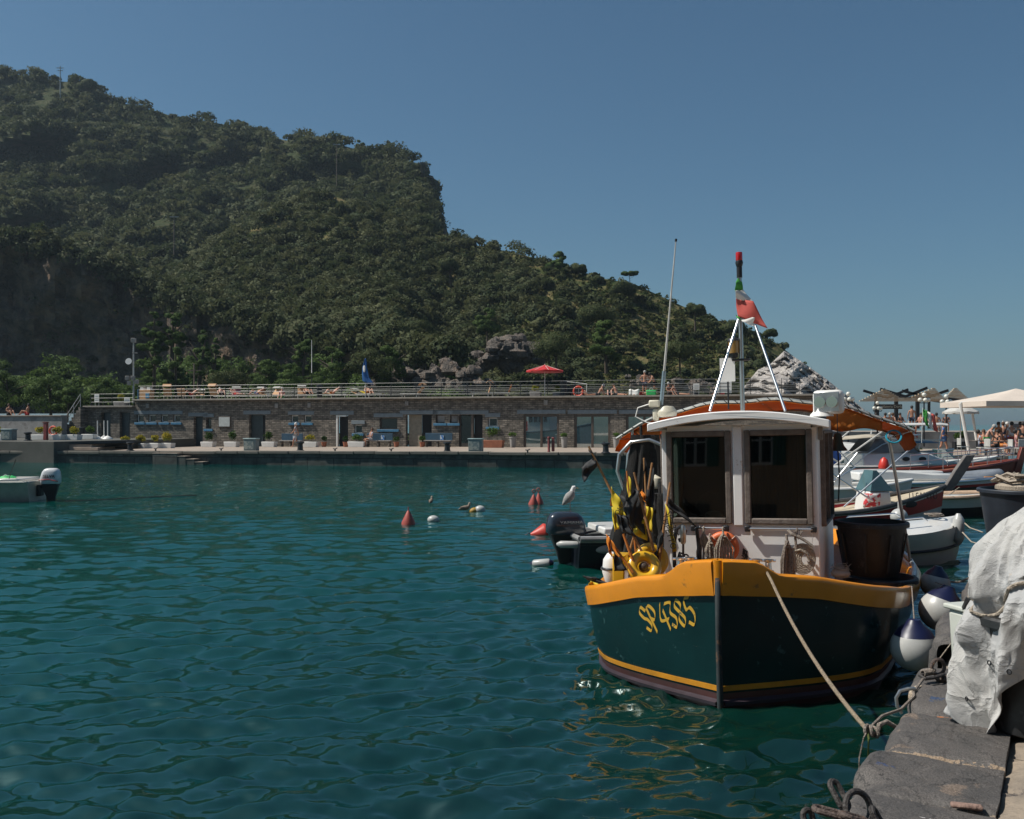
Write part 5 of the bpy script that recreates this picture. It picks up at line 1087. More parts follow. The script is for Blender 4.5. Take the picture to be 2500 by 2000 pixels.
def block(l0, l1, d0, d1, z, seed, depth=.95, round_=.07, n=40, m=34, namp=1.0, zoff=0):
    rs = random.Random(seed); P = []
    oz = rs.uniform(-.012, .012); od = rs.uniform(-.04, .03)
    # section from the water face up over the rounded edge to the inland side
    prof = [(0, -depth), (0, -.5), (0, -.25), (0, -.14)] + [(round_ * (1 - math.cos(a)), -round_ + round_ * math.sin(a)) for a in np.linspace(0, math.pi / 2, 7)] + [(f, 0) for f in np.linspace(round_ + .02, d1 - d0, m)] + [(d1 - d0, -.08), (d1 - d0, -.2)]
    for i in range(n + 1):
        f = i / n; l = l0 + (l1 - l0) * f; e = min(f, 1 - f) * (l1 - l0); dip = -.045 * math.exp(-(e / .014) ** 2) - .008 * math.exp(-(e / .06) ** 2); row = []
        for k, (a, b) in enumerate(prof):
            nz = noise.noise(Vector((l * 2.1, a * 2.1, seed))) * .012 + noise.noise(Vector((l * 7, a * 7 + b * 5, seed))) * .006 + noise.noise(Vector((l * 20, a * 20 + b * 9, seed))) * .0035 - .008 * max(0, abs(noise.noise(Vector((l * 4 + a * 2, a * 1.2, seed + 3)))) < .02)
            ch = max(0, noise.noise(Vector((l * 3.3, b * 4, seed + 5)))) * .09 * math.exp(-(a / .12) ** 2)
            row.append(qp(l, d0 + a + od * (1 if a < .3 else 0) - dip * .8 * (a < .15) + ch + noise.noise(Vector((l * 5, b * 5, seed + 9))) * .01, z + b + oz + (nz + dip) * namp - ch * .5))
        P.append(row)
    return P
mb = MB(); joints = [-2.6, -1.75, -.85, -.02, .32, .92, 1.62, 2.22, 2.78]
dd = .575
for i in range(len(joints) - 1): mb.sheet(block(joints[i], joints[i + 1], 0, dd, .85, i))
struct(mb.build('quay', M_QST, ang=70))
# a raised block further on, then the rest of the edge
mb = MB(); mb.sheet(block(3.0, 3.75, .03, .8, 1.02, 31, depth=1.2, round_=.09)); mb.sheet(block(3.77, 4.4, -.02, .7, .96, 32, depth=1.1))
for k in range(30): mb.sheet(block(4.42 + k * 1.5, 5.9 + k * 1.5, -.04, .8, .86, 40 + k, n=8, m=6))
struct(mb.build('quay', M_QST, ang=70))
# paving behind the edging
rs = np.random.default_rng(9); mb = MB()
l = -3.0; row = 0
while l < 9:
    h = rs.uniform(.32, .55); d = dd - .008
    while d < 5:
        w_ = rs.uniform(.35, .8); g = .012; n = 7; P = []
        for i in range(n + 1):
            rowp = []
            for j in range(n + 1):
                a, b = l + g + (h - 2 * g) * i / n, d + g + (w_ - 2 * g) * j / n; e = min(i, n - i, j, n - j)
                rowp.append(qp(a + noise.noise(Vector((b * 3, a * 3, 2))) * .02, b, .835 + (0 if e else -.03) + noise.noise(Vector((a * 4, b * 4, row))) * .012))
            P.append(rowp)
        mb.sheet(P); d += w_
    l += h; row += 1
struct(mb.build('paving', M_QPV, ang=70))
a, b, c, d = qp(-12, -.0, .79), qp(50, .1, .79), (120, 60, .79), (120, -40, .79)
a = qp(-40, .1, .79); struct(MB().add([a, d, c, b], [(0, 1, 2, 3)]).build('square', mat('square_paving', (.36, .31, .26), .9, .3, scale=.7, bump=.3)))
# ground behind the photographer
struct(MB().add([(-40, -60, .78), (120, -60, .78), (120, -3.2, .78), (-40, -3.2, .78)], [(0, 1, 2, 3)]).build('square', MATS['square_paving']))
struct(MB().add([(15, 52, .82), (26.6, 47.5, .82), (62, 50, .782), (62, 62.6, .82), (15, 62.6, .82)], [(0, 1, 2, 3, 4)]).build('square', MATS['square_paving']))
# wall of the quay below the blocks
P = [[qp(l_, .06, z) for l_ in np.linspace(-8, 55, 30)] for z in (-1.5, 0, .4)]; struct(MB().sheet(P).build('quay', M_QUAYW))
# harbour-front houses behind the photographer, as mirrored in the wheelhouse glass
HC = [((.44, .22, .18), 'terracotta pink'), ((.46, .31, .2), 'ochre'), ((.44, .27, .24), 'salmon'), ((.7, .58, .42), 'cream'), ((.55, .26, .2), 'brick red')]
x = -21
for i in range(5):
    w_ = 8.4; c_, nm = HC[i % 5]; nst = [5, 4, 5, 5, 4, 5, 4, 5][i]
    t = thing('house', f'tall {nm} harbour house with green shutters in the row behind the viewer', 'house', (x, -15 - (i % 3) * .5, .78)); hh = nst * 3.1
    MB().box((w_ / 2, -4, hh / 2), (w_, 8, hh)).build('wall', mat('plaster_' + nm.replace(' ', '_'), c_, .9, .2, scale=.8, wear=tuple(q * .8 for q in c_), wscale=.7), t)
    MB().box((w_ / 2, -3.9, hh + .1), (w_ + .3, 8.6, .25)).build('roof', M_TERRA, t)
    for st_ in range(nst):
        for k in range(3):
            cx, cz = w_ * (k + .5) / 3, 1.6 + st_ * 3.1
            if st_ == 0: MB().box((cx, .03, 1.2), (1.3, .08, 2.4)).build('door', M_BROWN, t)
            else:
                wn = MB().box((cx, .02, cz), (1.0, .08, 1.55)).box((cx, .05, cz), (.07, .06, 1.5)).box((cx, .05, cz + .2), (.95, .06, .06)).build('window', M_WHITE, t)
                for q in (-.25, .25): MB().box((cx + q, .062, cz), (.38, .01, 1.35)).build('pane', M_GLASS, wn)
                for q in (-.78, .78): MB().box((cx + q, .06, cz), (.5, .06, 1.6)).build('shutter', mat('shutter_green', (.03, .11, .08), .6), t)
    x += w_ + .02
# ---------------------------------------------------------------- iron rings and ropes on the quay
M_RUST = mat('rusty_iron', (.12, .085, .07), .7, .5, scale=14, bump=.7, bscale=60, wear=(.25, .11, .04), wscale=20, wthr=.6)
M_IRON = mat('dark_iron', (.05, .042, .038), .6, .4, scale=14, bump=.6, bscale=60)
def ZQ(px, py, z=.86): return onz(px, py, z)
p = ZQ(2290, 1656, .86); t = thing('mooring_ring', 'rusty shackle ring standing on the quay block behind the canvas covered heap', 'mooring ring', p)
MB().torus((0, 0, .07), .047, .012, Matrix.Rotation(R(15), 3, 'Z') @ Matrix.Rotation(R(90), 3, 'X'), 26, 8).build('ring', M_RUST, t)
MB().tube([(-.02, 0, .05), (-.05, -.02, .04), (-.11, -.05, .035), (-.135, -.05, .03), (-.12, -.09, .02), (-.06, -.08, .025), (.02, -.03, .03)], .011, 8).build('shackle', M_IRON, t)
mb = MB()
for k in range(7): mb.torus((-.04 - .012 * k, -.01 - .006 * k, .045), .017, .006, Matrix.Rotation(R(30), 3, 'Z') @ Matrix.Rotation(R(90), 3, 'Y'), 12, 6)
mb.build('whipping', M_ROPE2, t); MB().ell((.03, .0, .0), (.05, .05, .03), 12, 6).build('base', M_RUST, t)
p = ZQ(2216, 1690, .86); t = thing('mooring_ring', 'bare grey steel half ring hooked over the quay edge', 'mooring ring', p)
MB().tube([(.05, .02, .015), (0, .0, .02), (-.05, -.01, .01), (-.075, -.015, -.03), (-.07, -.02, -.08), (-.045, -.02, -.12)], .0105, 9).build('ring', M_STEEL, t)
# mooring line: bitt -> knot -> quay
kn = at(2118, 1783, 5.05)
b0 = W(1864, 1392, .26); t = thing('mooring_rope', 'long pale mooring rope running down from the bow to the knot by the quay', 'rope', b0)
n = 14; pts = [b0 + Vector((-.05, -.0, .03)), b0 + Vector((.0, -.03, .025))] + [b0.lerp(kn, i / n) + Vector((0, 0, -.10 * 4 * (i / n) * (1 - i / n))) + Vector((.02, -.04, 0)) * (1 - i / n) for i in range(1, n + 1)]
MB().tube([tuple(q) for q in pts], .0125, 8).build('line', mat('moor_rope', (.40, .31, .21), .9, .5, scale=80, bump=1, bscale=120, wear=(.16, .10, .06), wscale=60, wthr=.6), t, world=True)
t = thing('rope_knot', 'knotted rope loops holding the mooring line off the quay edge', 'rope', kn); mb = MB()
for k in range(3): mb.torus((.0 + .02 * k, .0, -.005 * k), .026, .009, Matrix.Rotation(R(40 + 35 * k), 3, 'Z') @ Matrix.Rotation(R(80), 3, 'X'), 14, 6)
mb.build('turns', M_ROPE2, t)
e1 = ZQ(2232, 1700, .86); e2 = onz(2165, 1762, .84)
MB().tube([tuple(kn), tuple(kn.lerp(e1, .3) + Vector((0, 0, .02))), tuple(kn.lerp(e1, .7) + Vector((0, 0, -.02))), tuple(e1), tuple(e1 + Vector((.03, .08, .0))), tuple(ZQ(2258, 1652, .88))], .0085, 7).build('strop', M_ROPE2, t, world=True)
MB().tube([tuple(kn + Vector((0, 0, -.01))), tuple(kn + Vector((.05, .0, -.02))), tuple(kn.lerp(e2, .6) + Vector((0, 0, .0))), tuple(e2), tuple(e2 + Vector((.08, .02, -.05)))], .013, 8).build('strop', M_ROPE2, t, world=True)
MB().tube([tuple(kn), tuple(at(2109, 1800, 5.0)), tuple(at(2098, 1850, 5.0)), tuple(at(2097, 1885, 5.0))], .004, 5).build('tail', M_ROPE2, t, world=True)
MB().tube([tuple(kn), tuple(at(2121, 1805, 5.0)), tuple(at(2119, 1850, 5.0))], .005, 5).build('tail', mat('weedy_cord', (.10, .13, .03), .9), t, world=True)
p0 = ZQ(2287, 1617, .95); t = thing('cord', 'thin pale cord stretched from the quay ring up to the white bin', 'rope', p0); MB().tube([tuple(p0), tuple(at(2330, 1560, 5.9))], .004, 5).build('cord', M_ROPE, t, world=True)
# chain and rings at the lower edge of the photograph
p = onz(2095, 1985, .90); t = thing('mooring_chain', 'dark iron mooring ring with chain links on the quay corner nearest the viewer', 'chain', p)
MB().torus((.0, .0, .02), .062, .013, Matrix.Rotation(R(25), 3, 'Z') @ Matrix.Rotation(R(70), 3, 'X'), 28, 9).build('ring', M_IRON, t)
def link(c, ln, r_, M): return MB().rings([[tuple(Vector(c) + M @ Vector(((math.cos(a) * (.021 + r_ * math.cos(b))), math.sin(a) * (.021 + r_ * math.cos(b)) + (ln if math.sin(a) > 0 else -ln), r_ * math.sin(b)))) for b in np.linspace(0, 2 * math.pi, 9)[:-1]] for a in np.linspace(0, 2 * math.pi, 22)], True, False)
for k, (dx, dy, dz, rz_, rx) in enumerate([(-.065, .03, .06, 30, 50), (-.13, -.04, .02, 75, 10), (-.2, -.02, -.04, 20, 70), (-.04, -.07, .01, 110, 20), (.05, -.09, .0, 60, 60)]):
    link((dx, dy, dz), .035, .0125, Matrix.Rotation(R(rz_), 3, 'Z') @ Matrix.Rotation(R(rx), 3, 'X')).build('link', M_IRON if k % 2 == 0 else M_RUST, t)
# embedded iron bar and paint marks on the blocks
p = onz(2360, 1965, .858); t = thing('iron_staple', 'flat rusty iron staple let into the quay block at the bottom of the picture', 'staple', p, -.3)
MB().box((0, 0, -.006), (.125, .04, .02)).build('bar', mat('old_pink_iron', (.30, .19, .15), .8, .4, scale=9, bump=.6), t, bevel=.009)
def stain(pts, z, m, nm):
    P = [onz(x, y, z) for x, y in pts]; o = MB().add([tuple(q) for q in P], [tuple(range(len(P)))][:1]).build(nm, m); struct(o)
# ---------------------------------------------------------------- bins and the canvas-covered heap
M_BIN = mat('milky_bin_plastic', (.55, .56, .50), .4, .2, scale=3, wear=(.3, .34, .22), wscale=6, wthr=.66)
p = onz(2352, 1738, .85); p = Vector((p.x + .17, p.y + .16, .86)); t = thing('white_bin', 'translucent white plastic bin standing between the canvas heap and the quay edge', 'bin', p, .3)
MB().box((0, 0, .26), (.17, .24, .52), taper=1.2).build('body', M_BIN, t, bevel=.03)
mb = MB().box((0, 0, .53), (.235, .32, .03)); mb.build('rim', M_BIN, t, bevel=.01)
MB().tube([(-.12, -.1, .4), (-.14, -.1, .2), (-.12, -.1, .02)], .035, 8, flat=.4).build('spout', M_BIN, t)
MB().bar((-.13, -.05, .6), (.05, -.05, .6), .03, .02).bar((-.13, -.05, .6), (-.1, .02, .52), .02, .02).build('handle', M_BLACK, t)
bp_ = onz(2520, 1800, .85); BC = Vector((bp_.x + .15, bp_.y + .16, .85)); tub(BC, .29, .335, .60, 'large black round tub under the grey canvas sheet', ribs=False)
M_CANV = mat('dirty_canvas', (.50, .485, .46), .8, .18, scale=2.5, bump=.5, bscale=220, c2=(.40, .40, .40), wear=(.36, .28, .20), wscale=2.3, wthr=.64)
N = M_CANV.node_tree; tc = N.nodes.new('ShaderNodeTexCoord'); n1 = N.nodes.new('ShaderNodeTexNoise'); n1.inputs['Scale'].default_value = 4.5; n1.inputs['Detail'].default_value = 4; n1.inputs['Distortion'].default_value = .8
N.links.new(tc.outputs['Object'], n1.inputs[0]); a1 = N.nodes.new('ShaderNodeMath'); a1.operation = 'SUBTRACT'; a1.inputs[1].default_value = .5; N.links.new(n1.outputs[0], a1.inputs[0]); a2 = N.nodes.new('ShaderNodeMath'); a2.operation = 'ABSOLUTE'; N.links.new(a1.outputs[0], a2.inputs[0]); a3 = N.nodes.new('ShaderNodeMath'); a3.operation = 'POWER'; a3.inputs[1].default_value = .6; N.links.new(a2.outputs[0], a3.inputs[0])
bq = N.nodes.new('ShaderNodeBump'); bq.inputs['Strength'].default_value = .8; bq.inputs['Distance'].default_value = .035; bq.invert = True; N.links.new(a3.outputs[0], bq.inputs['Height']); N.links.new(bsdf(M_CANV).inputs['Normal'].links[0].from_socket, bq.inputs['Normal']); N.links.new(bq.outputs[0], bsdf(M_CANV).inputs['Normal'])
t = thing('canvas_cover', 'dirty off-white canvas sheet lashed over a tall heap on the black tub', 'canvas', BC)
M_ = 220; K = 120; P = []
def lerp_(a, xs_): return float(np.interp(a, [q[0] for q in xs_], [q[1] for q in xs_]))
for i in range(K + 1):
    f = i / K; row = []        # 0 top, 1 hem
    for j in range(M_):
        q = 2 * math.pi * j / M_
        ztop = 1.22; hem = .30 + .30 * math.sin(q * 1.0 + 2.2) + .10 * math.sin(3 * q + 1) + .05 * math.sin(7 * q)
        z = ztop + (hem - ztop) * f
        prof = lerp_(f, [(0, .02), (.04, .12), (.12, .22), (.25, .31), (.40, .355), (.48, .335), (.52, .36), (.62, .385), (.8, .38), (1, .36)])
        am = .012 + .085 * max(0, (f - .42)) ** .7 if f > .42 else .012 + .05 * f
        fold = am * (math.sin(6 * q + 3 * f + 1.3 * math.sin(2 * q)) + .55 * math.sin(13 * q - 4 * f + 2 * math.sin(3 * q + 1)) )
        wr = .035 * noise.noise(Vector((math.cos(q) * 2.4, math.sin(q) * 2.4, z * 3.2))) + .018 * abs(noise.noise(Vector((math.cos(q) * 6, math.sin(q) * 6, z * 5 + 3)))) + .03 * noise.noise(Vector((math.cos(q) * 3 + z * 3, math.sin(q) * 3, z * 2 + 8)))
        rdg = sum(a_ * (1 - abs(noise.noise(Vector((math.cos(q) * s_, math.sin(q) * s_, z * s_ * .7 + s_)))) * 3.2) for s_, a_ in ((3.1, .022), (6.3, .012), (12, .006)))
        rr_ = prof + fold * min(1, f * 3) + wr * 1.2 * min(1, f * 5) + rdg * min(1, f * 6)
        wing = .10 * math.exp(-((q - 3.05) / .22) ** 2) * math.exp(-((f - .56) / .09) ** 2)
        tz = .05 * noise.noise(Vector((math.cos(q) * 1.5, math.sin(q) * 1.5, 4))) * (1 - f)
        row.append((math.cos(q) * (rr_ + wing) + .06 * (1 - f), math.sin(q) * (rr_ + wing) * .95, z + tz - wing * .25))
    P.append(row)
MB().rings(P[::-1], True, False).build('sheet', M_CANV, t, solid=.004, ang=75)
row = P[int(K * .47)]; MB().tube([tuple(Vector(r_) * 1.0 + Vector((r_[0] * .035, r_[1] * .035, .02 * math.sin(k * .2)))) for k, r_ in enumerate(row + row[:1])], .009, 7).build('lashing', M_ROPE, t)
for jj, ii in ((121, 83), (110, 103), (136, 110)):
    r_ = Vector(P[ii][jj]); nn = Vector((r_.x, r_.y, 0)).normalized(); MB().torus(tuple(r_ + nn * .012), .011, .0035, Matrix.Rotation(math.atan2(nn.y, nn.x), 3, 'Z') @ Matrix.Rotation(R(90), 3, 'Y'), 14, 6).build('eyelet', M_BLACK, t)
# dark tub with ropes further along the quay
p = at(2503, 1262, 13.5); p.z = .86; tub(p, .5, .60, .66, 'dark blue round tub full of rope at the right frame edge', m=mat('navy_tub', (.02, .027, .04), .5, .4), ribs=False)
nest(p + Vector((0, 0, .6)), .5, .26, 26, .028, 'heap of pale rope and netting piled in the dark blue tub', M_ROPE, 5, 'rope', 'rope_heap')
# ---------------------------------------------------------------- fenders of the fishing boat
M_FEND = mat('white_fender', (.46, .46, .44), .35, .2, scale=4); M_NAVY = mat('navy_fender_top', (.007, .010, .045), .4, .2)
def ballfender(p, r_, lab, tilt=0, rope_to=None):
    t = thing('ball_fender', lab, 'fender', p, 0, 'round fenders along the fishing boat')
    t.rotation_euler = (0, tilt, 0)
    prof = [(max(.001, r_ * math.sin(a)), -r_ * math.cos(a)) for a in np.linspace(0, 2.15, 12)]; MB().lathe(prof, (0, 0, 0), 26, caps=False).build('ball', M_FEND, t)
    z0 = -r_ * math.cos(2.15); x0 = r_ * math.sin(2.15); MB().lathe([(x0, z0), (x0 * .8, z0 + r_ * .25), (x0 * .45, z0 + r_ * .5), (x0 * .3, z0 + r_ * .7), (0, z0 + r_ * .72)], (0, 0, 0), 22, caps=False).build('cap', M_NAVY, t)
    if rope_to: t2 = MB().tube([(0, 0, z0 + r_ * .65), tuple(Vector(rope_to) - Vector(p))], .006, 6).build('lanyard', M_ROPE2, t)
ballfender(at(2232, 1582, 8.45), .205, 'large white ball fender with navy top hanging between bow and quay', 0, bw(1.58, 2.3, .82) if False else at(2226, 1432, 8.9))
ballfender(at(2296, 1490, 9.6), .21, 'white and navy ball fender squeezed behind, beside the right gunwale', .35, at(2265, 1415, 10))
ballfender(at(2283, 1425, 10.6), .16, 'purple blue topped fender furthest aft by the right gunwale', .2)
p0 = at(2290, 1418, 10.5); t = thing('stern_line', 'dark rope stretched low over the water from the boat to the quay', 'rope', p0); MB().tube([tuple(p0), tuple(at(2340, 1422, 10.6)), tuple(at(2390, 1402, 10.8)), tuple(at(2450, 1370, 11))], .012, 6).build('line', M_ROPE2, t, world=True)
# ================================================================ moored boats to the right
M_GEL = mat('white_gelcoat', (.70, .69, .66), .25, .1, scale=2, coat=.3); M_GREYW = mat('old_white_paint', (.55, .53, .49), .5, .25, scale=3)
M_REDP = mat('red_hull_band', (.42, .012, .015), .35, .2); M_DKB = mat('black_hull', (.012, .012, .014), .35, .3)
M_MAH = mat('red_brown_hull', (.20, .045, .028), .4, .3, scale=3); M_NAVYH = mat('navy_hull', (.012, .018, .035), .35, .3); M_GREYT = mat('grey_inflatable', (.17, .19, .22), .6, .2)
M_TEAL = mat('blue_green_seat', (.03, .12, .17), .6); M_ORG = mat('orange_hull', (.68, .26, .02), .4, .2)
def hull(root, L_, B, zs, parts, bow_rise=.35, n=22, fine=1.7, stern=.8, flare=.25, rub=None, deck=None, deckm=None, dz=.12, draft=.3):
    """boat-local: bow at +X end, stern at X=0; parts=[(name, mat, f0, f1)] bands of the side from waterline (0) to gunwale (1)"""
    xs_ = np.linspace(0, 1, n)
    def hb(u): return B / 2 * (stern + (1 - stern) * min(1, u * 3)) * (1 - max(0, (u - .45) / .55) ** fine) + .01
    def gz(u): return zs + bow_rise * max(0, (u - .3) / .7) ** 2
    def pt(u, f, s, o=0):
        x = L_ * u + .18 * f * max(0, u - .7) * 3; w_ = hb(u) * (1 - flare * (1 - f)) ; return (x, s * (w_ + o), gz(u) * f - (draft if f < 0 else 0))
    for nm, m, f0, f1 in parts:
        mb = MB()
        for s in (-1, 1):
            g = [[(lambda q: (q[0], q[1], gz(u) * f if f >= 0 else -draft))(pt(u, max(f, 0) if f >= 0 else -.8, s)) for u in xs_] for f in np.linspace(f0, f1, 5)]
            mb.sheet(g if s < 0 else g[::-1])
        mb.sheet([[(L_ * 0, y * hb(0) * (1 - flare * (1 - max(f, 0))), gz(0) * f if f >= 0 else -draft) for y in (-1, -.5, 0, .5, 1)] for f in np.linspace(f0, f1, 3)][::-1])
        mb.build(nm, m, root)
    if rub:
        mb = MB()
        for s in (-1, 1): mb.tube([(pt(u, 1, s, .01)[0], pt(u, 1, s, .01)[1], gz(u)) for u in xs_], rub[1], 8)
        mb.tube([(0, -hb(0), gz(0)), (0, hb(0), gz(0))], rub[1], 8); mb.build('gunwale', rub[0], root)
    if deckm: MB().sheet([[(L_ * u + .1 * max(0, u - .7), y * hb(u) * .96, gz(u) - dz * (1 - max(0, (u - .6) / .4))) for u in xs_] for y in np.linspace(-1, 1, 5)]).build('deck', deckm, root)
    return pt, gz, hb
def boatroot(name, lab, cat, bow, stern_dir, L_, group='boats moored along the right quay'):
    """bow position (world), heading angle of +X"""
    th = stern_dir; o = Vector((bow.x - math.cos(th) * L_, bow.y - math.sin(th) * L_, 0)); t = thing(name, lab, cat, o, th, group); return t
def loc(t, p):
    """world point -> thing-local"""
    M = Matrix.Translation(t.location) @ Matrix.Rotation(t.rotation_euler.z, 4, 'Z'); return M.inverted() @ Vector(p)
def cylf(t, p0, p1, r, nm, m, n=8): return MB().tube([tuple(p0), tuple(p1)], r, n).build(nm, m, t)
# white tender nearest: bow to the right
b = at(2335, 1290, 17.0); t = boatroot('tender', 'white rounded tender with black rubbing band behind the tall black tub', 'dinghy', b, R(14), 3.0)
pt, gz, hb = hull(t, 3.0, 1.5, .56, [('hull', M_GEL, -.5, .42), ('upper_hull', M_GEL, .47, 1)], .14, fine=2.6, flare=.32)
mb = MB()
for s in (-1, 1): mb.tube([pt(u, .445, s, .012)[:2] + (gz(u) * .445,) for u in np.linspace(0, 1, 20)], .028, 6)
mb.build('rubbing_band', M_BLACK, t)
MB().sheet([[(3.0 * u, y * hb(u) * .98, gz(u) + .1 * (1 - y * y) + .0) for u in np.linspace(.25, 1, 12)] for y in np.linspace(-1, 1, 9)]).build('foredeck', M_GEL, t)
mb = MB()
for s in (-1, 1): mb.tube([(1.0, s * .45, .70), (1.1, s * .45, .78), (2.0, s * .38, .82), (2.1, s * .38, .76)], .016, 6)
mb.build('handrail', M_CHROME, t)
rr = random.Random(3); mb = MB()
for k in range(5): mb.torus((2.55 + rr.uniform(-.05, .05), rr.uniform(-.08, .08), .80 + .01 * k), .07 + .01 * k, .014, None, 16, 6)
mb.build('bow_rope', M_ROPE2, t)
text_obj('RRI', .13, M_BLACK, t, Matrix.Translation((1.35, -(hb(.45) * .93 + .012), .46)) @ Matrix.Rotation(R(78), 4, 'X'))
def cylfender(p, r_, h, lab, m=M_FEND, tilt=0, cap=M_FEND, az=0, group='long fenders'):
    t = thing('fender', lab, 'fender', p, az, group); t.rotation_euler = (tilt, 0, az)
    MB().lathe([(r_ * .35, -h / 2 - r_ * .9), (r_ * .8, -h / 2 - r_ * .3), (r_, -h / 2), (r_, h / 2), (r_ * .8, h / 2 + r_ * .3), (r_ * .35, h / 2 + r_ * .9)], (0, 0, 0), 18).build('body', m, t)
    MB().lathe([(r_ * .36, -h / 2 - r_ * 1.1), (r_ * .83, -h / 2 - r_ * .32), (r_ * .5, -h / 2 - r_ * .3)], (0, 0, 0), 16).lathe([(r_ * .5, h / 2 + r_ * .3), (r_ * .83, h / 2 + r_ * .32), (r_ * .36, h / 2 + r_ * 1.1)], (0, 0, 0), 16).build('cap', cap, t)
    return t
cylfender(at(2340, 1292, 16.6), .095, .34, 'white sausage fender hanging upright at the bow of the rounded tender')
t = thing('ball_fender', 'white ball fender between the red striped boat and the tall black tub', 'fender', at(2195, 1262, 19)); MB().ell((0, 0, 0), .17, 18, 12).build('ball', M_FEND, t); MB().cyl((0, 0, .15), (0, 0, .3), .03, n=8).build('neck', M_FEND, t)
# red-striped gozzo with the tall stem
b = at(2290, 1215, 21.0); t = boatroot('wooden_boat', 'open white wooden boat with a red painted band and a tall grey stem post', 'boat', b, R(14), 5.4)
pt, gz, hb = hull(t, 5.4, 1.9, .60, [('hull', M_GREYW, -.4, .58), ('red_band', M_REDP, .58, .9), ('sheer_plank', M_GEL, .9, .96)], .46, rub=(mat('dark_gunwale', (.06, .06, .06), .6, .3), .05), deckm=mat('sand_deck', (.5, .42, .3), .8, .25), dz=.15)
MB().rings([[(x - w_ / 2 , -.05, z), (x + w_ / 2, -.05, z), (x + w_ / 2, .05, z), (x - w_ / 2, .05, z)] for x, z, w_ in ((5.62, .95, .24), (5.72, 1.08, .27), (5.98, 1.42, .30), (6.22, 1.75, .24))]).build('stem_post', mat('grey_stem_wood', (.16, .145, .135), .7, .4, scale=4), t, bevel=.015)
e = MB(); e.lathe([(.12, 0), (.12, .012), (.085, .02), (.0, .02)], (0, 0, 0), 20, M=Matrix.Rotation(R(90), 3, 'X')); e.V = [v * np.array([1.5, 1, .6]) + np.array([4.25, -(hb(.78) * .95) - .03, .73]) for v in e.V]; e.build('hawse_eye', M_BLACK, t)
text_obj('U SANTU', .24, mat('dark_red_letters', (.09, .02, .02), .6), t, Matrix.Translation((4.75, -(hb(.9) * .9) - .10, .87)) @ Matrix.Rotation(R(-22 + 40), 4, 'Z') @ Matrix.Rotation(R(85), 4, 'X'))
MB().box((3.75, 0, .75), (.6, .6, .5), taper=.85).build('console', M_GEL, t, bevel=.05)
MB().rings([[(3.5 + .07 * k, -.28 + .06 * k, 1.0 + .22 * k), (4.05 - .16 * k, -.28 + .06 * k, 1.0 + .22 * k), (4.05 - .16 * k, .28 - .06 * k, 1.0 + .22 * k), (3.5 + .07 * k, .28 - .06 * k, 1.0 + .22 * k)] for k in range(3)]).build('windscreen', mat('blue_green_screen', (.08, .15, .16), .05, .2, coat=.5), t)
for (x0, z0, x1, z1, y) in ((2.7, .7, 4.3, 1.9, -.5), (2.7, .7, 3.7, 1.8, .5), (3.4, .8, 2.1, 1.6, -.5), (2.0, .8, 3.3, 1.5, .0)): cylf(t, (x0, y, z0), (x1, y, z1), .018, 'canopy_strut', M_CHROME)
MB().lathe([(.16, .5), (.2, .62), (.2, .95), (.14, 1.08), (0, 1.1)], (-.15, 0, 0), 16, sx=1.3).build('outboard_cowl', mat('dark_cowl', (.05, .05, .07), .2, coat=.6), t)
MB().box((-.15, 0, .2), (.16, .1, .7)).build('outboard_leg', M_BLACK, t, bevel=.02)
cl = thing('towel', 'red and white towel hanging over the console of the red striped boat', 'towel', at(2108, 1205, 20.2)); MB().sheet([[(.12 * i + .02 * math.sin(j), .03 * math.sin(i * 2 + j), -.06 * j) for i in range(4)] for j in range(6)]).build('cloth', mat('towel_red_white', (.6, .05, .06), .9, c2=(.7, .68, .66), scale=6, sharp=.02), cl, solid=.01)
# white boat with beige gunwale and dark bottom, further right
b = at(2452, 1250, 25.5); t = boatroot('motorboat', 'white boat with beige gunwale and black lower hull behind the canvas heap', 'boat', b, R(4), 3.4)
hull(t, 3.4, 1.7, .52, [('lower_hull', M_DKB, -.3, .42), ('hull', M_GEL, .46, 1)], .1, rub=(mat('beige_gunwale', (.55, .38, .26), .6), .05), deckm=M_GEL)
# orange boat peeking out
b = at(2090, 1335, 15.5); t = boatroot('rowing_boat', 'orange and white rowing boat showing between wheelhouse and black tub', 'boat', b, R(20), 2.6)
hull(t, 2.6, 1.2, .42, [('hull', M_ORG, -.4, .7), ('sheer_plank', M_GEL, .7, 1)], .06, deckm=M_POLEW)
# dark-bottomed boat with chrome rail behind
b = at(2432, 1175, 30); t = boatroot('motorboat', 'low boat with dark hull, red stripe and long chrome rail', 'boat', b, R(5), 6.0)
hull(t, 6.0, 1.9, .62, [('hull', M_DKB, -.3, .7), ('red_stripe', M_REDP, .7, .82), ('sheer_plank', M_GEL, .82, 1)], .1, rub=(M_CHROME, .035), deckm=M_GEL)
MB().rings([[(1.2 + .6 * k, -.6, .7), (1.2 + .6 * k, .6, .7), (1.2 + .6 * k, .55, .95 + .06 * math.sin(k)), (1.2 + .6 * k, -.55, .95 + .06 * math.sin(k))] for k in range(6)]).build('seat_cover', M_GEL, t, bevel=.05)
b = at(2215, 1190, 27.5); t = boatroot('motorboat', 'plain white open boat close behind the red striped boat', 'boat', b, R(9), 4.4)
hull(t, 4.4, 1.8, .62, [('hull', M_GEL, -.3, 1)], .2, rub=(M_GEL, .04), deckm=M_GREYW)
MB().box((2.2, 0, .95), (.7, .6, .6), taper=.8).build('console', M_GEL, t, bevel=.05); MB().tube([(.6, -.7, .7), (.9, -.68, 1.7), (1.7, -.66, 1.9), (2.4, -.66, 1.2)], .022, 6).build('canopy_hoop', M_CHROME, t)
b = at(2425, 1130, 40.5); t = boatroot('motorboat', 'white motorboat with low screen right of the cabin cruiser', 'motorboat', b, R(6), 3.6)
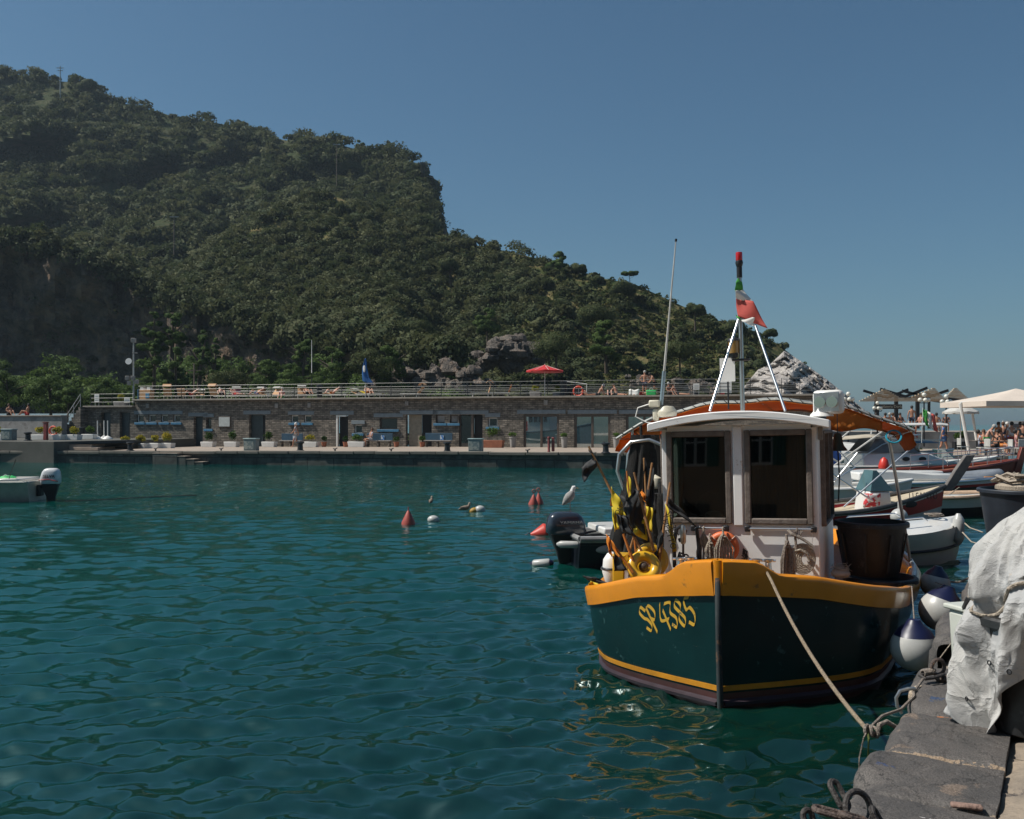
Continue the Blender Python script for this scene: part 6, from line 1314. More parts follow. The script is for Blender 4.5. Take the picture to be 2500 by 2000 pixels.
hull(t, 3.6, 1.8, .8, [('hull', M_GEL, -.3, 1)], .25, rub=(M_GEL, .04), deckm=M_GEL)
MB().rings([[(1.6, -.6, .85), (1.6, .6, .85), (1.7, .6, .88), (1.7, -.6, .88)], [(1.1, -.5, 1.35), (1.1, .5, 1.35), (1.16, .5, 1.36), (1.16, -.5, 1.36)]]).build('windscreen', MATS['blue_green_screen'], t)
# grey inflatable
b = at(2452, 1168, 33); t = boatroot('inflatable_boat', 'grey inflatable boat with an orange patch on its right tube', 'inflatable', b, R(5), 4.4)
mb = MB(); mb.tube([(0, -.75, .35), (1.5, -.78, .38), (3.0, -.7, .45), (3.9, -.35, .6), (4.2, 0, .66), (3.9, .35, .6), (3.0, .7, .45), (1.5, .78, .38), (0, .75, .35)], [.2, .25, .27, .24, .22, .24, .27, .25, .2], 14); mb.build('tube', M_GREYT, t)
MB().box((3.25, -.93, .58), (.35, .05, .16)).build('patch', M_ORG, t, bevel=.02); MB().box((1.8, 0, .25), (3.4, 1.3, .1)).build('floor', M_GREYT, t)
MB().box((1.2, 0, .65), (1.6, .7, .35)).build('seat', M_GEL, t, bevel=.06)
# white cabin cruiser over a red-brown hull boat
b = at(2472, 1105, 36.5); t = boatroot('wooden_boat', 'long red-brown wooden boat with dark green stem and chrome pulpit', 'boat', b, R(8), 8.0)
pt, gz, hb = hull(t, 8.0, 2.4, .62, [('hull', M_DKB, -.3, .45), ('topsides', M_MAH, .45, 1)], .42, rub=(M_MAH, .07), deckm=mat('varnish_deck', (.25, .09, .05), .5))
MB().rings([[(8.0, -.08, .5), (8.3, -.08, .5), (8.3, .08, .5), (8.0, .08, .5)], [(8.35, -.08, 1.55), (8.6, -.08, 1.55), (8.6, .08, 1.55), (8.35, .08, 1.55)]]).build('stem_post', M_MAH, t, bevel=.02)
mb = MB()
for s in (-1, 1):
    mb.tube([(pt(u, 1, s)[0], pt(u, 1, s)[1] * .95, gz(u) + .55) for u in np.linspace(.55, .98, 8)], .02, 6); mb.tube([(pt(u, 1, s)[0], pt(u, 1, s)[1] * .95, gz(u) + .3) for u in np.linspace(.55, .98, 8)], .014, 6)
    for u in np.linspace(.55, .98, 6): mb.cyl((pt(u, 1, s)[0], pt(u, 1, s)[1] * .95, gz(u)), (pt(u, 1, s)[0], pt(u, 1, s)[1] * .95, gz(u) + .55), .016, n=6)
mb.build('pulpit', M_CHROME, t)
b = at(2330, 1150, 39.5); t = boatroot('cabin_cruiser', 'white cabin cruiser with grey tinted windscreen and curved chrome arch', 'motorboat', b, R(5), 5.8)
pt, gz, hb = hull(t, 5.8, 2.2, .72, [('hull', M_GEL, -.3, 1)], .2, rub=(M_GEL, .04), deckm=M_GEL)
MB().rings([[(x, -w_, .72), (x, w_, .72), (x, w_ * .85, h), (x, -w_ * .85, h)] for x, w_, h in ((1.4, .95, 1.25), (3.2, .95, 1.32), (4.3, .8, 1.25), (5.2, .5, .95))]).build('cabin', M_GEL, t, bevel=.06)
for q in (3.2, 3.9): MB().lathe([(.16, 0), (.16, .02), (.0, .02)], (q, -.93, 1.02), 18, M=Matrix.Scale(.55, 3, Vector((0, 0, 1))) @ Matrix.Rotation(R(90), 3, 'X')).build('porthole', M_BLACK, t)
MB().rings([[(x, -w_, z), (x, w_, z), (x + .02, w_, z + .02), (x + .02, -w_, z + .02)] for x, w_, z in ((3.9, .85, 1.28), (3.55, .8, 1.55), (3.1, .7, 1.85))]).build('windscreen', mat('grey_clear_vinyl', (.16, .16, .15), .12, .3), t)
for s in (-1, 1): MB().rings([[(1.6, s * .88, 1.28), (3.8, s * .85, 1.26), (3.8, s * .83, 1.28), (1.6, s * .86, 1.3)], [(2.0, s * .75, 1.82), (3.1, s * .7, 1.85), (3.1, s * .68, 1.87), (2.0, s * .73, 1.84)]]).build('side_screen', MATS['grey_clear_vinyl'], t)
mb = MB()
for s in (-1, 1):
    mb.tube([(1.0 + .0, s * .98, .75), (1.5, s * .98, 1.2), (2.2, s * .9, 1.6), (3.2, s * .8, 1.92), (3.9, s * .75, 2.0)], .025, 7)
mb.tube([(3.9, -.75, 2.0), (3.9, .75, 2.0)], .025, 7); mb.build('arch', M_CHROME, t)
MB().sheet([[(x, y, 1.75 + .1 * (1 - y * y) + x * .08) for x in np.linspace(.2, 2.2, 6)] for y in np.linspace(-.95, .95, 8)]).build('bimini', mat('beige_canopy', (.50, .43, .33), .85), t, solid=.01)
t2 = thing('ball_fender', 'small red plastic buoy hung on the cabin cruiser', 'fender', at(2158, 1135, 37.5)); MB().lathe([(.02, -.32), (.18, -.25), (.22, -.05), (.14, .2), (.04, .3)], (0, 0, 0), 14).build('body', mat('red_buoy', (.6, .035, .02), .4, .15), t2)
# boat with hardtop behind
b = at(2330, 1112, 44.5); t = boatroot('hardtop_boat', 'motorboat with a flat white hardtop on pale posts behind the cabin cruiser', 'motorboat', b, R(4), 5.4)
hull(t, 5.2, 2.1, 1.0, [('hull', M_GEL, -.3, 1)], .25, rub=(M_GEL, .04), deckm=M_GEL)
MB().rings([[(x, -w_, z) for w_ in (1,)] + [(x, 1, z), (x, .9, z + .12), (x, -.9, z + .12)] for x, z in ((1.6, 2.3), (1.9, 2.36), (4.3, 2.38), (4.6, 2.34))]).build('hardtop', M_GEL, t, bevel=.04)
mb = MB()
for x in (1.8, 2.8, 4.3):
    for s in (-1, 1): MB().tube([(x - .2, s * .9, 1.0), (x, s * .85, 2.3)], .03, 6).build('post', M_GEL, t)
for s in (-1, 1): MB().tube([(1.4, s * .95, 1.7), (4.4, s * .95, 1.7)], .025, 6).build('rail', M_GEL, t)
MB().sheet([[(x, y, 1.65 - .1 * y * y) for x in (1.9, 3, 4.2)] for y in (-.9, 0, .9)]).build('sun_cover', M_BLUE, t, solid=.02)
def hflag(px, py, Y, lab, s=.8):
    t = thing('boat_flag', lab, 'flag', at(px, py + 50, Y)); MB().cyl((0, 0, -.3), (.05, 0, 1.3), .012, n=6).build('staff', M_WHITE, t)
    for k, m in enumerate(col): MB().sheet([[(.05 + (.16 * k + .053 * i) * s + .1 * j / 5, .05 * math.sin(i * 1.5 + k + j), 1.25 - .6 * s * j / 5 - (.10 * k + .03 * i) * (1 + j * .05)) for i in range(4)] for j in range(6)]).build(('green_band', 'white_band', 'red_band')[k], m, t, solid=.006)
hflag(2250, 1015, 43, 'green white and red boat flag above the flat white hardtop', 1.2); hflag(2215, 1045, 44, 'smaller green white and red flag left of the hardtop', .7)
# tarpaulin-covered boat and its neighbour at the back
b = at(2200, 1120, 43); t = boatroot('covered_boat', 'boat under a long white tarpaulin with a dark hull beyond the fishing boat', 'boat', b, R(2), 5.6)
hull(t, 5.6, 2.2, .85, [('hull', M_DKB, -.3, .8), ('sheer_plank', M_GREYW, .8, 1)], .15)
MB().sheet([[(5.7 * u - .1, y * 1.12 * (1 - .5 * max(0, u - .6)), .85 + (.75 + .04 * math.sin(u * 17) + .05 * math.sin(u * 9 + y * 3)) * (1 - abs(y) ** 2.2) + .1 * (u < .3)) for u in np.linspace(0, 1, 26)] for y in np.linspace(-1, 1, 13)]).build('tarpaulin', mat('white_tarp', (.66, .64, .6), .7, .15, bump=.3, bscale=8), t)
b = at(2150, 1085, 47); t = boatroot('covered_boat', 'second boat under a faded grey cover nearer the terrace wall', 'boat', b, R(2), 4.8)
hull(t, 4.8, 2, .9, [('hull', M_GREYW, -.3, 1)], .15)
MB().sheet([[(4.9 * u - .1, y * 1.02 * (1 - .5 * max(0, u - .6)), .9 + (.6 + .05 * math.sin(u * 13)) * (1 - abs(y) ** 2)) for u in np.linspace(0, 1, 20)] for y in np.linspace(-1, 1, 11)]).build('cover', mat('grey_cover', (.42, .41, .39), .8, .2), t)
# white dinghy with dark outboard and blue seat, seen through the awning pole
b = at(2175, 1200, 31); t = boatroot('motorboat', 'small open boat with dark outboard and criss-cross pale poles left of the red striped boat', 'boat', b, R(7), 4.4)
hull(t, 4.4, 1.7, .55, [('hull', M_GEL, -.3, .75), ('red_stripe', M_REDP, .75, .85), ('sheer_plank', M_GEL, .85, 1)], .15, rub=(M_GREYT, .05), deckm=M_TEAL)
MB().lathe([(.2, .5), (.27, .65), (.27, 1.1), (.2, 1.3), (0, 1.34)], (1.7, 0, 0), 16, sx=1.5).build('outboard_cowl', mat('dark_cowl', (.05, .05, .07), .2, coat=.6), t)
for (x0, z0, x1, z1, y) in ((1.2, 1.9, 3.2, .7, -.5), (3.8, 2.2, 1.4, .6, -.55), (1.3, .7, 3.4, 2.4, .4), (1.2, 2.3, 2.2, 1.0, .4), (1.5, 1.0, 2.6, 1.9, .0)): cylf(t, (x0, y, z0), (x1, y, z1), .028, 'pale_pole', M_GREYW)
MB().box((2.4, .3, 1.5), (.7, .5, .8)).build('blue_cover', mat('bright_blue_cover', (.02, .09, .35), .6), t, bevel=.1)
# thin pontoon lines between boats and quay
for i, (a, b_, lb) in enumerate([((2338, 1262, 16.9), (2400, 1300, 15.6), 'thin mooring line from the rounded tender past its fender'), ((2300, 1210, 25), (2342, 1190, 24), 'short mooring line at the tall grey stem post'), ((2350, 1300, 16.4), (2395, 1330, 15), 'lower thin mooring line beside the sausage fender')]):
    p, q = at(*a), at(*b_); t = thing('mooring_line', lb, 'rope', p); MB().tube([tuple(p), tuple(p.lerp(q, .5) - Vector((0, 0, .06))), tuple(q)], .012, 5).build('line', M_ROPE, t, world=True)
# ================================================================ right side terrace, bar and umbrellas
gx = lambda px, Y: (px - 1250) * Y / F
def onq(px, py): return onz(px, py, .86)
terr = thing('terrace_wall', 'white and grey parapet wall of the raised bar terrace', 'wall', (gx(2060, 62), 62, .85))
MB().box((11.5, 0, .55), (30, .5, 1.1)).build('wall', M_CONC, terr, bevel=.02)
struct(MB().add([(gx(1990, 62), 62.2, 1.9), (60, 62.2, 1.9), (60, 76, 1.9), (gx(1990, 76), 76, 1.9)], [(0, 1, 2, 3)]).build('terrace', M_PAVE))
MB().box((17.6, -.35, 1.0), (5.6, .3, 1.7)).build('white_panel', M_GEL, terr)
pan = MB().box((11.6, -.3, .95), (2.6, .12, 1.7)).build('notice_board', M_GEL, terr); MB().box((11.7, -.37, 1.15), (1.7, .03, .9)).build('picture', mat('faded_photo', (.3, .3, .3), .5, c2=(.08, .08, .09), scale=1.5, sharp=.05), pan)
# pergola
pg = thing('pergola', 'butterfly roofed pergola of pale battens on dark steel posts over the bar', 'pergola', (gx(2190, 68), 68, 1.9))
def wx(px): return (px - 2190) * 68 / F
def wz(py): return EYE - (py - HZ) * 68 / F - 1.9
for px in (2188, 2240, 2138, 2268): MB().box((wx(px), 0, wz(1030) / 2 + wz(975) / 2), (.22 if px in (2188, 2240) else .12, .22, wz(975) - 0 + .3)).build('post', M_BLACK, pg)
for ya in (-1.6, 1.6):
    for a, b_ in (((2128, 952), (2188, 970)), ((2188, 970), (2240, 949)), ((2240, 972), (2290, 955)), ((2180, 956), (2240, 972)), ((2290, 975), (2345, 983))):
        MB().bar((wx(a[0]), ya, wz(a[1])), (wx(b_[0]), ya, wz(b_[1])), .12, .18).build('beam', M_BLACK, pg)
M_BAT = mat('pale_batten', (.62, .5, .36), .7, .2)
for k in range(10):
    f = k / 9; y = -2.4 + .12 * k; zt = wz(951 + 28 * f)
    for (xl, xr) in ((2128 - 46 * f, 2128 + 62 * f), (2238 - 54 * f, 2246 + 44 * f), (2290 - 10 * f, 2298 + 50 * f)) if k < 7 else ((2128 - 46 * f, 2298 + 50 * f),):
        MB().box(((wx(xl) + wx(xr)) / 2, y, zt - .03), (wx(xr) - wx(xl), .16, .075)).build('slat', M_BAT, pg)
sg = thing('bar_sign', 'dark sign board lettered Bar gelateria Doria under the pergola', 'sign', at(2168, 993, 65)); MB().box((0, 0, 0), (1.95, .08, .33)).build('board', mat('sign_dark', (.04, .035, .03), .6), sg, bevel=.02)
text_obj('Bar gelateria Doria', .25, mat('sign_cream', (.6, .54, .4), .6), sg, Matrix.Translation((0, -.055, 0)) @ Matrix.Rotation(R(90), 4, 'X'), extr=.004)
MB().cyl((-.65, 0, -1.2), (-.65, 0, .3), .04, n=6).build('post', M_BLACK, sg); MB().cyl((-.85, 0, -1.2), (-.85, 0, .3), .05, n=6).build('post', M_BLACK, sg)
M_GLOBE = mat('opal_globe', (.72, .70, .62), .3, .1, coat=.3)
for px, py, sc_, lb in ((2071, 962, 1, 'globe street lamp left of the pergola beside the rocks'), (2256, 964, 1, 'globe street lamp in front of the middle of the pergola'), (2310, 968, 1, 'globe street lamp at the right end of the pergola'), (2142, 984, .8, 'small globe lamp above the bar sign')):
    Y = 60; c = at(px, py, Y); t = thing('street_lamp', lb, 'lamp', (c.x, c.y, 1.0), 0, 'globe lamps by the bar'); h = c.z - 1.0
    MB().cyl((0, 0, 0), (0, 0, h - .1), .06, .04, 8).build('post', M_BLACK, t); MB().tube([(-.26 * 1, 0, h - .45), (-.26, 0, h - .52), (.26, 0, h - .52), (.26, 0, h - .45)], .03, 6).build('arm', M_BLACK, t)
    for dx, dz in ((0, 0), (-.26, -.33), (.26, -.33), (.04, -.34)): MB().ell((dx * sc_, -.1 if dx == .04 else 0, h + dz), .14 * sc_, 14, 10).build('globe', M_GLOBE, t)
# big cream square umbrella, cantilevered
def canopy(rx, ry, zt, ze, val, n=4, scal=0):
    P = []; 
    for f in np.linspace(0, 1, 8):
        row = []
        for k in range(48):
            a = 2 * math.pi * k / 48; q = 1 / max(abs(math.cos(a)), abs(math.sin(a))) if n == 4 else 1
            row.append((math.cos(a) * q * rx * f, math.sin(a) * q * ry * f, zt + (ze - zt) * f ** .85 - (.0 if n == 4 else .04 * abs(math.sin(a * n / 2)) * f)))
        P.append(row)
    P.append([(x * 1.0, y * 1.0, z - val - scal * abs(math.sin(i * math.pi / 3))) for i, (x, y, z) in enumerate(P[-1])]); return P
M_CREAM = mat('cream_canvas', (.62, .53, .45), .85, .12, scale=1)
tb = onq(2366, 1107); t = thing('cantilever_umbrella', 'large cream square umbrella on a leaning white arm at the right edge', 'umbrella', tb)
Y = tb.y
def u_(px, py, dy=0): p = at(px, py, Y + dy); return tuple(p - tb)
MB().tube([u_(2366, 1105), u_(2344, 985)], .09, 8).build('mast', M_WHITE, t); MB().tube([u_(2344, 984), u_(2468, 964)], .06, 8).build('arm', M_WHITE, t); MB().tube([u_(2384, 1075, .8), u_(2374, 1010, .8)], .07, 8).build('second_mast', M_WHITE, t)
mb = MB().rings(canopy(2.9, 2.6, .95, .22, .26)); mb.xf(Matrix.Translation(Vector(u_(2480, 992)) - Vector((0, 0, 0.0)))); mb.build('canopy', M_CREAM, t, solid=.01)
mb = MB().rings(canopy(.35, .35, .2, 0, .05, 12)); mb.xf(Matrix.Translation(Vector(u_(2478, 974)))); mb.build('vent', M_CREAM, t, solid=.01)
t = thing('parasol', 'smaller pale parasol half hidden left of the cream umbrella', 'umbrella', at(2345, 1060, 56)); mb = MB().rings(canopy(1.0, 1.0, 1.95, 1.35, .1, 8, .03)); mb.build('canopy', M_GREYW, t, solid=.01); MB().cyl((0, 0, -.4), (0, 0, 1.95), .03, n=8).build('pole', M_WHITE, t)
# tables, chairs and potted hedge under it
def cafe_chair(p, rz, lab):
    t = thing('cafe_chair', lab, 'chair', p, rz, 'cafe chairs on the square'); MB().box((0, 0, .45), (.44, .44, .04)).build('seat', M_GREYW, t, bevel=.01); MB().box((0, .21, .7), (.44, .03, .35)).build('backrest', M_GREYW, t, bevel=.01)
    for a in (-.2, .2):
        for b in (-.2, .2): MB().cyl((a, b, 0), (a, b, .45 if b < 0 else .88), .014, n=6).build('leg', M_GALV, t)
    return t
def cafe_table(p, lab):
    t = thing('cafe_table', lab, 'table', p, 0, 'cafe tables on the square'); MB().lathe([(0, .72), (.36, .72), (.37, .74), (.36, .755), (0, .755)], (0, 0, 0), 20).build('table_top', M_BROWN, t); MB().lathe([(.22, 0), (.2, .03), (.03, .06), (.03, .72)], (0, 0, 0), 12).build('stand', M_BLACK, t)
for i, (px, py, lb) in enumerate([(2385, 1112, 'round cafe table just right of the umbrella mast'), (2438, 1115, 'round cafe table before the seated woman in black'), (2480, 1110, 'round cafe table at the right frame edge')]): cafe_table(onq(px, py), lb)
ch = [(2352, 1113, 90, 'pale cafe chair left of the umbrella mast'), (2400, 1116, -90, 'pale cafe chair right of the first table'), (2420, 1118, 100, 'pale cafe chair left of the second table'), (2456, 1119, -90, 'pale cafe chair right of the second table'), (2492, 1118, 180, 'pale cafe chair at the right frame edge')]
for px, py, a, lb in ch: cafe_chair(onq(px, py), R(a), lb)
def bush(t, c, r, n, m, seed, leaf=.05):
    rs_ = np.random.default_rng(seed); cc, rr_ = lumps(rs_, 8, .8, .6); i = rs_.integers(0, 8, n); d = rs_.normal(size=(n, 3)); d /= np.linalg.norm(d, axis=1)[:, None]
    C = (cc[i] + d * (rr_[i] * rs_.uniform(.5, 1.1, n))[:, None]) * np.array(r) + np.array(c); q, f = quads(rs_, C, leaf, d, .5); MB().add(q, f).build('foliage', m, t, smooth=False)
for px, py, w_, lb, s_ in ((2345, 1098, .9, 'dark box planter with green shrub left of the umbrella mast', 1), (2465, 1092, .7, 'potted bright green plant behind the second cafe table', 2)):
    t = thing('planter', lb, 'planter', onq(px, py)); MB().box((0, 0, .25), (w_, .4, .5)).build('trough', M_BLACK if s_ == 1 else M_TERRA, t, bevel=.02); bush(t, (0, 0, .85), (w_ * .65, .4, .5), 700, LF_DGR if s_ == 1 else LF_MID, 50 + s_)
# ================================================================ people
SKIN = [mat('tanned_skin', (.42, .20, .12), .55, .15), mat('pale_skin', (.55, .30, .21), .55, .15), mat('dark_tan_skin', (.28, .13, .08), .55, .15)]
HAIR = [mat('dark_hair', (.02, .015, .012), .7, .3), mat('grey_hair', (.4, .38, .35), .7), mat('brown_hair', (.10, .05, .025), .7)]
CL = {n: mat('cloth_' + n, c, .8, .2) for n, c in dict(black=(.015, .015, .018), navy=(.015, .02, .05), white=(.65, .64, .62), red=(.5, .03, .025), blue=(.06, .16, .4), salmon=(.62, .34, .26), pink=(.6, .32, .34), green=(.05, .35, .1), orange=(.6, .2, .04), grey=(.38, .38, .40), stripe=(.45, .5, .6)).items()}
BASE = dict(pelvis=(0, 0, .95, .125), waist=(0, 0, 1.1, .112), chest=(0, 0, 1.33, .142), neck=(0, 0, 1.49, .052), head=(0, -.01, 1.61, .088), top=(0, -.01, 1.71, .07),
            sl=(-.17, 0, 1.42, .058), el=(-.24, .02, 1.15, .042), wl=(-.25, -.05, .92, .03), hl=(-.25, -.08, .82, .034), sr=(.17, 0, 1.42, .058), er=(.24, .02, 1.15, .042), wr=(.25, -.05, .92, .03), hr=(.25, -.08, .82, .034),
            pl=(-.09, 0, .90, .088), kl=(-.10, -.01, .50, .058), al=(-.10, .03, .09, .038), tl=(-.11, -.12, .035, .034), pr=(.09, 0, .90, .088), kr=(.10, -.01, .50, .058), ar=(.10, .03, .09, .038), tr=(.11, -.12, .035, .034))
EDG = [('pelvis', 'waist'), ('waist', 'chest'), ('chest', 'neck'), ('neck', 'head'), ('head', 'top')] + [e for s in 'lr' for e in (('chest', 's' + s), ('s' + s, 'e' + s), ('e' + s, 'w' + s), ('w' + s, 'h' + s), ('pelvis', 'p' + s), ('p' + s, 'k' + s), ('k' + s, 'a' + s), ('a' + s, 't' + s))]
def pose(**kw):
    d = dict(BASE)
    for k, v in kw.items(): d[k] = tuple(v) + (BASE[k][3],)
    return d
def seatpose(z, lean=8, legs='bent', arms='lap'):
    """sitting with the pelvis at height z, facing -Y, torso leaning back by 'lean' degrees"""
    h = {}; sn, cs = math.sin(R(lean)), math.cos(R(lean))
    def T(x, l, f=0): return (x, sn * l - f * cs, z + .11 + cs * l + f * sn)
    for k, dz in (('pelvis', 0), ('waist', .15), ('chest', .37), ('neck', .53), ('head', .65), ('top', .75)): h[k] = T(0, dz)
    for s, sg in (('l', -1), ('r', 1)):
        h['s' + s] = T(sg * .17, .46); h['p' + s] = (sg * .1, -.04, z + .1)
        if legs == 'chair': h['k' + s] = (sg * .12, -.45, z + .10); h['a' + s] = (sg * .12, -.45, .08); h['t' + s] = (sg * .12, -.6, .03)
        elif legs == 'bent': h['k' + s] = (sg * .12, -.34, z + .38); h['a' + s] = (sg * .12, -.58, z + .05); h['t' + s] = (sg * .12, -.72, z + .04)
        else: h['k' + s] = (sg * .12, -.46, z + .09); h['a' + s] = (sg * .12, -.88, z + .06); h['t' + s] = (sg * .13, -.93, z + .15)
        if arms == 'lap': h['e' + s] = T(sg * .24, .24, .02); h['w' + s] = T(sg * .16, .16, .22); h['h' + s] = T(sg * .10, .15, .29)
        elif arms == 'side': h['e' + s] = T(sg * .25, .22, .0); h['w' + s] = T(sg * .25, .0, .03); h['h' + s] = T(sg * .24, -.07, .05)
        else: h['e' + s] = (sg * .23, sn * .46 + .12, z + .3); h['w' + s] = (sg * .22, sn * .46 + .16, z + .08); h['h' + s] = (sg * .22, sn * .46 + .2, z + .03)
    return pose(**h)
POSES = dict(stand=dict(BASE), arms_hips=pose(el=(-.34, .06, 1.18), wl=(-.2, -.03, 1.0), hl=(-.13, -.05, .97), er=(.34, .06, 1.18), wr=(.2, -.03, 1.0), hr=(.13, -.05, .97)),
  walk=pose(kl=(-.10, -.16, .52), al=(-.10, -.22, .1), tl=(-.11, -.36, .05), kr=(.10, .05, .5), ar=(.10, .34, .17), tr=(.11, .28, .05), el=(-.24, .12, 1.16), wl=(-.24, .16, .92), hl=(-.24, .17, .84), er=(.23, -.1, 1.16), wr=(.2, -.26, 1.02), hr=(.2, -.34, 1.0)),
  bend=pose(waist=(0, -.03, 1.08), chest=(0, -.14, 1.28), neck=(0, -.24, 1.4), head=(0, -.32, 1.48), top=(0, -.38, 1.56), sl=(-.17, -.17, 1.34), el=(-.24, -.25, 1.08), wl=(-.15, -.38, .95), hl=(-.1, -.43, .92), sr=(.17, -.17, 1.34), er=(.24, -.25, 1.08), wr=(.15, -.38, .95), hr=(.1, -.43, .92)),
  sit_knees=seatpose(.02, 6), sit_legs=seatpose(.02, 28, 'out', 'back'), sit_chair=seatpose(.45, 8, 'chair'), recline=seatpose(.34, 52, 'bent', 'side'), recline_flat=seatpose(.34, 58, 'out', 'side'), lie=seatpose(.03, 84, 'bent', 'side'))
_pc = {}
def skinmesh(key, d, keys, scale=1.0, edges=EDG):
    if key in _pc: return _pc[key]
    ks = [k for k in d if k in keys]; ed = [(ks.index(a), ks.index(b)) for a, b in edges if a in ks and b in ks]
    me = bpy.data.meshes.new('tmp'); me.from_pydata([d[k][:3] for k in ks], ed, []); o = bpy.data.objects.new('tmp', me); SC.collection.objects.link(o)
    m = o.modifiers.new('s', 'SKIN'); lay = me.skin_vertices[0].data if me.skin_vertices else None
    if lay is None:
        bpy.context.view_layer.objects.active = o; o.select_set(True); bpy.ops.mesh.customdata_skin_add() ; lay = me.skin_vertices[0].data
    for i, k in enumerate(ks):
        r = d[k][3] * scale; lay[i].radius = (r, r * (.8 if k in ('chest', 'waist', 'pelvis') else 1)); lay[i].use_root = (i == 0)
    m.use_smooth_shade = True; s = o.modifiers.new('u', 'SUBSURF'); s.levels = 1; s.render_levels = 1
    bpy.context.view_layer.update(); out = bpy.data.meshes.new_from_object(o.evaluated_get(bpy.context.evaluated_depsgraph_get()))
    SC.collection.objects.unlink(o); bpy.data.objects.remove(o); out.shade_smooth(); _pc[key] = out; return out
def person(lab, kind, p, rz, skin=0, bottom='black', top=None, hair=0, hat=None, group='people around the harbour', sc=1.0, skirt=False):
    t = thing('person', lab, 'person', p, rz, group); t.scale = (sc, sc, sc); d = POSES[kind]
    def add(nm, me, m):
        me = me.copy(); me.materials.clear(); me.materials.append(m); o = bpy.data.objects.new(nm, me); SC.collection.objects.link(o); o.parent = t; ORG[o.name] = ORG[t.name]
    add('body', skinmesh((kind, 'body'), d, list(d)), SKIN[skin])
    if bottom:
        dd = dict(d)
        for s in 'lr': a, b = Vector(d['p' + s][:3]), Vector(d['k' + s][:3]); q = a.lerp(b, .55 if not skirt else .8); dd['k' + s] = tuple(q) + (.085,)
        add('shorts' if not skirt else 'skirt', skinmesh((kind, 'b', skirt), dd, ['pelvis', 'pl', 'pr', 'kl', 'kr'], 1.14), CL[bottom])
    if top:
        dd = dict(d)
        for s in 'lr': a, b = Vector(d['s' + s][:3]), Vector(d['e' + s][:3]); dd['e' + s] = tuple(a.lerp(b, .5)) + (.06,)
        add('top', skinmesh((kind, 't'), dd, ['pelvis', 'waist', 'chest', 'sl', 'sr', 'el', 'er'], 1.1), CL[top])
    h = Vector(d['head'][:3]); tp = Vector(d['top'][:3]); c = h.lerp(tp, .55) + Vector((0, .022, 0))
    MB().ell(tuple(c), (.098, .105, .115), 14, 9).build('hair' if not hat else 'hat', HAIR[hair] if not hat else CL[hat], t)
    f = h.lerp(tp, .1) + Vector((0, -.085, 0)); MB().ell(tuple(f), (.014, .022, .02), 8, 6).build('nose', SKIN[skin], t)
    return t
ROOFZ = ZR + .12
def onroof(px, off, dz=0): return fp(fu(px, off), off, ROOFZ + dz)
def ondeck(px, off): u = fu(px, off); return fp(u, off, deckz(u))
QF = QROT
person('shirtless bald man in dark swim shorts standing on the terrace with hands on hips', 'arms_hips', onroof(1574, -2.0), QF, 0, 'navy', hair=1)
person('bather in dark swimwear leaning forward beside the standing bald man', 'bend', onroof(1598, -2.2), QF - 1.3, 0, 'black')
SB = [('recline', 468, 'red_', 'bather reclining between the third lounger and the hooded one', 0, 'red', None), ('recline', 541, '', 'bather lying behind the wide hooded lounger', 1, 'black', None), ('recline_flat', 575, '', 'tanned bather on the pink towel under a low white hood', 2, 'red', None),
      ('recline', 628, '', 'bather under the left one of two white hoods side by side', 1, 'blue', None), ('sit_knees', 688, '', 'large bather in pink top sitting upright beside two white hoods', 1, 'green', 'pink'), ('recline', 752, '', 'bather with raised knees right of the cream hood', 0, 'black', None),
      ('recline', 812, '', 'bather with raised knees just right of the black bin', 1, 'orange', None), ('recline', 900, '', 'bather with crossed legs on the yellow towel lounger', 1, 'orange', None), ('lie', 1415, '', 'bather lying flat below the red lifebuoy', 0, 'black', None),
      ('sit_legs', 1461, '', 'bather in a grey sun hat lying on one elbow on the terrace', 0, 'black', None), ('lie', 1488, '', 'bather of whom mostly raised knees show left of the dark haired sitter', 1, 'navy', None), ('sit_legs', 1506, '', 'dark haired bather sitting up leaning on her arms', 0, 'black', None),
      ('lie', 1566, '', 'bather with raised legs beside the white towel', 1, 'red', None), ('sit_knees', 1634, '', 'tanned bather sitting hunched right of the aerial', 2, 'black', None), ('sit_legs', 1652, '', 'bather lying back right of the hunched bather', 0, 'black', None), ('sit_knees', 1764, '', 'bather in red sitting alone by the white notice on the terrace', 0, 'red', None)]
for k, (kd, px, _, lab, sk, bt_, tp_) in enumerate(SB):
    off = -1.4 if px > 1400 else -2.2; person(lab, kd, onroof(px, off), QF + [-.9, .8, 1.3, -1.2, .2, .9][k % 6], sk, bt_, tp_, hat='grey' if px == 1461 else None, hair=k % 3)
person('person in a pale grey dress walking along the quay past the bench', 'walk', ondeck(722, 3.2), QF - 1.2, 0, 'grey', 'grey', hair=0, hat='white', skirt=True)
person('person with bare legs crossed sitting on the left bench reading', 'sit_chair', ondeck(905, .9), QF - .7, 0, 'grey', 'stripe', hair=2)
person('sunbather sitting on the concrete wall at the far left, facing right', 'sit_knees', fp(fu(23, 1.2), 1.2, 3.12), QF + 1.2, 0, 'black', hair=2)
person('sunbather in red sitting on the concrete wall left of the stairs', 'sit_knees', fp(fu(67, 1.2), 1.2, 3.12), QF - 1.2, 0, 'red', hair=0)
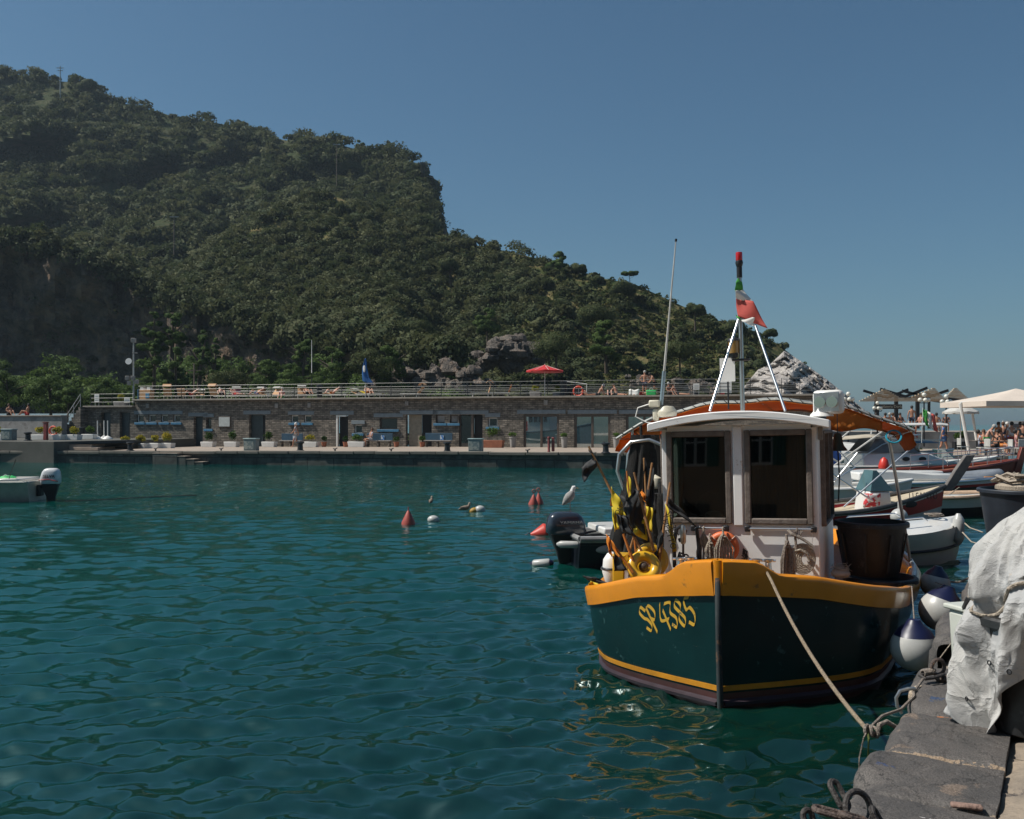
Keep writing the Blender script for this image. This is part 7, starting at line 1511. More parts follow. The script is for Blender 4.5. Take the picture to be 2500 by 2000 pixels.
# terrace bar and square
def terrp(px, z=1.92, Y=63.5): return Vector(((px - 1250) * Y / F, Y, z))
for k, (px, kd, rz, sk, b, tp_, hr, lab) in enumerate([(2160, 'sit_chair', 3.1, 0, 'navy', None, 0, 'broad shirtless man seated with his back turned left under the bar sign'), (2172, 'sit_chair', 2.8, 0, 'black', None, 1, 'shirtless grey haired man seated beside him under the bar sign'), (2226, 'stand', 3.0, 0, 'navy', None, 0, 'shirtless man standing with his back turned between the pergola posts'),
     (2184, 'sit_chair', 1.5, 1, 'orange', None, 2, 'seated woman turned sideways left of the white planter box'), (2200, 'sit_chair', .3, 2, 'black', 'black', 0, 'small dark figure seated behind the white planter box'), (2246, 'sit_chair', -1.2, 0, 'pink', 'pink', 0, 'seated figure in pink left of the boat flag'), (2272, 'sit_chair', .6, 1, 'grey', 'grey', 1, 'figure in a grey top seated right of the boat flag'), (2287, 'sit_chair', 2.6, 0, 'navy', None, 0, 'shirtless seated figure right of the boat flag'), (2142, 'sit_chair', .4, 0, 'red', None, 0, 'figure seated at the left end of the bar terrace'), (2310, 'sit_chair', -.4, 2, 'black', 'black', 0, 'dark figure seated at the foot of the right globe lamp')]):
    person(lab, kd, terrp(px, 1.92 if kd == 'stand' else 1.85, 64 if kd != 'stand' else 63.5), rz, sk, b, tp_, hr, group='people at the bar terrace')
for k, (px, Y, kd, rz, sk, b, tp_, hr, hat, lab) in enumerate([(2438, 53, 'stand', .3, 0, 'black', 'orange', 0, None, 'figure in an orange top standing in the crowd under the cream umbrella'), (2449, 54, 'stand', 2.8, 1, 'navy', 'navy', 2, None, 'figure in dark blue standing in the crowd under the cream umbrella'), (2459, 54, 'stand', .2, 1, 'blue', 'white', 1, 'white', 'figure with white cap and shirt in the crowd under the umbrella'), (2470, 49, 'stand', 3.0, 0, 'red', 'white', 0, None, 'person in a white vest and red shorts standing with the back turned'), (2491, 51, 'stand', 2.6, 0, 'grey', 'grey', 0, None, 'person in a grey top standing near the right frame edge'),
     (2394, 48, 'sit_chair', 1.3, 0, 'navy', 'stripe', 0, None, 'person in a pale blue shirt seated at the first cafe table'), (2409, 47.5, 'bend', 1.2, 0, 'green', 'salmon', 1, None, 'elderly person in a salmon shirt leaning over a cafe chair'), (2401, 50, 'sit_chair', -.5, 0, 'red', 'red', 2, None, 'person in red seated behind the pale blue shirt'), (2431, 48, 'sit_chair', -1.3, 0, 'black', 'black', 0, None, 'person in black seated at the second cafe table'), (2445, 49, 'sit_chair', .4, 0, 'orange', 'orange', 2, None, 'person in patterned orange seated at the second cafe table'), (2484, 48, 'sit_chair', 1.2, 1, 'pink', 'pink', 0, None, 'person in pink seated by the bright green plant'), (2498, 47, 'stand', 2.9, 0, 'black', 'black', 0, None, 'large person in black at the right frame edge'), (2302, 50, 'walk', 1.4, 0, 'blue', 'blue', 0, None, 'person in blue walking behind the hardtop boat'), (2180, 52, 'walk', -1.2, 0, 'black', 'grey', 0, None, 'person walking behind the awning corner')]):
    person(lab, kd, Vector(((px - 1250) * Y / F, Y, .8)), rz, sk, b, tp_, hr, hat, group='people on the square')
# ================================================================ terrace furniture
M_TEX = mat('tan_lounger_cloth', (.50, .29, .15), .8, .2); M_LFR = mat('pale_lounger_frame', (.6, .58, .52), .5, .2)
def lounger(lab, px, off, rz, hood=0, back=55, cloth=None):
    t = thing('sun_lounger', lab, 'sun lounger', onroof(px, off), rz, 'sun loungers on the terrace'); c = cloth or M_TEX
    MB().box((0, -.35, .33), (.62, 1.25, .03)).build('bed', c, t); b = R(back); y1, z1 = .27 + .62 * math.cos(b), .33 + .62 * math.sin(b)
    MB().rings([[(-.31, .27, .33), (.31, .27, .33), (.31, .29, .30), (-.31, .29, .30)], [(-.31, y1, z1), (.31, y1, z1), (.31, y1 + .03, z1 - .02), (-.31, y1 + .03, z1 - .02)]]).build('backrest', c, t)
    fr = MB()
    for s in (-.33, .33): fr.box((s, -.3, .32), (.035, 1.4, .05))
    fr.build('frame', M_LFR, t)
    for s in (-.3, .3):
        for y in (-.85, .25): MB().cyl((s, y, 0), (s, y, .32), .02, n=6).build('leg', M_LFR, t)
    if hood:
        h = MB().rings([[(-.32, y1 - .05 - .25 + k * .12, z1 + .12 + .07 * math.sin(k * .8) * (1 if hood == 1 else 2.6)) , (.32, y1 - .05 - .25 + k * .12, z1 + .12 + .07 * math.sin(k * .8) * (1 if hood == 1 else 2.6)), (.32, y1 - .05 - .25 + k * .12, z1 + .15 + .07 * math.sin(k * .8) * (1 if hood == 1 else 2.6)), (-.32, y1 - .05 - .25 + k * .12, z1 + .15 + .07 * math.sin(k * .8) * (1 if hood == 1 else 2.6))] for k in range(5)]); h.build('hood', M_LFR if hood == 1 else c, t)
        for s in (-.31, .31): MB().cyl((s, y1, z1), (s, y1 - .1, z1 + .2), .014, n=5).build('hood_arm', M_LFR, t)
LG = [(362, 'tan sun lounger at the left end beside the blue and tan cabinet', 3.3, 0, 60), (412, 'tan sun lounger with its hood standing high, second from the left', 3.5, 2, 70), (447, 'tan sun lounger right of the one with the high hood', 3.4, 0, 65), (486, 'low pale lounger with a light blue towel', .4, 1, 30), (527, 'tan sun lounger with a wide tilted hood before the cross post', 3.2, 2, 65), (573, 'sun lounger with pink towel and low white hood', .3, 1, 50), (632, 'sun lounger under the left one of two white hoods', .2, 1, 45), (665, 'sun lounger under the right one of two white hoods', -.2, 1, 45), (737, 'sun lounger with cream hood left of the black bin', .5, 1, 55), (822, 'flat pale lounger right of the black bin', 1.5, 0, 12), (885, 'pale lounger with a small flat sunshade below the blue flag', 1.3, 1, 20), (905, 'lounger covered with a yellow towel', 1.6, 0, 25), (1012, 'tan lounger with a steeply tilted hood left of the rock outcrop', -1.5, 2, 50), (1183, 'tan lounger with a box shaped hood and cyan bottle', -1.2, 2, 75), (1232, 'orange backed lounger with a white towel over its side', -1.4, 0, 70)]
for px, lab, rz, hd, bk in LG: lounger(lab, px, -2.0, QF + rz, hd, bk, CL['orange'] if px == 1232 else (CL['pink'] if px == 573 else (M_YFL if px == 905 else None)))
def box_thing(name, lab, cat, p, d, m, rz=QF, parts=()):
    t = thing(name, lab, cat, p, rz); MB().box((0, 0, d[2] / 2), d).build('body', m, t, bevel=.02)
    for nm, c, dd, mm in parts: MB().box(c, dd).build(nm, mm, t, bevel=.008)
    return t
box_thing('cabinet', 'tan and blue cabinet with two white boxes at the left end of the terrace', 'cabinet', onroof(357, -.9), (1.1, .5, .75), M_TEX, parts=[('side_panel', (-.53, -.01, .4), (.12, .52, .8), M_BLUE), ('door', (.3, -.255, .3), (.35, .03, .4), M_BLUE), ('lid', (-.3, 0, .86), (.3, .3, .2), M_WHITE), ('lid', (.3, 0, .86), (.3, .3, .2), M_WHITE)])
def bin_(lab, p, m, h=.95, r=.22):
    t = thing('litter_bin', lab, 'bin', p, QF, 'litter bins'); MB().lathe([(r * .8, 0), (r, .05), (r * 1.05, h - .12), (r * .9, h - .1)], (0, 0, 0), 18).build('body', m, t); MB().lathe([(r * 1.15, h - .12), (r * 1.15, h - .04), (r * .6, h), (0, h)], (0, 0, 0), 18).build('lid', m, t)
bin_('black litter bin with steel lid among the sun loungers', onroof(780, -.8), M_BLACK, 1.0, .2); bin_('tall dark litter bin left of the white canopy frame', onroof(1376, -.8), M_BLACK, 1.05, .24)
bin_('black litter bin beside the stone stairs', fp(fu(199, 2.5), 2.5, 1.34), M_BLACK, .85, .22)
for px, lab, off in ((1548, 'white towel draped over a low backrest beside the lying bathers', -1.0), ):
    t = thing('towel', lab, 'towel', onroof(px, off), QF); MB().sheet([[(-.35 + .1 * i, -.02 * j + .03 * math.sin(i), .42 - .1 * j + .05 * math.sin(i * 1.2)) for i in range(8)] for j in range(5)]).build('cloth', M_WHITE, t, solid=.02); MB().box((0, .05, .2), (.6, .1, .38)).build('backrest', M_TEX, t)
t = thing('beach_bag', 'bright green beach bag standing on the terrace edge', 'bag', onroof(1590, -.7), QF); MB().box((0, 0, .19), (.62, .25, .36), taper=1.1).build('body', mat('bright_green', (.03, .5, .12), .6), t, bevel=.05); MB().torus((0, 0, .38), .12, .015, Matrix.Rotation(R(90), 3, 'X'), 16, 5, 0, math.pi).build('handle', CL['white'], t)
# signs and boards on the terrace
def board(lab, p, w_, h, z, text=None, cat='sign', m=None):
    t = thing('sign_board', lab, cat, p, QF, 'sign boards on the terrace'); MB().box((0, 0, z), (w_, .04, h)).build('panel', m or M_WHITE, t)
    for k in range(3): MB().box((0, -.025, z + h * (.25 - .25 * k)), (w_ * .7, .01, h * .06)).build('lettering', M_GALV, t)
    for q in (-.4, .4): MB().cyl((w_ * q, 0.03, 0), (w_ * q, .03, z + h / 2), .02, n=6).build('post', M_GALV, t)
board('white notice board on the low left wing of the building', fp(fu(232), -.2, 3.86), .42, .62, .62); board('pale notice hung on the railing of the low left wing', fp(fu(307), -.15, 3.86), .5, .4, .45)
board('large white notice with lines on the terrace railing near the mast', onroof(1768, -.3), .95, .85, .55); board('white sign plate fixed to the terrace railing by the rocks', onroof(1700, -.3), .4, .4, .55)
# red umbrella
t = thing('parasol', 'large red parasol open on the roof terrace', 'umbrella', onroof(1330, -1.2)); s_ = 1 / 36.5; P = canopy(1.28, 1.28, 0, -.40, .07, 8, .035); mb = MB().rings(P); mb.xf(Matrix.Translation((0, 0, 2.22))); mb.build('canopy', mat('red_canopy', (.50, .018, .02), .75, .15), t, solid=.01)
for k in range(8): a = R(45 * k + 10); MB().cyl((0, 0, 2.2), (math.cos(a) * 1.26, math.sin(a) * 1.26, 1.80), .012, n=5).build('rib', M_WHITE, t)
MB().cyl((0, 0, 0), (0, 0, 2.28), .028, n=8).build('pole', M_WHITE, t)
t = thing('canopy_frame', 'white folding frame with a low dark side panel beside the tall bin', 'frame', onroof(1405, -2.5), QF); MB().tube([(-.7, 0, 0), (-.7, 0, 1.1), (.8, 0, .9), (.8, 0, 0)], .03, 6).build('frame', M_WHITE, t); MB().box((0, .05, .5), (1.2, .04, .6)).build('panel', M_BLACK, t)
def lifebuoy(lab, p, rz, r_=.3, post=1.1, plate=False):
    t = thing('lifebuoy', lab, 'lifebuoy', p, rz, 'lifebuoys on stands'); MB().torus((0, 0, post), r_, .07, Matrix.Rotation(R(90), 3, 'X'), 26, 10).build('ring', mat('red_orange_ring', (.62, .07, .03), .5, .15), t)
    for k in range(4): a = R(45 + 90 * k); MB().torus((math.cos(a) * r_, 0, post + math.sin(a) * r_), .074, .012, Matrix.Rotation(-a, 3, 'Y') @ Matrix.Rotation(0, 3, 'Z'), 12, 4).build('band', M_WHITE, t)
    MB().cyl((0, .08, 0), (0, .08, post + .2), .03, n=6).build('stand', M_GALV, t)
lifebuoy('red lifebuoy ring lying against the terrace railing', onroof(1412, -.5), QF, .32, .32); lifebuoy('red orange lifebuoy on a stand among the planters at the left', fp(fu(130, 8), 8, 1.34), QF, .3, .62)
# masts, poles and flag
def at_off(px, off, z): return fp(fu(px, off), off, z)
t = thing('floodlight_mast', 'tall grey mast with floodlights, loudspeakers and a dish at the left end of the terrace', 'mast', at_off(326, -1.5, 4.1)); Y = t.location.y; sc_ = Y / F; hM = 150 * sc_
MB().cyl((0, 0, 0), (0, 0, hM), .075, .055, 8).build('pole', M_GALV, t)
MB().box((0, 0, hM + .1), (.35, .3, .35)).box((.12, 0, hM - .9), (.4, .12, .1)).build('floodlight', M_CONC, t, bevel=.03); MB().lathe([(0, 0), (.2, .06), (.26, .14)], (-.3, -.1, hM - 1.6), 16, M=Matrix.Rotation(R(80), 3, 'X')).build('dish', M_WHITE, t)
for x, z in ((-.45, -2.9), (-.3, -3.3), (.3, -3.2), (.0, -2.9)): MB().box((x, -.1, hM + z), (.3, .22, .34)).build('loudspeaker', M_CONC, t, bevel=.03)
t = thing('cross_post', 'wooden post with crossbars behind the sun loungers', 'post', at_off(474, -8, 4.3)); Y = t.location.y; h = (975 - 880) * Y / F
MB().cyl((0, 0, 0), (0, 0, h), .08, .06, 7).build('post', M_DWOOD, t); MB().bar((-.55, 0, h - .6), (.55, 0, h - .6), .08, .08).build('crossbar', M_DWOOD, t); MB().bar((-.4, 0, h - .9), (.4, 0, h - .9), .06, .06).build('crossbar', M_DWOOD, t)
t = thing('white_pole', 'thin white pole standing free against the dark cliff', 'pole', at_off(761, -10, 4.2)); Y = t.location.y; MB().cyl((0, 0, (1035 - 902) * Y / F - 1.75 - .3), (0, 0, (975 - 820) * Y / F), .035, .02, 6).build('pole', M_WHITE, t); MB().cyl((0, 0, 0), (0, 0, 2.2), .05, n=6).build('base', M_BLACK, t)
t = thing('blue_flag', 'drooping blue flag with a white emblem above the terrace', 'flag', onroof(892, -.6), QF); MB().cyl((0, 0, -.0), (-.0, 0, 2.9), .025, n=6).build('staff', M_GALV, t)
rows = [(2.85, .02, .06), (2.6, -.06, .12), (2.3, -.16, .14), (2.0, -.22, .22), (1.6, -.24, .34), (1.25, -.2, .62), (1.05, .1, .68)]
MB().sheet([[(a + (b - a) * i / 8, -.08 - .05 * math.sin(i * 1.1 + z * 3), z - .03 * i * (z < 1.7) * .5) for i in range(9)] for z, a, b in rows]).build('cloth', mat('flag_blue', (.01, .10, .32), .7, .3), t, solid=.01)
MB().ell((-.02, -.16, 2.1), (.10, .02, .26), 12, 8).build('emblem', M_WHITE, t)
# ================================================================ planters and pots along the quay
PROT = {}
def planter(lab, p, w_, h, m, lm, bh, seed, bw_=None, name='planter', rz=QF, group='white trough planters on the quay'):
    t = thing(name, lab, 'planter', p, rz, group); MB().box((0, 0, h / 2), (w_, .5, h), taper=1.1).build('trough', m, t, bevel=.02); bw_ = bw_ or w_ * .5
    bush(t, (0, 0, h + bh * .45), (bw_, .35, bh * .75), 520, lm, seed, .05)
upz = 1.34
PL = [(-5, 9.5, upz, 'yellow', 'white trough planter cut by the left frame edge'), (98, 8.5, upz, 'yellow', 'white trough with yellow shrub left of the red post'), (140, 8.5, upz, 'yellow', 'white trough with yellow shrub behind the lifebuoy stand'), (180, 8, upz, 'yellow', 'white trough with wide yellow shrub left of the black bin'), (219, 5, upz, 'mid', 'white trough with green and yellow shrub left of the parasol bases')]
for k, (px, off, z, c, lab) in enumerate(PL): planter(lab, fp(fu(px, off), off, z), .95, .36, M_WHITE, LF_YEL if c == 'yellow' else LF_MID, .62, 200 + k)
PL = [(306, 6.5, 'low gold shrub in a white trough, first of four in a row', .6), (343, 5.8, 'gold shrub in a white trough, second of four in a row', .6), (377, 5.4, 'sparse gold shrub in a white trough, third of four in a row', .7), (408, 5.0, 'tall full gold shrub in a white trough, last of four in a row', .9)]
for k, (px, off, lab, bh) in enumerate(PL): planter(lab, ondeck(px, off), .92, .36, M_WHITE, LF_YEL, bh, 210 + k)
PL = [(509, 1.5, 'dark green shrub in a white trough beside the first dark door', .85, LF_DGR), (566, 1.5, 'dark green shrub in a white trough left of the electric cabinet', .85, LF_DGR), (658, 1.5, 'dark green shrub in a white trough left of the blue bench', .85, LF_DGR), (757, 1.6, 'white trough with bright yellow flowers right of the walking person', .55, LF_YEL), (872, 1.3, 'white trough with small yellow flowers left of the seated reader', .6, LF_MID)]
for k, (px, off, lab, bh, lm) in enumerate(PL): planter(lab, ondeck(px, off), .95 if px < 700 else 1.15, .38, M_WHITE, lm, bh, 220 + k)
planter('large terracotta trough with a big leafy bush beside the electric cabinet', ondeck(1204, 1.8), 1.35, .5, M_TERRA, LF_MID, 1.1, 230, group='terracotta pots on the quay')
def pot(lab, p, r_, h, m, lm, bh, seed, group, name='flower_pot'):
    t = thing(name, lab, 'pot', p, QF, group); MB().lathe([(r_ * .72, 0), (r_, h), (r_ * 1.08, h), (r_ * 1.08, h * .9)], (0, 0, 0), 16).build('pot', m, t); bush(t, (0, 0, h + bh * .4), (r_ * 1.5, r_ * 1.5, bh * .7), 300, lm, seed, .045)
for k, (px, lab) in enumerate([(791, 'small terracotta pot against the wall left of the white framed door'), (844, 'small terracotta pot right of the white framed door'), (968, 'terracotta pot with variegated plant right of the seated reader'), (1031, 'terracotta pot with fern like plant left of the second bench')]): pot(lab, ondeck(px, 1.2), .2, .36, M_TERRA, LF_MID if k > 1 else LF_DGR, .5, 240 + k, 'terracotta pots on the quay')
for k, (px, lab) in enumerate([(1252, 'tall grey tapered pot left of the first glazed opening'), (1378, 'tall grey tapered pot between the first two glazed openings'), (1505, 'tall grey tapered pot right of the second glazed opening')]): pot(lab, ondeck(px, .9), .24, .72, M_CONC, LF_MID, .36, 250 + k, 'tall grey pots on the quay', 'tall_pot')
planter('grey stone trough with a gold shrub on the low left wing', fp(fu(285), -.5, 3.86), .95, .35, M_CONC, LF_YEL, .6, 260, bw_=.3, name='planter', group='planters on the terrace')
planter('grey trough with yellow shrub on the terrace left of the parasol pole', onroof(1308, -1), .7, .35, M_CONC, LF_YEL, .45, 261, group='planters on the terrace'); planter('grey trough with yellow shrub on the terrace left of the tall bin', onroof(1360, -1), .5, .32, M_CONC, LF_YEL, .5, 262, group='planters on the terrace')
# benches, bollards, cleats, cabinets, posts
def bench(lab, pa, pb):
    ua, ub = fu(pa, .7), fu(pb, .7); t = thing('bench', lab, 'bench', fp((ua + ub) / 2, .7, deckz(ua)), QF, 'benches against the stone wall'); w_ = ub - ua
    MB().box((0, 0, .44), (w_, .42, .06)).build('seat', M_CONC, t, bevel=.01); MB().box((0, .22, .72), (w_, .05, .5)).build('backrest', mat('bench_blue', (.03, .08, .13), .6), t, bevel=.01)
    for x in (-w_ * .42, 0, w_ * .42): MB().box((x, 0, .2), (.1, .36, .41)).build('leg', M_STONE, t)
    MB().box((w_ * .12, .17, .66), (.26, .02, .34)).build('poster', mat('poster_blue', (.03, .16, .42), .5, c2=(.5, .55, .6), scale=5, sharp=.03), t)
bench('blue backed bench behind the walking person', 684, 736); bench('blue backed bench with the seated reader', 893, 956); bench('blue backed bench below the two small high windows', 1036, 1102)
def bollard_q(lab, p):
    t = thing('bollard', lab, 'bollard', p, 0, 'mooring bollards on the far quay'); MB().lathe([(.26, 0), (.25, .04), (.17, .08), (.15, .4), (.2, .46), (.25, .48), (.25, .54), (.2, .57), (0, .58)], (0, 0, 0), 20).build('post', M_BLACK, t)
for px, off, z, lab in ((68, 11.6, 1.34, 'black mooring bollard near the left frame edge'),): bollard_q(lab, fp(fu(px, off), off, z))
for px, lab in ((318, 'black mooring bollard in front of the gold shrubs'), (733, 'black mooring bollard below the walking person'), (1092, 'black mooring bollard right of the middle of the quay'), (1479, 'black mooring bollard between the last grey pots')): bollard_q(lab, ondeck(px, 12.2 if px < 500 else 11.6))
for px, lab in ((380, 'small iron cleat at the quay edge right of the gold shrubs'), (540, 'small iron cleat left of the electric cabinet'), (818, 'small iron cleat below the white framed door'), (955, 'small iron cleat below the seated reader'), (1288, 'small iron cleat left of the red post')):
    t = thing('quay_cleat', lab, 'cleat', ondeck(px, 11.9), QF, 'iron cleats on the quay edge'); MB().tube([(-.12, 0, .16), (0, 0, .14), (.14, 0, .2)], .035, 7).build('horn', M_IRON, t); MB().cyl((0, 0, 0), (0, 0, .15), .05, n=8).build('stem', M_IRON, t)
def ecab(lab, px, off, z=None):
    t = thing('electric_cabinet', lab, 'cabinet', ondeck(px, off) if z is None else fp(fu(px, off), off, z), QF + .12, 'grey service cabinets on the quay'); MB().box((0, 0, .36), (.78, .55, .70)).build('body', mat('cabinet_grey_green', (.20, .25, .25), .6, .3, scale=4), t, bevel=.02); MB().box((0, 0, .74), (.86, .62, .07)).build('lid', mat('cabinet_lid', (.3, .4, .4), .5), t, bevel=.02)
    MB().box((-.05, -.283, .36), (.6, .02, .5)).build('front_panel', mat('cabinet_panel', (.16, .2, .2), .5, c2=(.32, .34, .3), scale=6, sharp=.04), t)
ecab('grey green service cabinet at the left frame edge', 22, 10.8, 1.34); ecab('grey green service cabinet left of the walking person', 614, 11.0); ecab('service cabinet before the big terracotta trough', 1162, 11.0)
t = thing('red_post', 'dark red service post beside the lifebuoy', 'post', fp(fu(112, 9), 9, 1.34), QF, 'dark red posts'); MB().box((0, 0, .6), (.28, .2, 1.2)).build('body', mat('dark_red_paint', (.22, .04, .035), .5, .3), t, bevel=.03); MB().box((0, 0, 1.22), (.34, .26, .05)).build('cap', MATS['dark_red_paint'], t)
t = thing('red_post', 'dark red fire hydrant post before the first glazed opening', 'post', ondeck(1340, 11.2), QF, 'dark red posts'); MB().lathe([(.09, 0), (.085, .05), (.07, .08), (.07, .78), (.1, .8), (.08, .88), (0, .9)], (0, 0, 0), 14).build('body', MATS['dark_red_paint'], t); MB().box((.22, .1, .46), (.16, .14, .8)).build('box', MATS['dark_red_paint'], t, bevel=.03)
for px, off, lab in ((238, 4.6, 'white parasol base with a bare tube, left of three'), (254, 4.3, 'white parasol base with a bare tube, middle of three'), (263, 4.5, 'white parasol base with a bare tube, right of three')):
    t = thing('tube_stand', lab, 'stand', fp(fu(px, off), off, 1.34), 0, 'white parasol bases'); MB().lathe([(.38, 0), (.36, .05), (.08, .24), (0, .25)], (0, 0, 0), 18).build('foot', M_WHITE, t); MB().cyl((0, 0, .2), (0, 0, 1.35), .04, n=8).build('tube', M_WHITE, t)
# ================================================================ floating things
M_BRED = mat('faded_red_buoy', (.40, .075, .055), .5, .3, scale=5)
def floatp(px, py, dz=0): return onz(px, py, 0) + Vector((0, 0, dz))
def cone(lab, px, py, r_, h, ring=False, tilt=0):
    t = thing('cone_buoy', lab, 'buoy', floatp(px, py), 0, 'red cone buoys'); t.rotation_euler = (tilt, tilt, 0); MB().lathe([(r_ * .5, -r_ * .5), (r_, -.02), (r_ * .98, .05), (r_ * .25, h * .72), (.02, h * .8)], (0, 0, 0), 22).build('cone', M_BRED, t); MB().cyl((0, 0, h * .75), (0, 0, h), .014, n=6).build('stem', M_BRED, t)
    if ring: MB().torus((0, 0, h + .02), .05, .014, Matrix.Rotation(R(90), 3, 'X'), 14, 5).build('eye', M_BRED, t)
cone('dark red cone buoy floating left of the white round float', 997, 1280, .17, .42); cone('dark red cone buoy with an eye, left one of a pair', 1302, 1233, .15, .40, True, .04); cone('dark red cone buoy with an eye, right one of a pair', 1316, 1231, .14, .42, True, -.05)
t = thing('round_float', 'round white float right of the single red cone buoy', 'buoy', floatp(1058, 1273, .04)); MB().ell((0, 0, 0), (.15, .13, .11), 18, 12).build('ball', M_FEND, t); MB().torus((.05, 0, -.02), .12, .006, Matrix.Rotation(R(70), 3, 'Y'), 18, 4).build('seam', M_GALV, t)
t = thing('round_float', 'white barrel float behind the floating gull', 'buoy', floatp(1172, 1250, .06)); MB().ell((0, 0, 0), (.15, .13, .12), 18, 12).build('ball', M_FEND, t)
t = thing('round_float', 'yellow brown float touching the white barrel float', 'buoy', floatp(1156, 1250, .03)); MB().ell((0, 0, 0), (.14, .11, .09), 16, 10, M=Matrix.Rotation(R(-20), 3, 'Y')).build('ball', mat('ochre_float', (.38, .22, .03), .6, .3), t)
t = thing('spindle_buoy', 'bright red double cone buoy lying on its side left of the dark outboard', 'buoy', floatp(1328, 1306, .05)); t.rotation_euler = (0, R(82), R(6)); MB().lathe([(.03, -.30), (.2, .0), (.2, .03), (.06, .26), (.03, .3)], (0, 0, 0), 22).build('body', mat('bright_red_buoy', (.55, .05, .03), .45, .15), t); MB().torus((0, 0, .34), .05, .014, Matrix.Rotation(R(90), 3, 'X'), 12, 5).torus((0, 0, -.34), .04, .012, Matrix.Rotation(R(90), 3, 'X'), 12, 5).build('eye', M_IRON, t)
c = cylfender(floatp(1322, 1380, .03), .075, .26, 'white fender with navy ends floating on the water', tilt=R(83), cap=M_NAVY, az=R(75))
def gull(lab, p, rz, s_=1, stand=False, brown=False):
    t = thing('gull', lab, 'gull', p, rz, 'gulls'); t.scale = (s_,) * 3; z0 = .16 if stand else .02; bm = mat('gull_grey', (.33, .32, .31), .8, .35, scale=25, c2=(.2, .19, .18)) if not brown else mat('gull_brown', (.22, .17, .13), .8, .4, scale=25)
    hd = mat('gull_white', (.72, .71, .69), .7) if not brown else mat('gull_brown_head', (.32, .26, .2), .8)
    pts = [(-.24, .07, .01), (-.18, .09, .035), (-.10, .11, .07), (-.01, .125, .085), (.07, .14, .08), (.12, .18, .052), (.135, .23, .04), (.145, .27, .044), (.17, .29, .034), (.19, .29, .01)] if not stand else [(-.17, -.02, .012), (-.13, .03, .045), (-.07, .10, .088), (-.01, .17, .105), (.03, .23, .085), (.05, .285, .055), (.06, .33, .046), (.075, .365, .05), (.105, .37, .038), (.13, .365, .012)]
    MB().tube([(x, 0, z0 + z) for x, z, r_ in pts[:6]], [r_ for x, z, r_ in pts[:6]], 14).build('body', bm, t)
    MB().tube([(x, 0, z0 + z) for x, z, r_ in pts[4:]], [r_ * (1.01 if k else .8) for k, (x, z, r_) in enumerate(pts[4:])], 14).build('head', hd, t); hx, hz_ = (.185, .29) if not stand else (.13, .36)
    MB().cyl((hx - .01, 0, z0 + hz_), (hx + .055, 0, z0 + hz_ - .012), .011, .004, 7).build('bill', mat('gull_bill', (.6, .35, .05), .5) if not brown else M_BLACK, t)
    for q in (-1, 1): MB().ell((hx - .03, q * .034, z0 + hz_ + .012), .006, 6, 4).build('eye', M_BLACK, t)
    if stand:
        for q in (-.035, .035): MB().tube([(0, q, z0 + .12), (.0, q, .0 + .01), (.035, q, .004)], .006, 6).build('leg', mat('gull_leg', (.45, .25, .2), .6), t)
    else:
        for q in (-1, 1): MB().ell((-.06, q * .06, z0 + .13), (.13, .02, .05), 10, 6).build('wing', bm, t)
gull('mottled young gull swimming left of the yellow float', floatp(1136, 1250), R(8), .8, brown=True); gull('mottled young gull swimming above the round white float', floatp(1052, 1232), R(80), .75, brown=True)
# ---------------------------------------------------------------- small boats on the left
def outboard(name, lab, p, rz, cowl, s_=1, text=None, tm=None, stripe=None):
    t = thing(name, lab, 'outboard motor', p, rz); t.scale = (s_,) * 3
    rg = []
    for z, x0, x1, w_ in ((.30, -.24, .30, .15), (.34, -.26, .33, .17), (.50, -.25, .33, .18), (.66, -.20, .31, .17), (.74, -.14, .27, .14), (.775, -.05, .2, .09)):
        n = 20; rg.append([((x0 + x1) / 2 + (x1 - x0) / 2 * np.sign(math.cos(a)) * abs(math.cos(a)) ** .6, w_ * np.sign(math.sin(a)) * abs(math.sin(a)) ** .6, z) for a in np.linspace(0, 2 * math.pi, n + 1)[:-1]])
    cw_ = MB().rings(rg).build('cowl', cowl, t)
    rg = [[(x, y, z) for x, y in ((x0, -w_), (x1, -w_ * .8), (x1, w_ * .8), (x0, w_))] for z, x0, x1, w_ in ((-.35, -.02, .14, .03), (-.1, -.08, .18, .06), (.2, -.2, .26, .10), (.30, -.23, .29, .14))]
    MB().rings(rg).build('leg', M_BLACK, t, bevel=.02); MB().box((-.28, 0, .1), (.12, .26, .34)).build('clamp', M_BLACK, t, bevel=.02)
    if stripe: MB().tube([(-.25, -.186, .42), (.05, -.19, .44), (.32, -.16, .38)], .012, 5).build('stripe', stripe, t)
    if text: text_obj(text, .13, tm, t, Matrix.Translation((.06, -.192, .53)) @ Matrix.Rotation(R(90), 4, 'X'), extr=.004)
    return t
b = Vector((-18.2, 30, 0)); t = thing('motorboat', 'cream coloured small motorboat cut by the left frame edge', 'motorboat', b, R(2)); t.rotation_euler = (0, 0, R(182))
hull(t, 4.8, 1.8, .62, [('hull', mat('cream_hull', (.48, .46, .38), .4, .2), -.3, .93), ('sheer_plank', M_GEL, .93, 1)], .3, rub=(mat('cream_gunwale', (.55, .53, .47), .5), .035), deckm=M_GEL); 
sx = onz(92, 1222, 0); t.location = (sx.x, sx.y, 0)
mb = MB().box((.6, 0, .68), (.7, 1.4, .1)).build('stern_bench', M_GEL, t, bevel=.02)
MB().cyl((.7, .5, .6), (.25, .9, 1.35), .012, n=5).build('fishing_rod', M_BLACK, t); MB().ell((2.1, .88, .35), (.35, .1, .18), 14, 8).build('bow_fender', M_NAVY, t)
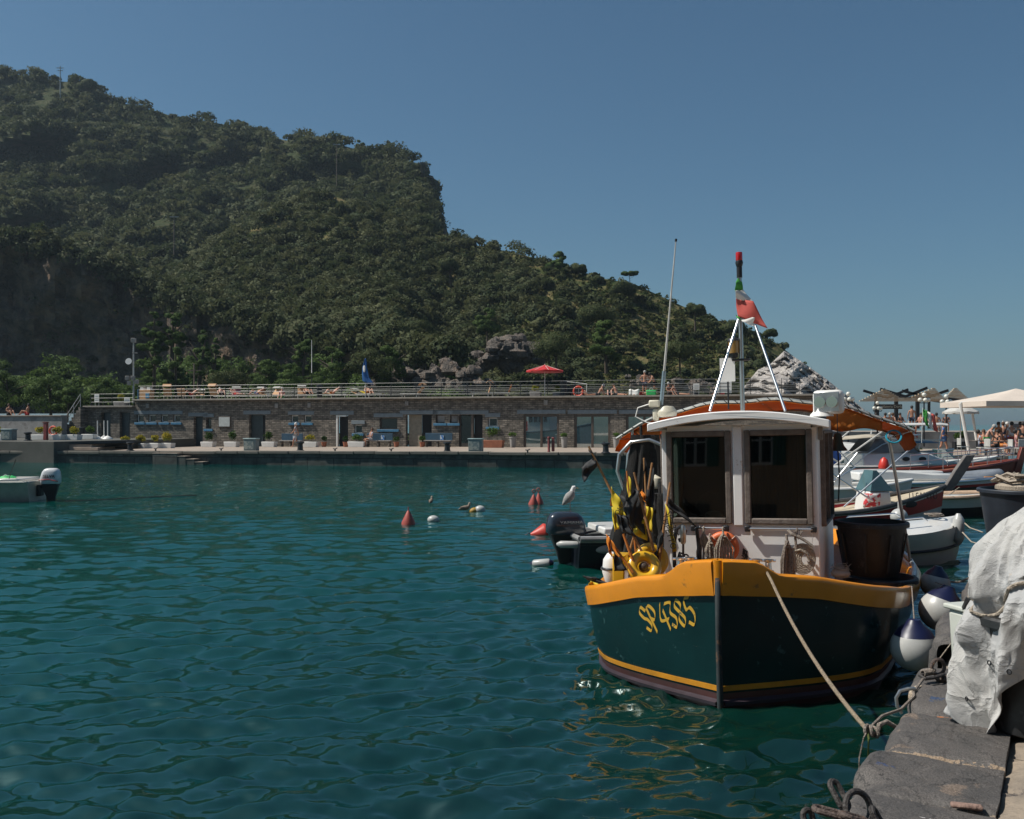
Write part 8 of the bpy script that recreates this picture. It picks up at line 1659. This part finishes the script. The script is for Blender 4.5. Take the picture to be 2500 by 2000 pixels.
t3 = thing('towel', 'bright green bag lying in the cream motorboat', 'bag', (sx.x - .9, sx.y - .1, .66)); MB().ell((0, 0, .05), (.28, .2, .1), 12, 7).build('cloth', MATS['bright_green'], t3); MB().tube([(-.1, -.1, .12), (0, -.15, .18), (.1, -.1, .12)], .012, 5).build('strap', CL['white'], t3)
outboard('outboard_motor', 'white outboard motor with black leg and red stripe on the cream motorboat', (sx.x + .38, sx.y - .0, .22), R(2), mat('white_cowl', (.68, .68, .68), .25, .08, coat=.6), 1.05, 'SELVA', M_BLACK, mat('red_stripe_paint', (.5, .03, .03), .4))
p, q = onz(160, 1224, .03), onz(480, 1209, .03); t = thing('mooring_line', 'long dark line floating on the water right of the white outboard', 'rope', p); MB().tube([tuple(p), tuple(p.lerp(q, .3)), tuple(p.lerp(q, .6) + Vector((0, .2, 0))), tuple(q)], .015, 5).build('line', M_IRON, t, world=True)
# black dinghy with dark outboard and the gull
o_ = onz(1400, 1395, 0); t = thing('dinghy', 'black hulled dinghy with pale rub rail behind the marker flags', 'dinghy', o_ + Vector((0, .75, 0)), R(12))
pt, gz, hb = hull(t, 3.4, 1.5, .52, [('hull', mat('near_black_navy', (.008, .011, .018), .3, .3), -.4, .86), ('sheer_band', mat('silver_band', (.45, .45, .44), .3, metal=.4), .86, 1)], .15, rub=(mat('grey_rub_rail', (.30, .30, .30), .35), .045), deckm=M_GEL, flare=.22)
MB().box((.9, 0, .62), (.9, 1.0, .12)).build('seat', M_GEL, t, bevel=.03)
pm = onz(1412, 1395, 0); p_ob = Vector((pm.x - .12, pm.y + .75, .30)); ob = outboard('outboard_motor', 'dark blue grey outboard motor with a gull standing on it', p_ob, R(180 + 14), mat('dark_blue_cowl', (.028, .038, .055), .22, .15, coat=.5), 1.0); ob.scale = (1.2, 1, .8)
text_obj('YAMAHA', .085, M_GALV, ob, Matrix.Translation((0, .19, .56)) @ Matrix.Rotation(math.pi, 4, 'Z') @ Matrix.Rotation(R(90), 4, 'X'), extr=.004)
MB().tube([(-.25, 0, .3), (-.6, 0, .38), (-.95, .02, .48)], .025, 7).build('tiller', M_BLACK, ob)
gull('grey and white gull standing on the dark outboard motor, looking right', Vector((p_ob.x + .03, p_ob.y, p_ob.z + .62)), R(0), .80, stand=True)
cylfender(onz(1465, 1395, 0) + Vector((0, .3, .34)), .085, .42, 'white sausage fender lashed on the side of the black dinghy', tilt=R(90), az=R(75)); cylfender(onz(1400, 1395, 0) + Vector((-.05, .35, .40)), .06, .3, 'small white fender at the stern corner of the black dinghy', tilt=R(90), az=R(80))
# trawler moored outside the picture on the left, mirrored in the glazed openings
t = thing('trawler', 'white and teal trawler with red nets moored left of the view, mirrored in the glass', 'fishing boat', (-26.8, 22, 0), R(5))
hull(t, 12, 3.8, 1.5, [('hull', mat('pale_teal_hull', (.35, .5, .5), .4, .2), -.3, .9), ('sheer_band', M_TEAL, .9, 1)], 1.0, rub=(M_TEAL, .08), deckm=M_CONC)
MB().box((5.5, 0, 2.6), (3.2, 2.6, 2.4)).build('wheelhouse', M_GEL, t, bevel=.08); MB().box((5.5, 0, 3.9), (3.8, 3.0, .15)).build('roof', M_TEAL, t)
for x in (4.4, 5.1, 5.8, 6.5):
    for s in (-1, 1): MB().box((x, s * 1.31, 3.0), (.5, .03, .7)).build('window', M_GLASS, t)
MB().tube([(1, 0, 1.9), (3, 0, 2.1), (3.4, 0, 2.0)], [.5, .7, .3], 10).build('net_pile', mat('red_net', (.45, .06, .05), .9, .4), t)
# ================================================================ sea air
hz_ = MB().box((0, 1400, 90), (4000, 3400, 182)).build('haze', None); hz_['kind'] = 'stuff'
m = bpy.data.materials.new('sea_air'); m.use_nodes = True; N = m.node_tree; N.nodes.remove(N.nodes['Principled BSDF']); v = N.nodes.new('ShaderNodeVolumePrincipled'); v.inputs['Density'].default_value = .00019; v.inputs['Color'].default_value = (.62, .78, .92, 1); v.inputs['Anisotropy'].default_value = .2
N.links.new(v.outputs[0], N.nodes['Material Output'].inputs['Volume']); hz_.data.materials.append(m)
SC.cycles.volume_bounces = 0
